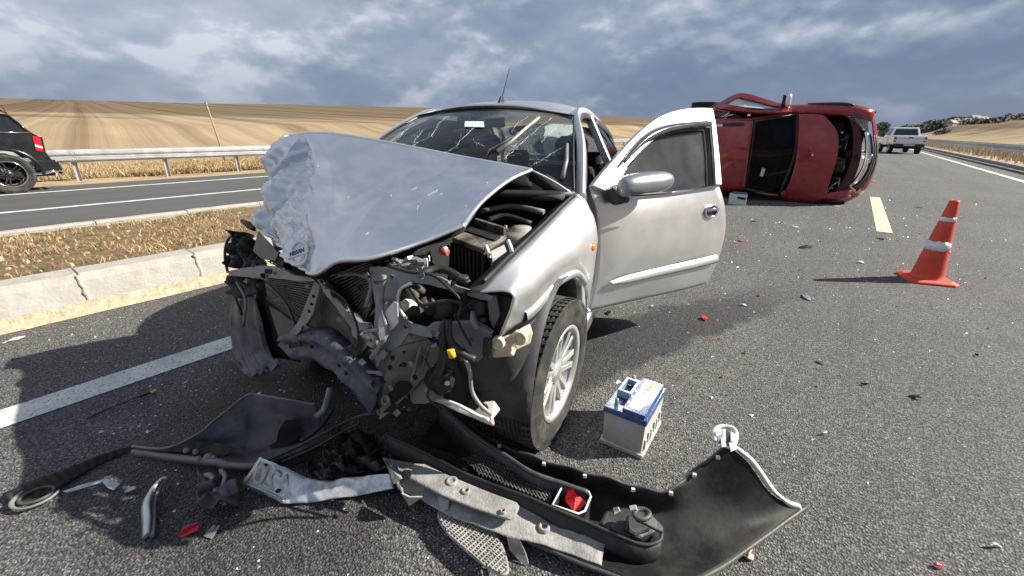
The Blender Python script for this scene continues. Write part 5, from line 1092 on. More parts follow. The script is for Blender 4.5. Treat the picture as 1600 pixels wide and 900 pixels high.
for k, pts in enumerate([[(505, 445, .47), (540, 470, .52), (560, 520, .54), (552, 560, .53)], [(420, 445, .24), (450, 480, .34), (470, 540, .46)], [(600, 430, .52), (596, 480, .53), (604, 520, .55), (580, 560, .56)], [(690, 440, .52), (720, 470, .53), (716, 500, .53), (736, 540, .52)], [(640, 450, .5), (660, 475, .48), (700, 470, .46), (740, 480, .45)], [(370, 440, .1), (384, 470, .12), (380, 510, .14)], [(664, 560, .52), (676, 590, .52), (668, 620, .48), (690, 640, .44)], [(606, 415, .48), (640, 425, .5), (676, 430, .5), (706, 452, .5)], [(530, 430, .42), (556, 428, .42), (580, 440, .46), (572, 480, .48)]]):
    ptube('loose_wire', pts, .004+.002*(k % 3), [M_BLACK, M_BLACK, M_STEEL][k % 3], tg, 6)

# ------------------------------------------------------------------ wreckage and things on the road
def Gp(lst): return [G(*q) for q in lst]
M_SKIN = mat('bumper_inner_skin', (.013, .0125, .012), .62, 0, .3, 5, .1, 60, dirt=(.085, .08, .068), dirt_amt=.5, dscale=5, spec=.3)
M_TRAY = mat('dusty_tray', (.31, .305, .29), .7, 0, .2, 60, .3, 150, dirt=(.09, .085, .075), dirt_amt=.7, dscale=8)
M_GRIME = mat('grimy_panel', (.055, .056, .060), .48, .1, .3, 7, .2, 60, dirt=(.17, .165, .15), dirt_amt=.6, dscale=9)
bp_ = thing('torn_bumper', 'torn-off front bumper lying upturned on the asphalt, black inner side up', 'bumper', (0, 0, 0))
BN = [[(688, 624, .12), (740, 672, .13), (800, 704, .13), (880, 730, .14), (960, 752, .14), (1038, 769, .15), (1085, 736, .19), (1138, 696, .27)],
      [(690, 642, .05), (735, 692, .05), (795, 724, .05), (875, 754, .05), (955, 780, .05), (1044, 797, .06), (1108, 768, .12), (1166, 720, .23)],
      [(672, 664, .02), (718, 708, .02), (783, 747, .02), (864, 782, .02), (950, 812, .02), (1046, 832, .03), (1132, 804, .07), (1200, 766, .13)],
      [(648, 694, .02), (700, 732, .02), (770, 776, .02), (850, 814, .02), (940, 848, .02), (1045, 872, .02), (1138, 842, .04), (1228, 784, .075)],
      [(628, 738, .05), (690, 772, .05), (760, 808, .05), (840, 848, .05), (930, 884, .05), (1020, 912, .05), (1108, 894, .05), (1264, 786, .045)]]
g = surf([Gp(r) for r in BN], 36, 90, lambda u, v, p: (0, 0, .004*fbm(p, 8, 2)+(.004*sin(v*60) if u < .03 else 0)))
mb = MB(); mb.grid(g, True); mb.build('skin', M_SKIN, bp_, solid=.005)
M_BSIL = mat('bumper_paint', (.55, .56, .57), .35, .6, .05, 5, coat=.4, dirt=(.3, .28, .24), dirt_amt=.3, dscale=8)
mb = MB(); e = [g[i][90] for i in range(0, 30)]; mb.grid([[p+np.array((.002, .0, .006)) for p in e], [p+np.array((.026, .012, .002)) for p in e], [p+np.array((.040, .022, -.03)) for p in e]], True); mb.build('painted_edge', mat('bumper_edge_paint', (.60, .59, .55), .45, .2, .06, 9, dirt=(.3, .28, .24), dirt_amt=.3, dscale=12), bp_, solid=.004)
mb = MB(); e = [g[0][j] for j in range(0, 91)]; mb.tube([p+np.array((0, .003, .003)) for p in e], .005, 6); mb.build('upper_flange', M_GRIME, bp_)
mb = MB(); e = [g[36][j] for j in range(0, 91)]; mb.tube([p+np.array((.0, -.004, -.006)) for p in e], .008, 6); mb.build('lower_lip', M_GRIME, bp_)
for j in (22, 34, 44, 56, 66, 76, 85):
    mb = MB(); p = g[1][j]; mb.box(p+np.array((.004, -.008, .008)), (.013, .010, .013), Matrix.Rotation(.5, 3, 'Z')); mb.build('clip', M_WHITEP, bp_, bevel=.002)
# broken lamp bracket on the upright corner
lb = thing('lamp_bracket', None, None); lb.parent = bp_
c0 = G(1135, 684, .27); s_ = .0021
def LBp(px, py, z=.27): return G(px, py, z)
mb = MB(); mb.tube(spline([LBp(1117, 690), LBp(1116, 674), LBp(1122, 667), LBp(1135, 666), LBp(1148, 671), LBp(1151, 682), LBp(1146, 700)], 20), .007, 6); mb.tube([LBp(1131, 672), LBp(1132, 698), LBp(1143, 700)], .006, 6); mb.build('frame', M_WHITEP, lb)
mb = MB(); mb.plate([LBp(1134, 676), LBp(1142, 678), LBp(1144, 697), LBp(1135, 696)], .012); mb.build('insert', M_BLACK, lb); mb = MB(); mb.plate([LBp(1120, 680), LBp(1130, 674), LBp(1131, 690), LBp(1122, 692)], .008); mb.build('mount', M_STEEL, lb)
for pts in ([(1118, 672), (1127, 668), (1128, 676), (1119, 680)], [(1126, 684), (1133, 682), (1134, 696), (1128, 697)], [(1141, 676), (1150, 680), (1148, 690), (1142, 688)], [(1138, 690), (1150, 692), (1152, 700), (1142, 704)]): mb = MB(); mb.plate([LBp(*q_, .268+.006*k_) for k_, q_ in enumerate(pts)], .008); mb.build('bracket_web', M_WHITEP, lb)
# undertray
UT = [[(598, 716, .10), (646, 724, .09), (700, 745, .09), (760, 768, .09), (822, 790, .09), (880, 812, .08), (945, 850, .07)],
      [(612, 740, .09), (640, 748, .08), (690, 770, .08), (750, 796, .08), (812, 818, .08), (872, 838, .07), (942, 866, .06)],
      [(622, 764, .08), (650, 776, .07), (694, 802, .07), (745, 822, .07), (800, 840, .07), (862, 856, .06), (940, 884, .05)]]
g2 = surf([Gp(r) for r in UT], 16, 40, lambda u, v, p: (0, 0, .006*fbm(p, 14, 3))); mb = MB(); mb.grid(g2, True); tray = mb.build('undertray', M_TRAY, bp_, solid=.005)
for tri_ in ([(600, 716, .10), (608, 730, .13), (618, 724, .12), (628, 748, .11), (616, 756, .09)], [(623, 756, .10), (628, 770, .12), (640, 776, .11), (660, 776, .10), (640, 790, .06)], [(792, 838, .07), (812, 842, .07), (822, 866, .03), (826, 880, .01), (812, 876, .01), (796, 858, .03)], [(684, 774, .09), (702, 782, .10), (700, 796, .08), (688, 800, .07)]):
    mb = MB(); mb.plate(Gp(tri_), .005); mb.build('torn_edge', M_TRAY, tray)
pad = [(646, 725, .115), (664, 726, .118), (700, 743, .118), (760, 768, .115), (808, 786, .115), (812, 792, .113), (804, 810, .112), (796, 813, .112), (742, 796, .113), (690, 775, .115), (640, 748, .112)]
mb = MB(); mb.plate(Gp(pad), .012); mb.build('raised_pad', M_TRAY, tray, bevel=.006)
for a, b_, r in ((706, 753, .022), (728, 768, .016), (786, 800, .010), (850, 824, .020)): mb = MB(); mb.lathe([(r*.4, .004), (r*.7, .010), (r, .006), (r*1.05, -.004)], 16, G(a, b_, .12 if b_ < 815 else .08)); mb.build('boss', M_TRAY, tray)
# channel with honeycomb and a pocket holding a red shard
ch = thing('grille_channel', None, None); ch.parent = bp_
rimF = [(604, 681, .13), (660, 706, .13), (720, 738, .13), (780, 762, .13), (830, 780, .13), (868, 797, .13), (905, 812, .12), (960, 836, .11), (1005, 852, .10), (1030, 846, .10), (1034, 832, .10)]
mb = MB(); top_ = spline(Gp(rimF), 60); mb.grid([[p, p*np.array((1, 1, .55))+np.array((.006, -.012, 0)), p*np.array((1, 1, .1))+np.array((0, -.006, .01))] for p in top_], True); mb.tube([p+np.array((0, 0, .003)) for p in top_], .004, 6); mb.build('front_wall', M_BLACK, ch, solid=.004)
mb = MB(); rb = spline(Gp([(686, 630, .14), (740, 678, .15), (790, 712, .15), (830, 738, .15), (880, 756, .14), (918, 769, .13)]), 40); mb.grid([[p, p-np.array((0, 0, .06)), p-np.array((-.01, .01, .12))] for p in rb], True); mb.tube(rb, .007, 6); mb.build('rear_wall', M_GRIME, ch, solid=.004)
mb = MB(); q = Gp([(881, 755, .13), (905, 762, .13), (920, 769, .13), (923, 776, .13), (914, 798, .125), (904, 803, .125), (863, 789, .13)])
mb.grid([[p, p-np.array((0, 0, .10))] for p in q+q[:1]], False); pk = mb.build('pocket', M_BLACK, ch, solid=.004); mb = MB(); mb.tube(q+q[:1], .004, 6); mb.build('pocket_rim', M_WHITEP, pk)
def lattice(name, outline, a0, a1, b1, na, nb, z, r, material, parent, hexa=False):
    """bars of a grille inside an outline on the plane of height z"""
    O_ = [np.array(G(x, y, z)) for x, y in outline]; A = np.array(G(*a0, z)); ua = np.array(G(*a1, z))-A; ub = np.array(G(*b1, z))-A
    Minv = np.linalg.inv(np.stack([ua[:2], ub[:2]], 1)); uv = [Minv @ (p[:2]-A[:2]) for p in O_]
    def clip(axis, val):
        xs = []
        for i in range(len(uv)):
            p, q_ = uv[i], uv[(i+1) % len(uv)]
            if (p[axis]-val)*(q_[axis]-val) < 0: t = (val-p[axis])/(q_[axis]-p[axis]); xs.append(p[1-axis]+t*(q_[1-axis]-p[1-axis]))
        xs.sort(); return list(zip(xs[::2], xs[1::2]))
    lo = np.min(uv, 0); hi = np.max(uv, 0); mb = MB()
    for axis, n in ((0, na), (1, nb)):
        for k in range(n+1):
            val = lo[axis]+(hi[axis]-lo[axis])*(k+.5)/(n+1)
            for s0, s1 in clip(axis, val):
                if s1-s0 < .01: continue
                f_ = lambda s__: A+(ua*val+ub*s__ if axis == 0 else ua*s__+ub*val)
                P = [f_(s0+(s1-s0)*t)+np.array((0, 0, r*.9*fbm((val*9, t*4, n), 1, 2))) for t in np.linspace(0, 1, 4)]
                mb.tube(P, r*(1.0 if axis == 0 else .8), 4, False)
    o = mb.build(name, material, parent, fixn=False); o['kind'] = 'stuff'; return o
M_MESH = mat('dusty_grille_plastic', (.05, .05, .048), .6, 0, .4, 30, dirt=(.36, .34, .30), dirt_amt=.55, dscale=10)
lattice('mesh', [(722, 716), (760, 706), (798, 728), (840, 748), (868, 762), (858, 786), (800, 762), (750, 742)], (722, 716), (868, 774), (735, 745), 26, 6, .105, .0028, M_MESH, ch)
lattice('mesh', [(650, 690), (722, 716), (735, 738), (690, 720), (656, 700)], (650, 690), (735, 728), (660, 710), 14, 3, .09, .0028, M_BLACK, ch)
mb = MB(); rng = np.random.default_rng(3)
P3 = Gp([(882, 778, .10), (888, 764, .13), (896, 768, .13), (900, 774, .11), (910, 776, .125), (917, 786, .11), (906, 798, .10), (896, 796, .11), (886, 790, .12)]); P3 = [p+np.array((0, 0, rng.uniform(-.012, .018))) for p in P3]
mb.plate(P3, .004); sh = mb.build('lamp_shard', M_REDP); tag(sh, 'red broken lamp shard lying in the pocket of the torn bumper', 'fragment', 'broken bits on the road')
# fog lamp housing still screwed to the end of the channel
fg = thing('fog_lamp', None, None); fg.parent = bp_
mb = MB(); b0 = Gp([(938, 836, .06), (962, 845, .06), (1005, 858, .05), (1030, 846, .05), (1028, 826, .05), (980, 806, .06), (950, 812, .06)]); mb.hexa(b0, [p*np.array((1, 1, 1))+np.array((-.012, -.008, .045)) for p in b0]); mb.build('base', M_BLACK, fg, bevel=.012)
mb = MB(); b0 = Gp([(958, 820, .11), (980, 836, .10), (975, 842, .06), (946, 832, .06), (943, 818, .08)]); mb.plate(b0, .03); mb.build('cover', M_BLACK, fg, bevel=.006)
mb = MB(); b0 = Gp([(978, 812, .10), (1012, 824, .09), (1016, 838, .07), (992, 848, .07), (974, 838, .08)]); mb.hexa([p-np.array((0, 0, .05)) for p in b0], [p+np.array((0, 0, .03)) for p in b0]); mb.build('lamp_body', M_BLACK, fg, bevel=.01)
mb = MB(); mb.tube([G(1003+12*cos(w), 803.5+8*sin(w), .17) for w in np.linspace(0, 2*pi, 19)], .008, 6, False); mb.build('socket_ring', M_GRIME, fg)
mb = MB(); mb.plate(Gp([(986, 798, .165), (998, 791, .165), (1012, 796, .165), (1020, 808, .16), (1036, 824, .15), (1036, 834, .14), (1026, 830, .15), (1008, 820, .16), (994, 814, .165)]), .012); mb.build('adjuster_plate', M_GRIME, fg, bevel=.004)
mb = MB(); mb.plate(Gp([(984, 792, .17), (994, 790, .18), (996, 797, .18), (986, 799, .17)]), .01); mb.build('socket_tab', M_WHITEP, fg); mb = MB(); mb.plate(Gp([(958, 793, .11), (966, 792, .12), (969, 799, .11), (961, 804, .10)]), .01); mb.build('bulb_clip', mat('cream_plastic', (.62, .60, .42), .5, 0, .1, 20), fg)
# oval grille torn loose in front
gr = thing('grille_piece', 'loose oval grille mesh lying below the torn bumper', 'grille', (0, 0, 0))
OG = [(703, 777), (687, 799), (688, 815), (700, 833), (727, 859), (759, 884), (785, 897), (793, 889), (785, 857), (769, 825), (748, 799), (727, 783)]
M_MESHL = mat('dusty_grille_light', (.34, .33, .30), .7, 0, .25, 30, dirt=(.12, .115, .10), dirt_amt=.5, dscale=9)
lattice('mesh', OG, (690, 805), (788, 888), (715, 785), 22, 14, .055, .0036, M_MESHL, gr)
mb = MB(); P = spline([G(x, y, .045) for x, y in OG+OG[:1]], 60); mb.tube(P, .005, 6, False); mb.build('rim', M_MESHL, gr); mb = MB(); mb.tube([G(702, 800, .05), G(735, 825, .052), G(765, 850, .05), G(790, 868, .05)], .006, 6); mb.build('mid_rib', M_BLACK, gr)

# ---- the right wing panel, dark inside up
wp_ = thing('torn_wing', 'dark torn-off front wing panel lying hollow side up at the left', 'car panel', (0, 0, 0))
WN = [[(206, 699, .03), (262, 701, .06), (312, 676, .10), (350, 646, .13), (391, 617, .16), (438, 624, .17), (492, 632, .15)],
      [(207, 702, .02), (265, 706, .04), (322, 690, .06), (368, 668, .08), (410, 650, .09), (450, 655, .09), (500, 655, .08)],
      [(208, 705, .02), (268, 711, .02), (330, 708, .02), (374, 698, .02), (412, 690, .02), (455, 685, .03), (510, 672, .04)],
      [(209, 707, .015), (270, 716, .03), (332, 723, .05), (362, 728, .05), (402, 728, .05), (446, 716, .05), (520, 684, .05)]]
g = surf([Gp(r) for r in WN], 40, 90, lambda u, v, p: (0, 0, (.012*fbm(p, 6, 3)+.35*folded(np.array(p)*1.4, .045)*max(0, sin(pi*u)))*(1 if v > .3 else .3))); mb = MB(); mb.grid(g, True); mb.build('panel', M_GRIME, wp_, solid=.004)
M_GRIME2 = mat('wing_flange_grey', (.22, .215, .20), .6, .2, .2, 9, .1, 40, dirt=(.1, .095, .085), dirt_amt=.5, dscale=9)
mb = MB(); e = [g[40][j] for j in range(0, 72)]; mb.grid([[p+np.array((0, .012, .012)) for p in e], [p+np.array((0, -.006, .014)) for p in e], [p+np.array((0, -.010, -.008)) for p in e]], True); mb.build('lower_flange', M_GRIME2, wp_, solid=.003)
mb = MB(); mb.tube([g[0][j]+np.array((0, .002, .003)) for j in range(0, 91)], .005, 6); mb.build('upper_flange', M_GRIME2, wp_)
mb = MB(); mb.plate(Gp([(436, 672, .092), (446, 657, .10), (462, 656, .10), (470, 664, .09), (466, 684, .06), (452, 697, .05), (426, 702, .045), (420, 697, .045), (432, 690, .06)]), .006); mb.build('arch_cutout', mat('black_hole_fill', (.006, .006, .006), .9), wp_)
mb = MB(); mb.plate(Gp([(268, 698, .075), (300, 690, .09), (340, 692, .075), (372, 702, .05), (350, 712, .045), (300, 706, .05), (272, 706, .05)]), .006); mb.build('mud_cake', mat('dried_mud', (.045, .042, .038), .95, 0, .4, 20, .6, 60), wp_)
for a, b_, r in ((292, 703, .012), (306, 706, .010), (310, 717, .010), (326, 714, .016), (334, 716, .010)): mb = MB(); mb.lathe([(0, .012), (r, .008), (r*1.2, -.004)], 10, G(a, b_, .06)); mb.build('mount_boss', M_GRIME2, wp_)
for nm, pts, r, m_ in [('rail', [(400, 726, .06), (450, 705, .08), (500, 680, .10), (556, 652, .13), (590, 645, .15)], .012, M_GRIME), ('rail', [(440, 722, .05), (490, 700, .07), (540, 672, .10), (562, 662, .12)], .010, M_GRIME), ('stay', [(516, 606, .20), (512, 622, .17), (506, 640, .14), (494, 652, .11)], .014, M_STEEL), ('stay', [(470, 690, .08), (500, 668, .10), (520, 640, .13)], .014, M_BLACK)]:
    mb = MB(); mb.tube(spline(Gp(pts), 16), r, 7, flat=.6); mb.build(nm, m_, wp_)
rng = np.random.default_rng(31)
cr_ = thing('shredded_plastic', 'black shredded plastic heaped under the silver car between the torn panels', 'wreckage', (0, 0, 0))
for k, (a, b_, w, h_, z) in enumerate([(560, 690, 46, 24, .06), (530, 720, 40, 20, .05), (590, 720, 46, 22, .07), (548, 708, 30, 30, .10), (612, 700, 30, 30, .05), (500, 735, 30, 14, .03), (575, 738, 60, 14, .04)]):
    net = [[(a+w*(u-.5)*1.2+8*(v-.5), b_+h_*(v-.5)*1.2+6*(u-.5), z+.03*rng.normal()) for u in (0, .33, .66, 1)] for v in (0, .5, 1)]
    gg = surf([[G(q_[0], q_[1], max(.012, q_[2])) for q_ in r] for r in net], 12, 16, lambda u, v, p: (0, 0, .02*tri(u*2.3+v*1.7+k*.3)+.01*fbm(p, 14, 2)))
    for r in gg:
        for p in r: p[2] = max(p[2], .006)
    mb = MB(); mb.grid(gg, True); mb.build('shred', [M_SKIN, M_GRIME, M_BLACK][k % 3], cr_, solid=.004)

# ---- bent number plate seen from its bare back
pl = thing('number_plate', 'bent bare-metal back of a number plate lying before the torn bumper', 'number plate', (0, 0, 0))
M_ALU = mat('plate_aluminium', (.62, .63, .64), .35, .8, .2, 18, .25, 50, dirt=(.16, .16, .16), dirt_amt=.7, dscale=22)
NT = [(406, 714, .14), (445, 730, .11), (484, 747, .07), (520, 750, .05), (560, 744, .06), (612, 740, .08)]; NB = [(377, 757, .035), (428, 779, .02), (446, 787, .015), (500, 783, .012), (560, 774, .02), (617, 763, .04)]
a_, b2 = spline(Gp(NT), 40), spline(Gp(NB), 40); mb = MB(); rows = []
for k, (p, q_) in enumerate(zip(a_, b2)): rows.append([p*(1-t)+q_*t+np.array((0, 0, .006*fbm((k*.2, t*3, 1), 1, 3))) for t in np.linspace(0, 1, 10)])
mb.grid(rows, True); pb = mb.build('plate', M_ALU, pl, solid=.003)
mb = MB(); off = [p*(.92)+q_*.08+np.array((0, -.002, .004)) for p, q_ in zip(a_[1:16], b2[1:16])]; off2 = [p*.08+q_*.92+np.array((0, -.002, .004)) for p, q_ in zip(a_[1:16], b2[1:16])]
mb.tube(off, .003, 5); mb.tube(off2, .003, 5); mb.tube([off[0], off2[0]], .003, 5); mb.build('pressed_border', M_ALU, pl)
ex = V3(a_[14]-a_[0]).normalized(); ey = V3(a_[2]-b2[2]); ey = (ey-ex*ey.dot(ex)).normalized(); ez = ex.cross(ey); cpt = V3((a_[6]+b2[6])/2)+ez*.005
text_obj('420', .105, M_ALU, pl, Matrix(((ex.x, ey.x, ez.x, cpt.x), (ex.y, ey.y, ez.y, cpt.y), (ex.z, ey.z, ez.z, cpt.z), (0, 0, 0, 1))), .003, mirror=True).name = 'pressed_characters'
for t in (.2, .75): mb = MB(); p = a_[3 if t < .5 else 9]*(1-t)+b2[3 if t < .5 else 9]*t; mb.lathe([(0, .004), (.008, .004), (.009, 0)], 10, p+np.array((0, -.003, .006))); mb.build('bolt_hole', M_DARK, pl)

# ---- smaller pieces by the left edge
def piece(name, label, cat, parts, group='broken bits on the road'):
    r_ = thing(name, label, cat, (0, 0, 0), group=group)
    for nm, mb, m_, kw in parts: mb.build(nm, m_, r_, **kw)
    return r_
def TB(pts, r, n=7, k=5, flat=1.0): mb = MB(); P = Gp(pts); mb.tube(spline(P, k*(len(P)-1)), r if not isinstance(r, list) else list(np.interp(np.linspace(0, len(r)-1, k*(len(P)-1)+1), range(len(r)), r)), n, flat=flat); return mb
def PL(pts, th=.004): mb = MB(); mb.plate(Gp(pts), th); return mb
ST = [(4, 772, .02), (60, 748, .025), (110, 730, .03), (160, 710, .03), (206, 697, .03)]; SB = [(22, 792, .012), (80, 770, .012), (125, 744, .012), (165, 722, .012), (212, 704, .012)]
mb = MB(); rows = []
for k, (p, q_) in enumerate(zip(spline(Gp(ST), 60), spline(Gp(SB), 60))): rows.append([p*(1-t)+q_*t+np.array((0, 0, .006*sin(k*1.3)*sin(pi*t))) for t in np.linspace(0, 1, 6)])
mb.grid(rows, True); mb2 = MB(); mb2.tube([G(55+37*cos(w), 776+14*sin(w)-.40*37*cos(w)*.9, .02) for w in np.linspace(.1*pi, 1.35*pi, 26)], .010, 6, flat=.5); mb3 = MB(); mb3.tube([G(57+28*cos(w), 774+9*sin(w)-.40*28*cos(w)*.9, .022) for w in np.linspace(0, 2*pi, 26)], .006, 6, False)
piece('rubber_strip', 'long black ribbed plastic strip with a curled end at the left edge', 'car part', [('strip', mb, M_SKIN, dict(solid=.005)), ('curled_end', mb2, M_GRIME2, {}), ('inner_ring', mb3, M_GRIME, {})], None)
piece('trim_strip', 'curved silver trim strip standing on the asphalt left of the red shard', 'car part', [('strip', TB([(228, 838, .01), (229, 812, .02), (228, 788, .03), (238, 765, .04), (252, 749, .05), (262, 746, .05)], [.016, .020, .020, .018, .014, .008], 8, 5, .45), M_BSIL, {}), ('shadow_side', TB([(238, 838, .01), (240, 812, .012), (241, 785, .02), (250, 762, .03), (262, 750, .03)], .010, 6, 5, .6), M_STEEL, {})], None)
piece('shredded_foil', 'small pale torn strip beside the black ribbed strip', 'fragment', [('strip', PL([(98, 768, .012), (130, 757, .02), (166, 748, .02), (172, 750, .03), (188, 756, .02), (178, 766, .015), (168, 762, .02), (160, 753, .015), (130, 763, .012), (104, 770, .01)]), mat('pale_foil', (.48, .50, .53), .5, .2, .2, 20), {})])
rng = np.random.default_rng(2); mb = MB(); net = [[(310+60*u+rng.normal()*3, 742+46*v+rng.normal()*3, .015+.07*rng.random()) for u in (0, .4, .7, 1)] for v in (0, .35, .7, 1)]; gg = surf([Gp(r) for r in net], 14, 14, lambda u, v, p: (0, 0, .018*tri(u*2.1+v*1.6))); mb.grid([[np.array((p[0], p[1], max(.006, p[2]))) for p in r] for r in gg], True)
piece('broken_bracket', 'crumpled black bracket lying left of the bent plate', 'car part', [('crumple', mb, M_GRIME, dict(solid=.006)), ('arm', TB([(345, 735, .05), (352, 745, .06), (348, 762, .05), (352, 790, .01)], .009), M_STEEL, {}), ('arm', TB([(312, 748, .05), (326, 742, .07), (336, 752, .06), (338, 770, .04)], .010), M_STEEL, {})], None)
mb = MB(); 
for k in range(5): mb.plate(Gp([(279+4*k, 837-4.2*k, .012), (284+5*k, 828-2.4*k, .03), (290+5*k, 822-1.5*k, .03), (288+5*k, 834-3.2*k, .012)]), .004)
mb.plate(Gp([(279, 838, .01), (312, 817, .02), (309, 829, .01), (284, 840, .008)]), .004)
piece('red_shard', 'bright red ribbed lens shard on the asphalt at lower left', 'fragment', [('lens', mb, M_REDP, {})])
piece('clear_shard', 'clear ribbed lens slivers right of the bright red shard', 'fragment', [('sliver', PL([(318, 838, .005), (334, 820, .012), (338, 822, .012), (324, 840, .005)]), M_STEEL, {}), ('sliver', PL([(325, 840, .005), (342, 820, .012), (344, 823, .012), (330, 842, .005)]), M_STEEL, {})])
piece('wire', 'thin black wire with a yellow plug near the white edge line', 'wire', [('cable', TB([(135, 655, .005), (165, 640, .006), (195, 628, .008), (222, 618, .012)], .0035, 5), M_BLACK, {}), ('sheath', TB([(218, 620, .012), (230, 615, .013), (236, 613, .013)], .007, 6), M_BLACK, {}), ('plug', TB([(236, 613, .013), (240, 612, .013), (244, 610, .013)], .009, 6), M_YEL, {})], None)

# ---- car battery
B0, B1, B2 = G(941, 690), G(1001, 715), G(1024, 656)
ux = V3(B1-B0).normalized(); uy = V3((0, 0, 1)).cross(ux); R4 = Matrix(((ux.x, uy.x, 0, B0[0]), (ux.y, uy.y, 0, B0[1]), (0, 0, 1, 0), (0, 0, 0, 1)))
LX, LY, LZ = .172, .272, .165
bt = thing('car_battery', 'grey car battery with blue lid standing beside the front wheel', 'battery', matrix=R4)
M_BG = mat('battery_grey', (.46, .46, .45), .6, 0, .08, 9, .1, 60, dirt=(.30, .27, .22), dirt_amt=.5, dscale=14); M_BLUE = mat('battery_blue', (.018, .060, .19), .28, 0, .15, 12, coat=.5, dirt=(.25, .27, .30), dirt_amt=.35, dscale=18)
mb = MB(); mb.hexa([(0, 0, 0), (LX, 0, 0), (LX, LY, 0), (0, LY, 0)], [(-.004, -.004, LZ), (LX+.004, -.004, LZ), (LX+.004, LY+.004, LZ), (-.004, LY+.004, LZ)]); mb.build('case', M_BG, bt, bevel=.004)
mb = MB(); mb.box((LX/2, -.006, .010), (LX+.02, .012, .02)); mb.box((LX+.006, LY/2, .010), (.012, LY, .02)); mb.box((-.006, LY/2, .010), (.012, LY, .02)); mb.build('hold_down_foot', M_BG, bt, bevel=.004)
for k in range(6): mb = MB(); mb.box((LX+.006, .03+k*.042, .05+.012*(k % 2)), (.006, .016, .05)); mb.build('side_rib', M_BG, bt)
mb = MB(); mb.box((LX/2, LY/2, LZ+.013), (LX+.016, LY+.016, .028)); lid = mb.build('lid', M_BLUE, bt, bevel=.004)
mb = MB(); mb.box((LX*.70, LY/2, LZ+.035), (LX*.56, LY+.006, .022)); mb.build('raised_deck', M_BLUE, lid, bevel=.003)
mb = MB(); mb.box((LX*.63, LY/2+.01, LZ+.0468), (LX*.36, LY*.94, .0012)); lab = mb.build('label_sheet', mat('battery_label', (.80, .80, .76), .35, 0, .08, 30), bt)
mb = MB(); mb.box((LX*.47, LY/2+.01, LZ+.0472), (LX*.09, LY*.92, .0012)); mb.build('label_band', mat('label_purple', (.16, .13, .36), .4, 0, .4, 50), lab)
for k in range(3): mb = MB(); mb.box((LX*.47, .05+k*.05, LZ+.0482), (LX*.04, .018, .0008)); mb.build('label_icon', M_WHITEP, lab)
text_obj('TUNA', .030, mat('label_ink', (.05, .05, .06), .5), lab, Matrix.Translation((LX*.70, LY*.70, LZ+.0480)) @ Matrix.Rotation(radians(-90), 4, 'Z') @ Matrix.Rotation(radians(180), 4, 'Z'), .0004)
mb = MB(); mb.lathe([(0, .0008), (.010, .0006), (.011, 0)], 14, (LX*.72, LY*.91, LZ+.0476)); mb.build('label_swirl', M_YEL, lab)
mb = MB()
for k, (a, b_) in enumerate(((.62, .35), (.64, .48), (.58, .25))): mb.box((LX*a, LY*b_, LZ+.0478), (.022, .003, .0006))
mb.build('label_print', mat('label_ink', (.05, .05, .06)), lab)
hd = thing('carry_handle', None, None); hd.parent = bt
for nm, c_, sz in (('handle_bar', (.018, LY*.56, .0), (.012, LY*.42, .03)), ('handle_bar', (LX*.40, LY*.56, 0), (.012, LY*.42, .03)), ('handle_bar', (LX*.24, LY*.36, 0), (LX*.34, .014, .036)), ('handle_bar', (LX*.24, LY*.78, 0), (LX*.34, .014, .03))):
    mb = MB(); mb.box((c_[0], c_[1], LZ+.046), sz); mb.build(nm, mat('handle_pale_blue', (.20, .33, .46), .3, 0, .1, 20, coat=.4), hd, bevel=.003)
mb = MB(); mb.box((LX*.24, LY*.57, LZ+.029), (LX*.30, LY*.36, .006)); mb.build('handle_well', M_BLACK, hd)
for a, b_ in ((.20, .12), (.20, .93)): mb = MB(); mb.lathe([(0, .03), (.008, .03), (.009, .0)], 12, (LX*a, LY*b_, LZ+.027)); mb.build('terminal', M_STEEL, bt)
mb = MB(); mb.box((-.012, LY*.70, LZ+.03), (.03, .03, .004), Matrix.Rotation(.5, 3, 'Y')); mb.build('terminal_cover', M_WHITEP, bt)

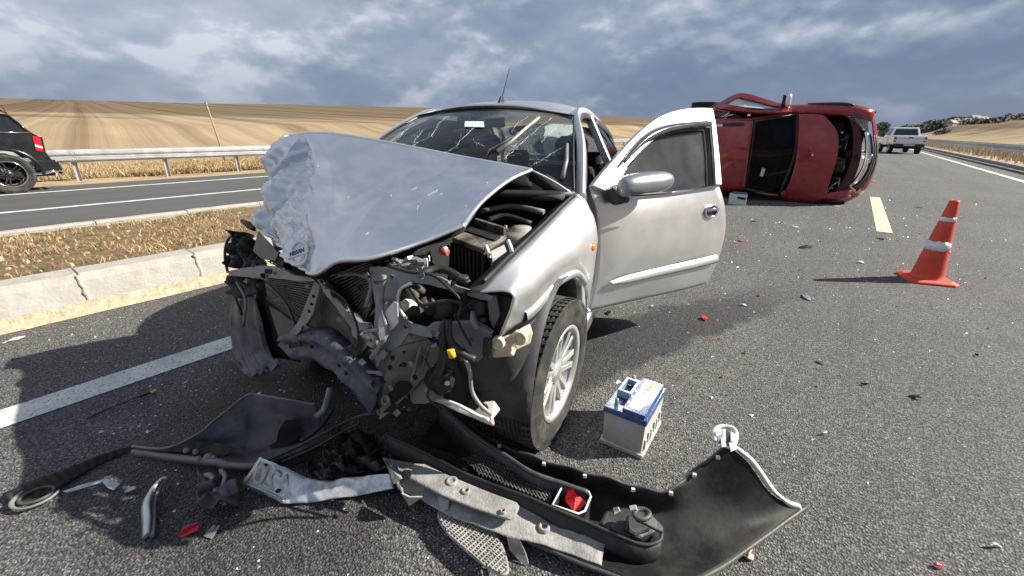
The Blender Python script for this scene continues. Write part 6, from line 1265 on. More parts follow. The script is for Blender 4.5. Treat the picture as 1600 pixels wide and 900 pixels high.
# ---- traffic cones
M_ORG = mat('cone_orange', (.60, .060, .028), .5, 0, .15, 6, .05, 60, dirt=(.20, .08, .06), dirt_amt=.35, dscale=9); M_REFL = mat('cone_white_band', (.66, .67, .68), .4, 0, .06, 20, dirt=(.35, .35, .36), dirt_amt=.5, dscale=12)
def cone(loc, rot, hgt, label, bands=True, scale=1.0):
    r_ = thing('traffic_cone', label, 'cone', loc, rot, group='traffic cones around the wrecks'); s_ = .19
    mb = MB(); b0 = [(s_*a, s_*b_, 0) for a, b_ in ((-1, -.75), (-.75, -1), (.75, -1), (1, -.75), (1, .75), (.75, 1), (-.75, 1), (-1, .75))]; mb.hexa(b0, [(x*.97, y*.97, .02) for x, y, z in b0]); mb.hexa([(x*.95, y*.95, .02) for x, y, z in b0], [(x*.80, y*.80, .034) for x, y, z in b0]); mb.build('base', M_ORG, r_, bevel=.006)
    rad_ = lambda z: np.interp(z, [.03, hgt], [.122, .034])
    mb = MB(); mb.lathe([(rad_(.03)+.012, .030), (rad_(.05), .05)]+[(rad_(z), z) for z in np.linspace(.08, hgt-.01, 10)]+[(rad_(hgt)-.004, hgt), (rad_(hgt)-.010, hgt-.005), (.022, hgt-.05)], 32); mb.build('body', M_ORG, r_)
    if bands:
        def band(z0, z1, a0, a1, nm, rag):
            mb = MB(); rows = []
            for k in range(25):
                w = a0+(a1-a0)*k/24; t0 = z0+rag*.012*fbm((k*.7, 1, z0), 1, 2)+(rag*.035 if k > 19 else 0)*((k-19)/5); t1 = z1+rag*.014*fbm((k*.8, 4, z0), 1, 2)-(rag*.02 if k > 19 else 0)*((k-19)/5)
                rows.append([((rad_(z)+.0025)*cos(w), (rad_(z)+.0025)*sin(w), z) for z in (t0, (t0+t1)/2, t1)])
            mb.grid(rows, True); mb.build(nm, M_REFL, r_, solid=.0015)
        band(.30, .385, radians(100), radians(318), 'reflective_band', 1.0); band(.565, .605, radians(140), radians(350), 'reflective_band', .5); band(.285, .300, radians(318), radians(350), 'band_scrap', .3)
        mb = MB(); a = radians(338); p = Vector((rad_(.6)*cos(a), rad_(.6)*sin(a), .6)); mb.tube([p, p+Vector((.02, -.012, .02)), p+Vector((.028, -.01, .008)), p+Vector((.012, -.004, .0))], .004, 5); mb.build('tape_knot', M_WHITEP, r_)
    return r_
cone(G(1446, 437), radians(18), .755, 'orange traffic cone with torn white bands standing alone on the right lane')
cone(G(1352, 283), radians(30), .72, 'small red cone half hidden behind the overturned red car', True)

# ---- pale box by the red car
wb_ = thing('pale_box', 'pale grey broken box on the road between silver door and red car', 'box', G(1151, 319), radians(12))
mb = MB(); mb.box((0, 0, .10), (.30, .20, .20)); mb.build('case', mat('pale_case', (.60, .62, .64), .6, 0, .1, 9, dirt=(.3, .3, .3), dirt_amt=.4, dscale=9), wb_, bevel=.008); mb = MB(); mb.box((.02, .01, .21), (.25, .17, .03)); mb.build('lid', mat('box_lid_blue', (.10, .14, .22), .5), wb_, bevel=.004); mb = MB(); mb.box((.06, -.103, .13), (.14, .01, .04), Matrix.Rotation(.15, 3, 'Y')); mb.build('slot', M_DARK, wb_)

# ---- loose fragments one can pick out
def shard(px, py, w, l, m_, label, seed, lift=.012, rot=None):
    rng = np.random.default_rng(seed); c = G(px, py); n = 7; a0 = rng.uniform(0, 6) if rot is None else rot
    pts = [Vector((l*.5*cos(t)*rng.uniform(.7, 1.15), w*.5*sin(t)*rng.uniform(.6, 1.2), lift*rng.uniform(.3, 1.6))) for t in np.linspace(0, 2*pi, n+1)[:-1]]
    mb = MB(); mb.plate(pts, .004, n=(0, 0, 1)); mb.tube([pts[0], pts[3]], .003, 5); o = mb.build('fragment', m_); o.location = c; o.rotation_euler = (rng.uniform(-.1, .1), rng.uniform(-.1, .1), a0); tag(o, label, 'fragment', 'broken bits on the road'); return o
M_OR2 = mat('orange_lens', (.75, .16, .03), .3, 0, .1, 20, coat=.5); M_CLR = mat('pale_plastic_bit', (.62, .60, .56), .5, 0, .2, 20); M_PINK = mat('red_lens', (.55, .05, .05), .3, 0, .2, 20, coat=.5)
for k, (px, py, w, l, m_, lab_) in enumerate([(1101, 499, .05, .085, M_PINK, 'largest red lens fragment, below the open silver door'), (1157, 377, .05, .10, M_OR2, 'orange lens fragment behind the open silver door'), (1258, 387, .09, .22, M_BLACK, 'black torn plastic piece midway between door and cone'), (1260, 465, .07, .16, M_STEEL, 'grey flat trim piece left of the cone shadow tip'), (951, 490, .04, .07, M_BLACK, 'small dark fragment under the open silver door'), (1161, 478, .025, .055, M_CLR, 'pale sliver right of the largest red fragment'), (1186, 463, .025, .04, M_PINK, 'tiny red fragment right of the silver door'), (1122, 531, .014, .022, M_PINK, 'tiny red crumb below the largest red fragment'), (1165, 552, .025, .03, M_BLACK, 'black crumb on the lane below the silver door'), (1430, 622, .045, .05, M_BLACK, 'black lump alone on the right lane below the cone'), (1282, 567, .012, .05, M_CLR, 'pale sliver on the bare asphalt below the cone'), (1286, 679, .014, .045, M_CLR, 'pale curled sliver right of the white lamp bracket'), (1553, 856, .010, .045, M_CLR, 'white sliver near the lower right edge'), (1463, 886, .018, .022, M_PINK, 'tiny red crumb at the bottom edge on the right'), (1345, 411, .05, .09, M_CLR, 'pale fragment just left of the cone base'), (1243, 356, .03, .16, M_CLR, 'thin pale strip behind the black torn plastic'), (1178, 347, .04, .14, M_BLACK, 'dark flat strip on the lane beside the red car'), (1377, 374, .05, .12, M_BLACK, 'dark curled piece below the cream lane dash'), (1434, 325, .04, .12, M_BLACK, 'dark scrap on the lane above the cone'), (1306, 323, .06, .14, M_CLR, 'pale fragment under the nose of the red car'), (1525, 556, .015, .04, M_BLACK, 'dark sliver at far right below the cone'), (1350, 602, .012, .05, M_BLACK, 'dark twig-like splinter left of the black lump'), (1018, 480, .02, .05, M_CLR, 'small pale fragment under the rear of the silver door'), (205, 769, .03, .05, M_BEIGE, 'small beige fragment left of the silver trim strip'), (1168, 868, .04, .05, M_BEIGE, 'beige clip under the lower edge of the torn bumper'), (22, 532, .03, .12, M_CLR, 'pale flat scrap in the gutter below the kerb')]):
    shard(px, py, w, l, m_, lab_, 100+k)
# glass crumbs and grit, too many to count
rng = np.random.default_rng(77); vs, fs = [], []
def crumb(c, s_, o):
    t = rng.uniform(0, 6.28); q = [(c[0]+s_*cos(t+k*2.1)*rng.uniform(.6, 1.2), c[1]+s_*sin(t+k*2.1)*rng.uniform(.6, 1.2), .001+s_*.2*rng.random()) for k in range(3)]+[(c[0], c[1], s_*rng.uniform(.5, 1.0))]
    vs.extend(q); fs.extend([(o, o+1, o+3), (o+1, o+2, o+3), (o+2, o, o+3), (o, o+2, o+1)])
n = 0
while n < 7500:
    k = rng.random()
    if k < .62: c = (rng.normal()*1.3+.1, 7.2+rng.normal()*3.2)
    elif k < .80: c = (rng.uniform(-2.8, 2.2), rng.uniform(1.8, 13))
    elif k < .93: c = (-2.2+rng.normal()*.9, .7+rng.normal()*.8)
    else: c = (rng.normal()*.8-3.9, rng.uniform(-.5, 4))
    if c[0] < -4.1 or c[1] < .1: continue
    crumb(c, rng.uniform(.003, .008)*(1 if rng.random() < .93 else 2.0), n*4); n += 1
M_, N_, Lk_, b_ = node_mat('glass_crumbs'); gg_ = N_.new('ShaderNodeNewGeometry'); Lk_.new(rmp(N_, Lk_, gg_.outputs['Random Per Island'], [(0, (.06, .06, .06)), (.30, (.12, .12, .12)), (.36, (.55, .57, .56)), (1, (.85, .87, .86))]), b_.inputs['Base Color']); b_.inputs['Roughness'].default_value = .25
me = bpy.data.meshes.new('glass_crumbs'); me.from_pydata(vs, [], fs); me.materials.append(M_); o = bpy.data.objects.new('glass_crumbs', me); COL.objects.link(o); tag(o, 'crumbs of broken glass and grit strewn over the road', 'glass crumbs', kind='stuff')

# ------------------------------------------------------------------ red car lying on its right side: x forward, y its left (now up), z its roof side (now towards the camera)
def red_frame():
    a, ro = -.0807, .0136; x = np.array([cos(a), sin(a), 0]); z = np.cross(x, [0, 0, 1.0]); z /= np.linalg.norm(z); y = np.cross(z, x); y2 = y*cos(ro)+z*sin(ro); z2 = np.cross(x, y2)
    return Frame(np.stack([x, y2, z2], 1), [-.586, 11.21, .93])
RF = red_frame(); K = RF.at
Q = thing('overturned_car', 'dark red hatchback lying on its side with its roof facing the camera', 'car', matrix=RF.matrix())
M_RED = mat('dark_red_paint', (.265, .012, .017), .28, .25, .10, 2.5, coat=.9, dirt=(.30, .20, .16), dirt_amt=.16, dscale=7, rvar=.05)
M_LAMP = glass_mat('lamp_glass', (.85, .87, .88), .10, .02)
def KP(lst, z=None): return [K(q[0], q[1], z=(q[2] if len(q) > 2 else z)) for q in lst]
def kplate(name, pts, th, m_, parent=Q, z=None, bevel=.004): mb = MB(); mb.plate(KP(pts, z), th); return mb.build(name, m_, parent, bevel=bevel)
def ksurf(name, ctrl, nu, nv, m_, parent=Q, f=None, solid=.01): mb = MB(); mb.grid(surf([KP(r) for r in ctrl], nu, nv, f), True); return mb.build(name, m_, parent, solid=solid)
def ktube(name, pts, r, m_, parent=Q, n=7, k=5): mb = MB(); P = KP(pts); mb.tube(spline(P, k*(len(P)-1)), r, n); return mb.build(name, m_, parent)
# lower body: rounded sections from the tail to the nose
def redsec(x, n=28):
    t = (x+2.92)/3.79; hw = .90*(1-.10*max(0, (t-.80)/.20)**2-.08*max(0, (.12-t)/.12)**2); zt = np.interp(x, [-2.92, -2.7, -.5, .3, .70, .87], [.84, .96, .96, .86, .74, .60]); zb = np.interp(x, [-2.92, -2.7, .5, .87], [.40, .22, .22, .30]); out = []
    for k in range(n):
        w = 2*pi*k/n; cw, sw = cos(w), sin(w); out.append((x, hw*np.sign(cw)*abs(cw)**.42, (zt+zb)/2+(zt-zb)/2*np.sign(sw)*abs(sw)**.50))
    return out
xs = [-2.92, -2.84, -2.66, -2.4, -1.8, -1.2, -.6]
mb = MB(); mb.grid([redsec(x) for x in xs], True, close_v=True); mb.add(redsec(xs[0]), [tuple(range(28))]); mb.build('body', M_RED, Q)
# open engine bay tub, wings and floor of the nose
for sg in (1, -1):
    mb = MB(); rows = []
    for x in np.linspace(-.62, .80, 16):
        zt = np.interp(x, [-.6, -.3, .3, .62, .80], [1.0, .99, .88, .80, .70]); hw = .905-.10*max(0, (x-.25)/.5)**2; rows.append([(x, sg*(hw-.20), zt-.01), (x, sg*(hw-.08), zt), (x, sg*(hw-.015), zt-.07), (x, sg*hw, zt-.22), (x, sg*(hw-.01), zt-.40), (x, sg*(hw-.05), .30)])
    mb.grid(rows, True); mb.build('front_wing', M_RED, Q, solid=.01)
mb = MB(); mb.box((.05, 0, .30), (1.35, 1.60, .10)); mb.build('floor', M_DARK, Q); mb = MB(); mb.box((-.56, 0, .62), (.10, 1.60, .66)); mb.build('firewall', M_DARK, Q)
# roof
ZR = 1.42
def rf(u, v, p): return (0, 0, .03*sin(pi*(.1+.8*v))+.004*fbm(p, 3, 2))
roof_r = [[(1178, 189, 1.40), (1171, 240, 1.43), (1163, 297, 1.40)], [(1140, 188, 1.44), (1134, 240, 1.47), (1128, 298, 1.44)], [(1105, 188, 1.44), (1100, 240, 1.46), (1095, 297, 1.43)], [(1072, 190, 1.38), (1068, 240, 1.40), (1064, 292, 1.37)]]
ksurf('roof', roof_r, 20, 20, M_RED, Q, rf, .015)
kplate('roof_moulding', [(1117, 194, 1.475), (1160, 191, 1.455), (1164, 194, 1.453), (1163, 197, 1.453), (1117, 200, 1.475)], .01, M_BLACK); kplate('roof_sticker', [(1117, 194, 1.487), (1129, 194, 1.483), (1129, 198, 1.483), (1117, 198, 1.487)], .006, M_WHITEP)
# windscreen with its dark cabin behind
WS = [[(1180, 190, 1.40), (1173, 240, 1.42), (1164, 294, 1.39)], [(1213, 184, 1.20), (1206, 240, 1.23), (1194, 300, 1.19)], [(1246, 178, 1.0), (1241, 240, 1.02), (1216, 305, .99)]]
ksurf('windscreen', WS, 14, 14, glass_mat('dark_windscreen', (.22, .25, .28), .004, .05, 1.22), Q, None, 0)
mb = MB(); ed = spline(KP([(1180, 190, 1.405), (1173, 240, 1.425), (1164, 295, 1.395)]), 10); mb.tube(ed, .016, 6); mb.tube(spline(KP([(1246, 179, 1.0), (1242, 240, 1.02), (1217, 305, .99)]), 10), .03, 6); mb.tube(KP([(1180, 190, 1.405), (1213, 184, 1.205), (1247, 178, 1.0)]), .02, 6); mb.tube(KP([(1164, 295, 1.395), (1194, 301, 1.195), (1217, 305, .99)]), .02, 6); mb.build('screen_frame', M_BLACK, Q)
ktube('lower_rail', [(1160, 294, 1.36), (1190, 302, 1.22), (1215, 305, 1.06)], .018, M_STEEL)
cabin = MB(); cabin.box((-1.45, 0, .70), (1.75, 1.55, .5)); cabin.build('cabin_floor', M_DARK, Q)
mb = MB(); mb.box((-2.25, 0, 1.06), (.25, 1.5, .62)); mb.build('rear_bench', M_DARK, Q, bevel=.05)
for y in (-.38, .38):
    mb = MB(); mb.hexa([(-1.15, y-.24, .95), (-1.15, y+.24, .95), (-1.35, y+.24, .95), (-1.35, y-.24, .95)], [(-1.38, y-.18, 1.32), (-1.38, y+.18, 1.32), (-1.5, y+.18, 1.32), (-1.5, y-.18, 1.32)]); mb.build('seat', M_SEAT, Q, bevel=.04)
mb = MB(); mb.box((-.62, 0, .95), (.30, 1.5, .12)); mb.build('dashboard', M_TRIM, Q, bevel=.03)
kplate('airbag', [(1225, 190, 1.0), (1236, 200, 1.0), (1238, 222, 1.0), (1224, 232, 1.0), (1208, 224, 1.02), (1206, 204, 1.02)], .08, mat('smoky_airbag', (.10, .11, .12), .9, 0, .2, 5), Q, None, .03)
kplate('mirror_inside', [(1191, 262, 1.30), (1196, 264, 1.30), (1192, 276, 1.30), (1187, 275, 1.30)], .03, mat('pale_mirror', (.5, .5, .5), .3, .3, .1, 9), Q)
# hood, sprung and pushed back: its front edge leaves the bay open
HR = [[(1248, 179, 1.02), (1244, 240, 1.05), (1220, 308, 1.01)], [(1270, 179, .98), (1274, 244, 1.02), (1246, 314, .97)], [(1287, 182, .95), (1299, 244, .99), (1278, 316, .93)], [(1291, 186, .94), (1308, 222, .97), (1287, 315, .91)]]
HR = [[(1248, 179, 1.02), (1247, 205, 1.04), (1244, 245, 1.05), (1235, 280, 1.04), (1220, 311, 1.01)], [(1268, 178, .98), (1272, 205, 1.0), (1272, 245, 1.02), (1262, 282, 1.0), (1246, 315, .97)], [(1284, 180, .95), (1296, 205, .97), (1297, 245, .98), (1286, 285, .96), (1268, 317, .93)], [(1290, 182, .93), (1309, 209, .945), (1308, 245, .96), (1296, 285, .94), (1288, 311, .90)]]
h_ = ksurf('hood', HR, 22, 24, M_RED, Q, lambda u, v, p: (0, 0, .004*fbm(p, 3, 2)), .02)
# engine bay bits in the gap
for k, (a, b_, z, r, m_) in enumerate([(1312, 200, .60, .10, M_DARK), (1316, 226, .62, .10, M_DARK), (1312, 258, .66, .12, mat('battery_dark', (.045, .05, .055), .6)), (1306, 285, .60, .09, M_DARK), (1303, 256, .80, .03, M_OR2), (1316, 207, .74, .025, M_WHITEP), (1313, 229, .74, .022, M_STEEL), (1325, 240, .70, .06, M_DARK), (1300, 294, .74, .02, M_STEEL), (1322, 215, .66, .05, M_BLACK)]):
    c = K(a, b_, z=z); mb = MB(); mb.box(c, (r*1.2, r*2.0, r*1.2), Matrix.Rotation(.3*k, 3, 'X')); mb.build('engine_part', m_, Q, bevel=r*.15)
ktube('wing_edge_strip', [(1290, 302, .86), (1300, 290, .84), (1312, 283, .82)], .012, M_STEEL); 
# nose: slam panel, chrome bar, grille slats, lamps, bumper
SLM = [[(1326, 186, .80), (1336, 215, .80), (1337, 250, .80), (1328, 280, .80), (1306, 304, .79)], [(1340, 196, .78), (1347, 220, .78), (1347, 252, .78), (1337, 284, .78), (1318, 308, .77)]]
SLM = [[(1324, 178, .82), (1332, 205, .80), (1331, 245, .80), (1318, 280, .79), (1302, 300, .78)], [(1333, 180, .80), (1345, 210, .77), (1345, 245, .77), (1334, 280, .76), (1314, 304, .75)]]
ksurf('slam_panel', SLM, 6, 24, mat('dark_red_inner', (.05, .008, .012), .5, 0, .2, 6), Q, None, .02)
kplate('catch_hole', [(1333, 244, .80), (1340, 240, .79), (1342, 248, .79), (1336, 252, .79)], .012, M_DARK, Q)
CH = [[(1350, 206, .72), (1352, 235, .72), (1348, 258, .72), (1336, 278, .71), (1323, 291, .70)], [(1357, 207, .69), (1360, 235, .69), (1356, 259, .69), (1344, 281, .68), (1328, 292, .67)]]
ksurf('chrome_bar', CH, 8, 24, M_CHROME, Q, lambda u, v, p: (.01*sin(pi*u), 0, .03*sin(pi*u)), .012)
GB = [[(1356, 208, .67), (1360, 235, .67), (1356, 259, .67), (1344, 281, .66), (1330, 291, .66)], [(1370, 212, .45), (1372, 235, .45), (1368, 262, .45), (1356, 286, .45), (1340, 300, .45)]]
ksurf('grille_back', GB, 6, 24, M_DARK, Q, None, .01)
for t in (.25, .5, .75):
    P = [np.array(a)*(1-t)+np.array(b_)*t for a, b_ in zip(KP(GB[0]), KP(GB[1]))]; mb = MB(); mb.tube([p+np.array((.015, 0, .0)) for p in spline(P, 20)], .010, 6); mb.build('grille_slat', M_STEEL, Q)
bc = K(1357, 247, z=.66)+np.array((.03, 0, .03)); mb = MB(); mb.tube([bc+np.array((.03*cos(w)*.5, .058*cos(w), .062*sin(w))) for w in np.linspace(0, 2*pi, 25)], .011, 7, False); em2 = mb.build('emblem', M_CHROME, Q); mb = MB(); mb.box(bc, (.02, .17, .028), Matrix.Rotation(.15, 3, 'Y')); mb.build('emblem_bar', M_CHROME, em2, bevel=.004)
# headlamp, top corner
HL = [[(1318, 173, .82), (1332, 170, .78), (1346, 174, .72), (1353, 182, .66)], [(1322, 179, .84), (1338, 180, .80), (1350, 186, .72), (1358, 192, .64)], [(1334, 188, .82), (1344, 192, .77), (1352, 198, .71), (1360, 203, .62)], [(1347, 200, .76), (1350, 203, .74), (1355, 205, .70), (1360, 206, .62)]]
hl = ksurf('headlamp_bowl', HL, 10, 10, mat('lamp_reflector', (.42, .42, .40), .25, .7, .3, 9, dirt=(.12, .11, .10), dirt_amt=.6, dscale=8), Q, lambda u, v, p: (-.03, 0, -.03), .01)
ksurf('headlamp_lens', HL, 10, 10, M_LAMP, hl, lambda u, v, p: (.03*sin(pi*u)*sin(pi*v), .0, .03*sin(pi*u)*sin(pi*v)), 0)
ktube('headlamp_rim', [(1319, 173, .83), (1324, 182, .84), (1336, 190, .82), (1348, 201, .77)], .012, M_RED, hl)
# bumper skin round the nose
BR = [[(1340, 167, .74), (1353, 172, .66), (1361, 186, .60), (1364, 206, .58), (1365, 235, .56), (1362, 262, .54), (1352, 284, .54), (1336, 300, .54), (1318, 311, .56), (1300, 318, .58)],
      [(1342, 166, .62), (1358, 172, .54), (1366, 188, .48), (1369, 208, .44), (1370, 235, .42), (1366, 264, .40), (1356, 288, .40), (1340, 304, .42), (1320, 314, .46), (1302, 320, .50)],
      [(1342, 166, .45), (1358, 174, .36), (1366, 192, .30), (1369, 212, .26), (1370, 238, .24), (1366, 266, .24), (1356, 290, .26), (1341, 306, .30), (1322, 316, .36), (1304, 321, .40)]]
ksurf('bumper_skin', BR, 12, 50, M_RED, Q, lambda u, v, p: (.012*sin(pi*u), 0, 0), .012)
ksurf('grey_lower_lamp', [[(1288, 302, .80), (1300, 304, .76), (1316, 300, .70), (1328, 292, .68)], [(1284, 309, .78), (1300, 312, .72), (1320, 308, .66), (1334, 298, .62)], [(1286, 315, .72), (1302, 317, .66), (1322, 312, .60), (1338, 301, .57)]], 8, 14, mat('scuffed_grey', (.16, .15, .14), .6, .1, .4, 8, .2, 20, dirt=(.35, .33, .30), dirt_amt=.5, dscale=9), Q, None, .01)
kplate('lower_black', [(1262, 314, .80), (1290, 313, .74), (1306, 316, .66), (1302, 320, .60), (1270, 320, .70)], .02, M_BLACK)
# wheels
for sg in (1, -1):
    wheel('rear_wheel', Q, (-2.30, sg*.80+(.13 if sg > 0 else 0), .34), .3, R=.30, rim=.20, spokes=5, outer=sg, twin=False); wheel('front_wheel', Q, (.02, sg*.78, .30), .1, R=.30, rim=.20, spokes=5, outer=sg, twin=False)
# side pillars of the glasshouse, upper side
for sg in (1, -1):
    beam([(-.45, sg*.74, .98), (-1.05, sg*.62, 1.36), (-1.9, sg*.62, 1.42), (-2.45, sg*.64, 1.34), (-2.80, sg*.72, .98)], .07, .06, 'roof_rail', M_RED, Q, (0, sg, .5)); beam([(-1.55, sg*.80, .95), (-1.62, sg*.63, 1.40)], .09, .06, 'centre_pillar', M_BLACK, Q, (0, sg, .3))
    mb = MB(); mb.plate([(-1.68, sg*.78, .98), (-2.6, sg*.76, 1.0), (-2.38, sg*.65, 1.33), (-1.72, sg*.64, 1.38)], .006); mb.build('rear_side_glass', M_TINT, Q)
mb = MB(); mb.grid([[(-2.46-.36*u, y, 1.36-.40*u) for y in np.linspace(-.6, .6, 7)] for u in (0, .5, 1)], True); mb.build('rear_window', M_TINT, Q)
# left doors: the front one hangs open upwards
dr = thing('front_door', None, None); dr.parent = Q
def KY(px, py, x): return K(px, py, x=x)
DO = [(1236, 166), (1212, 161), (1190, 154), (1172, 148.5), (1163, 146.5), (1152, 147), (1138, 153), (1122, 163), (1118, 168), (1126, 171), (1150, 174), (1180, 176.5), (1210, 177), (1238, 176)]
DI = [(1134, 163.5), (1152, 153.5), (1156, 153), (1180, 158.5), (1205, 165), (1222, 169), (1210, 170.6), (1190, 170.5), (1165, 168.5), (1146, 165.5)]
def dpl(p, dz=0.0):
    t = np.interp(p[0], [1118, 1238], [1.0, 0.0]); return K(p[0], p[1], z=1.06+.10*t-dz+.0*p[1]+(.25 if p[1] > np.interp(p[0], [1118, 1160, 1238], [166, 160, 171]) else 0.0)*.6)
DZ = lambda p: 1.0+.22*np.clip((p[1]-np.interp(p[0], [1118, 1152, 1238], [163, 147, 166]))/12.0, 0, 1.4)
mb = MB(); mb.plate([K(p[0], p[1], z=DZ(p)) for p in DO], .04, [[K(p[0], p[1], z=DZ(p)) for p in DI]], n=K(1180, 155, z=1.0)-K(1180, 155, z=1.2) if False else None); mb.build('door_frame', M_RED, dr, bevel=.006)
mb = MB(); mb.plate([K(p[0], p[1], z=DZ(p)-.02) for p in DI], .006); mb.build('door_glass', mat('sky_pale_glass', (.50, .56, .57), .25, 0, .12, 7, coat=.5), dr)  # opaque pane, the pale sky behind it painted into its colour
mb = MB(); mb.tube([K(p[0], p[1], z=DZ(p)+.03) for p in DI[2:6]], .014, 6); mb.tube([K(p[0], p[1], z=DZ(p)+.03) for p in DI[6:9]], .012, 6); mb.build('door_seal', M_BLACK, dr)
mb = MB(); mb.grid([[K(a, b_, z=z) for a, b_ in ((1152, 147), (1172, 148.5), (1190, 154), (1212, 161), (1236, 167))] for z in (1.0, .8, .55, .30)], True); mb.build('door_skin', M_RED, dr, solid=.03)
mr_ = thing('mirror', None, None); mr_.parent = Q; mcc = K(1230, 157, z=1.08)
mb = MB(); rows = []
for u in np.linspace(0, 1, 9):
    ph = pi*u; rows.append([mcc+np.array((.055*cos(w)*sin(ph)**.6+.02, -cos(ph)*.12, .075*sin(w)*sin(ph)**.6)) for w in np.linspace(0, 2*pi, 15)])
mb.grid(rows, True); mb.build('mirror_shell', mat('silver_chrome_shell', (.68, .68, .68), .25, .6, .05, 9), mr_); mb = MB(); mb.box(mcc+np.array((-.05, 0, 0)), (.05, .20, .12)); mb.build('mirror_glass', M_BLACK, mr_, bevel=.015); mb = MB(); mb.tube([mcc+np.array((.0, -.10, 0)), K(1230, 171, z=1.06)], .03, 7); mb.build('mirror_foot', M_BLACK, mr_)
# what shows in the open doorway
for pts, m_ in (([(1118, 172, 1.15), (1134, 176, 1.22), (1150, 178, 1.25), (1160, 184, 1.3), (1130, 186, 1.3), (1116, 184, 1.25)], M_DARK), ([(1117, 176, 1.28), (1130, 175, 1.28), (1140, 178, 1.3), (1124, 183, 1.32), (1117, 183, 1.3)], mat('dull_maroon', (.16, .02, .025), .5)), ): kplate('doorway_trim', pts, .02, m_)
ktube('seat_belt', [(1122, 186, 1.34), (1132, 181, 1.33), (1140, 176, 1.30)], .012, M_WHITEP); ktube('grab_handle', [(1131, 186, 1.36), (1137, 181, 1.34), (1146, 179, 1.32)], .012, M_BEIGE); kplate('visor_clip', [(1168, 178, 1.33), (1173, 178, 1.33), (1173, 181, 1.33), (1168, 182, 1.33)], .02, M_WHITEP)
ktube('side_strip', [(1262, 163.5, .86), (1290, 162.5, .84), (1320, 162.5, .80), (1334, 165, .76)], .03, M_BLACK)

# ------------------------------------------------------------------ black estate on the opposite carriageway (its rear is in view), nose towards -Y
XS = -13.28
def Wx(px, py, x=XS):
    d = ray(px, py); return CAM_O+d*(x-CAM_O[0])/d[0]
suv = thing('black_suv', 'black off-road car with chrome step parked by the left guardrail', 'car', (0, 0, 0))
M_BLK = mat('black_car_paint', (.012, .013, .015), .22, .2, .15, 3, coat=.9, dirt=(.10, .09, .08), dirt_amt=.2, dscale=3)
wc = Wx(16, 276); ry = wc[1]; YT = float(Wx(78, 240)[1])
def Y(px, py): return float(Wx(px, py)[1])
def SZ(px, py): p = Wx(px, py); return (XS, float(p[1]), float(p[2]))
low = [SZ(84, 268), SZ(86, 256), SZ(72, 238), SZ(66, 214), SZ(50, 207), SZ(30, 208), SZ(0, 209)]; zb = low[-1][2]
beltz = zb+.02; y_f = ry-3.85
side = [p[1:] for p in low]+[(ry-2.2, beltz), (ry-2.75, beltz-.04), (y_f+.25, beltz-.18), (y_f, beltz-.35), (y_f+.05, .35), (ry-3.35, .32)]
arc = lambda cy, r, a0, a1, n=12: [(cy+r*cos(a), .38+r*sin(a)) for a in np.linspace(a0, a1, n)]
side += arc(ry-2.90, .44, pi, 0)+[(ry-2.4, .30), (ry-.52, .30)]+arc(ry, .45, pi, 0)+[(YT-.06, .34)]
mb = MB(); mb.plate([(XS, y, z) for y, z in side], .02); mb.build('side_panel', M_BLK, suv, bevel=.01)
mb = MB(); mb.plate([(XS-1.9, y, z) for y, z in side], .02); mb.build('side_panel', M_BLK, suv, bevel=.01)
up_ = [SZ(66, 214)[1:], SZ(50, 207)[1:]]+[(ry-2.2, beltz), (y_f+.25, beltz-.18), (y_f, beltz-.35), (y_f+.05, .35)]
rear_prof = [SZ(84, 268)[1:], SZ(86, 256)[1:], SZ(72, 238)[1:], SZ(66, 214)[1:], SZ(50, 207)[1:]]
mb = MB(); prof = [(YT-.06, .34)]+rear_prof+[(ry-2.2, beltz), (y_f+.25, beltz-.18), (y_f, beltz-.35), (y_f+.05, .35)]; mb.grid([[(x, y, z+(.03 if abs(x-XS+.95) < .5 else 0)) for y, z in prof] for x in (XS-.005, XS-.10, XS-.5, XS-.95, XS-1.4, XS-1.8, XS-1.895)], True); mb.build('body_panels', M_BLK, suv)
mb = MB(); mb.box((XS-.95, ry-1.5, .36), (1.8, 4.3, .12)); mb.build('floor', M_DARK, suv)
rt = SZ(0, 176)[2]; GW = [(ry-2.3, beltz), (ry-1.75, rt-.06), (ry-1.3, rt+.0), (ry-.2, rt), SZ(14, 180)[1:], SZ(30, 193)[1:], SZ(48, 209)[1:]]
mb = MB(); mb.grid([[(x, y, z-(.0 if 1 else 0)) for y, z in GW] for x in (XS-.22, XS-.5, XS-.95, XS-1.4, XS-1.68)], True); mb.build('roof', M_BLK, suv, solid=.02)
def gx(z): return XS-.02-.20*(z-beltz)/(rt-beltz)
mb = MB(); mb.plate([(gx(z)-.012, y, z) for y, z in GW], .01); mb.build('side_glass', mat('dark_tinted_glass', (.010, .012, .014), .06, 0, .1, 2, coat=1), suv)
mb = MB(); mb.plate([(XS-1.88+.20*(z-beltz)/(rt-beltz), y, z) for y, z in GW], .01); mb.build('side_glass', mat('dark_tinted_glass', (.01, .012, .014)), suv)
for a, b_ in (((ry-.42, beltz), (ry-.50, rt)), ((ry-1.5, beltz), (ry-1.5, rt))):
    mb = MB(); mb.tube([(gx(a[1]), a[0], a[1]), (gx(b_[1]), b_[0], b_[1])], .04, 6); mb.build('window_pillar', M_BLK, suv)
mb = MB(); mb.tube([(gx(z)+.012, y, z) for y, z in GW[3:]], .022, 6); mb.build('rear_pillar', M_BLK, suv); mb = MB(); mb.tube([(gx(beltz)+.02, y, beltz+.005) for y in np.linspace(ry-2.2, GW[-1][0], 8)], .012, 6); mb.build('belt_trim', M_CHROME, suv)
mb = MB(); mb.tube([(gx(rt)-.03, y, rt+.05) for y in np.linspace(ry-1.5, ry+.2, 8)], .018, 6); mb.tube([(gx(rt)-.03, ry+.2, rt+.05), (gx(rt)-.03, ry+.3, rt)], .018, 6); mb.build('roof_bar', M_BLACK, suv)
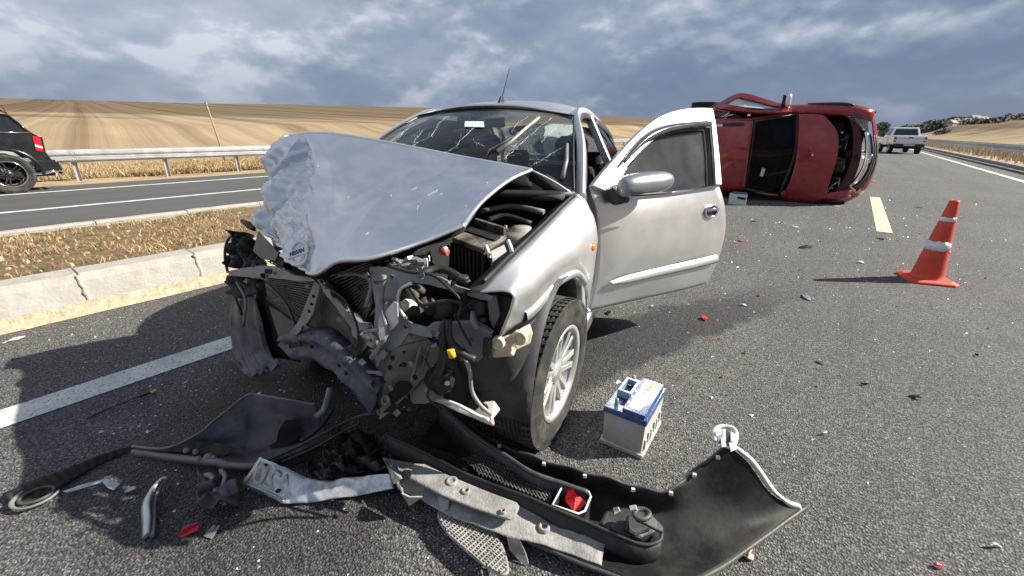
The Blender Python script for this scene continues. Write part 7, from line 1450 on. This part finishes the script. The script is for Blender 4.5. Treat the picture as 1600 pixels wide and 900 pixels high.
mb = MB(); p = SZ(9, 176); mb.tube([p, (p[0]-.3, p[1]+.0, p[2]+.14)], .008, 5); mb.build('aerial', M_BLACK, suv)
tl = [SZ(50, 213), SZ(62, 213), SZ(68, 237), SZ(56, 236)]; mb = MB(); mb.plate([(p[0]+.012, p[1], p[2]) for p in tl], .03); tlo = mb.build('tail_lamp', mat('tail_red', (.50, .012, .02), .2, 0, .2, 12, coat=.8), suv, bevel=.01); tl2 = [SZ(54, 225), SZ(66, 229), SZ(67, 232), SZ(55, 229)]; mb = MB(); mb.plate([(p[0]+.032, p[1], p[2]) for p in tl2], .01); mb.build('reversing_lens', M_WHITEP, tlo)
mb = MB(); P = [SZ(52, 272), SZ(70, 271), SZ(80, 268), SZ(92, 267)]; mb.tube([(XS+.0, p[1], p[2]) for p in P], [.02, .035, .035, .012], 7); mb.tube([(XS-.95, YT+.1, .33), (XS, YT+.1, .33)], .03, 7); mb.build('chrome_step', M_CHROME, suv)
mb = MB(); mb.hexa([(XS+.01, YT-.30, .40), (XS+.01, YT+.12, .40), (XS-1.9, YT+.12, .40), (XS-1.9, YT-.30, .40)], [(XS+.02, YT-.26, .64), (XS+.02, YT+.08, .62), (XS-1.92, YT+.08, .62), (XS-1.92, YT-.26, .64)]); mb.build('rear_bumper', M_BLK, suv, bevel=.04)
mb = MB(); mb.grid([[(XS+dx, ry+r*cos(a), .38+r*sin(a)) for a in np.linspace(-.1, pi+.1, 22)] for r, dx in ((.44, .0), (.455, .045), (.50, .045), (.52, .005))], True); mb.build('wheel_arch', M_BLK, suv)
for yy in (ry, ry-2.90):
    w_ = wheel('wheel', suv, (XS-.11, yy, .375), .2, R=.375, w=.25, rim=.245, rimmat=mat('dark_alloy', (.05, .05, .052), .3, .6, .2, 9), spokes=5, twin=True); w_.matrix_local = Matrix.Translation((XS-.11, yy, .375)) @ Matrix.Rotation(-pi/2, 4, 'Z')
    mb = MB(); mb.tube([(.245*cos(t), .115, .245*sin(t)) for t in np.linspace(0, 2*pi, 41)], .012, 6, False); mb.build('rim_edge', M_CHROME, w_)

# ------------------------------------------------------------------ white pickup ahead, seen from behind
pk_ = thing('pickup_truck', 'white double-cab pickup with tinted rear window far up the road', 'pickup', (3.02, 42.2, 0), radians(8))
M_WP = mat('white_truck_paint', (.74, .76, .78), .35, 0, .05, 3, coat=.7, dirt=(.35, .33, .3), dirt_amt=.25, dscale=3)
def pbox(name, c, sz, m_, bv=.03, parent=pk_): mb = MB(); mb.box(c, sz); return mb.build(name, m_, parent, bevel=bv)
bed = pbox('bed', (0, .75, .92), (1.80, 1.55, .62), M_WP, .06); pbox('tailgate', (0, -.035, .93), (1.52, .06, .52), M_WP, .02); pbox('gate_line', (0, -.072, 1.05), (1.40, .012, .02), M_STEEL, .002); pbox('gate_handle', (0, -.075, 1.10), (.22, .02, .06), M_BLACK, .01)
for sg in (1, -1):
    l_ = pbox('tail_lamp', (sg*.82, -.03, .98), (.15, .08, .34), mat('tail_red', (.5, .012, .02)), .02); pbox('lamp_clear', (sg*.82, -.075, .93), (.12, .012, .08), M_WHITEP, .005, l_)
mb = MB(); mb.hexa([(-.88, 1.5, 1.2), (.88, 1.5, 1.2), (.88, 3.4, 1.2), (-.88, 3.4, 1.2)], [(-.70, 1.75, 1.80), (.70, 1.75, 1.80), (.70, 2.9, 1.80), (-.70, 2.9, 1.80)]); mb.build('cab', M_WP, pk_, bevel=.06)
mb = MB(); mb.plate([(-.70, 1.52, 1.26), (.70, 1.52, 1.26), (.60, 1.70, 1.68), (-.60, 1.70, 1.68)], .04); mb.build('rear_window', mat('dark_tinted_glass', (.01, .012, .014)), pk_)
for sg in (1, -1): mb = MB(); mb.plate([(sg*.86, 1.7, 1.27), (sg*.86, 3.2, 1.27), (sg*.72, 2.8, 1.72), (sg*.74, 1.9, 1.72)], .04); mb.build('side_window', mat('dark_tinted_glass', (.01, .012, .014)), pk_)
pbox('front_body', (0, 3.35, .85), (1.80, 2.9, .62), M_WP, .10); pbox('hood', (0, 4.2, 1.16), (1.6, 1.1, .10), M_WP, .05); pbox('chassis', (0, 2.2, .45), (1.3, 4.6, .16), M_DARK, .02)
pbox('rear_bumper', (0, -.10, .58), (1.74, .16, .20), M_BLACK, .04); pbox('bumper_step', (0, -.19, .60), (.62, .04, .11), mat('number_plate_white', (.55, .55, .52), .5), .01); pbox('under_guard', (0, -.05, .42), (1.5, .08, .14), M_BLACK, .02)
for sg in (1, -1):
    mb = MB(); mb.lathe([(0, 0), (.04, 0)], 6, (0, 0, 0)); pbox('mirror', (sg*1.06, 2.95, 1.22), (.22, .10, .20), M_BLACK, .03)
    for yy in (.85, 4.0): w_ = wheel('wheel', pk_, (0, 0, 0), .2, R=.37, w=.25, rim=.21, spokes=6, twin=False); w_.matrix_local = Matrix.Translation((sg*.78, yy, .37)) @ Matrix.Rotation(-pi/2 if sg > 0 else pi/2, 4, 'Z')
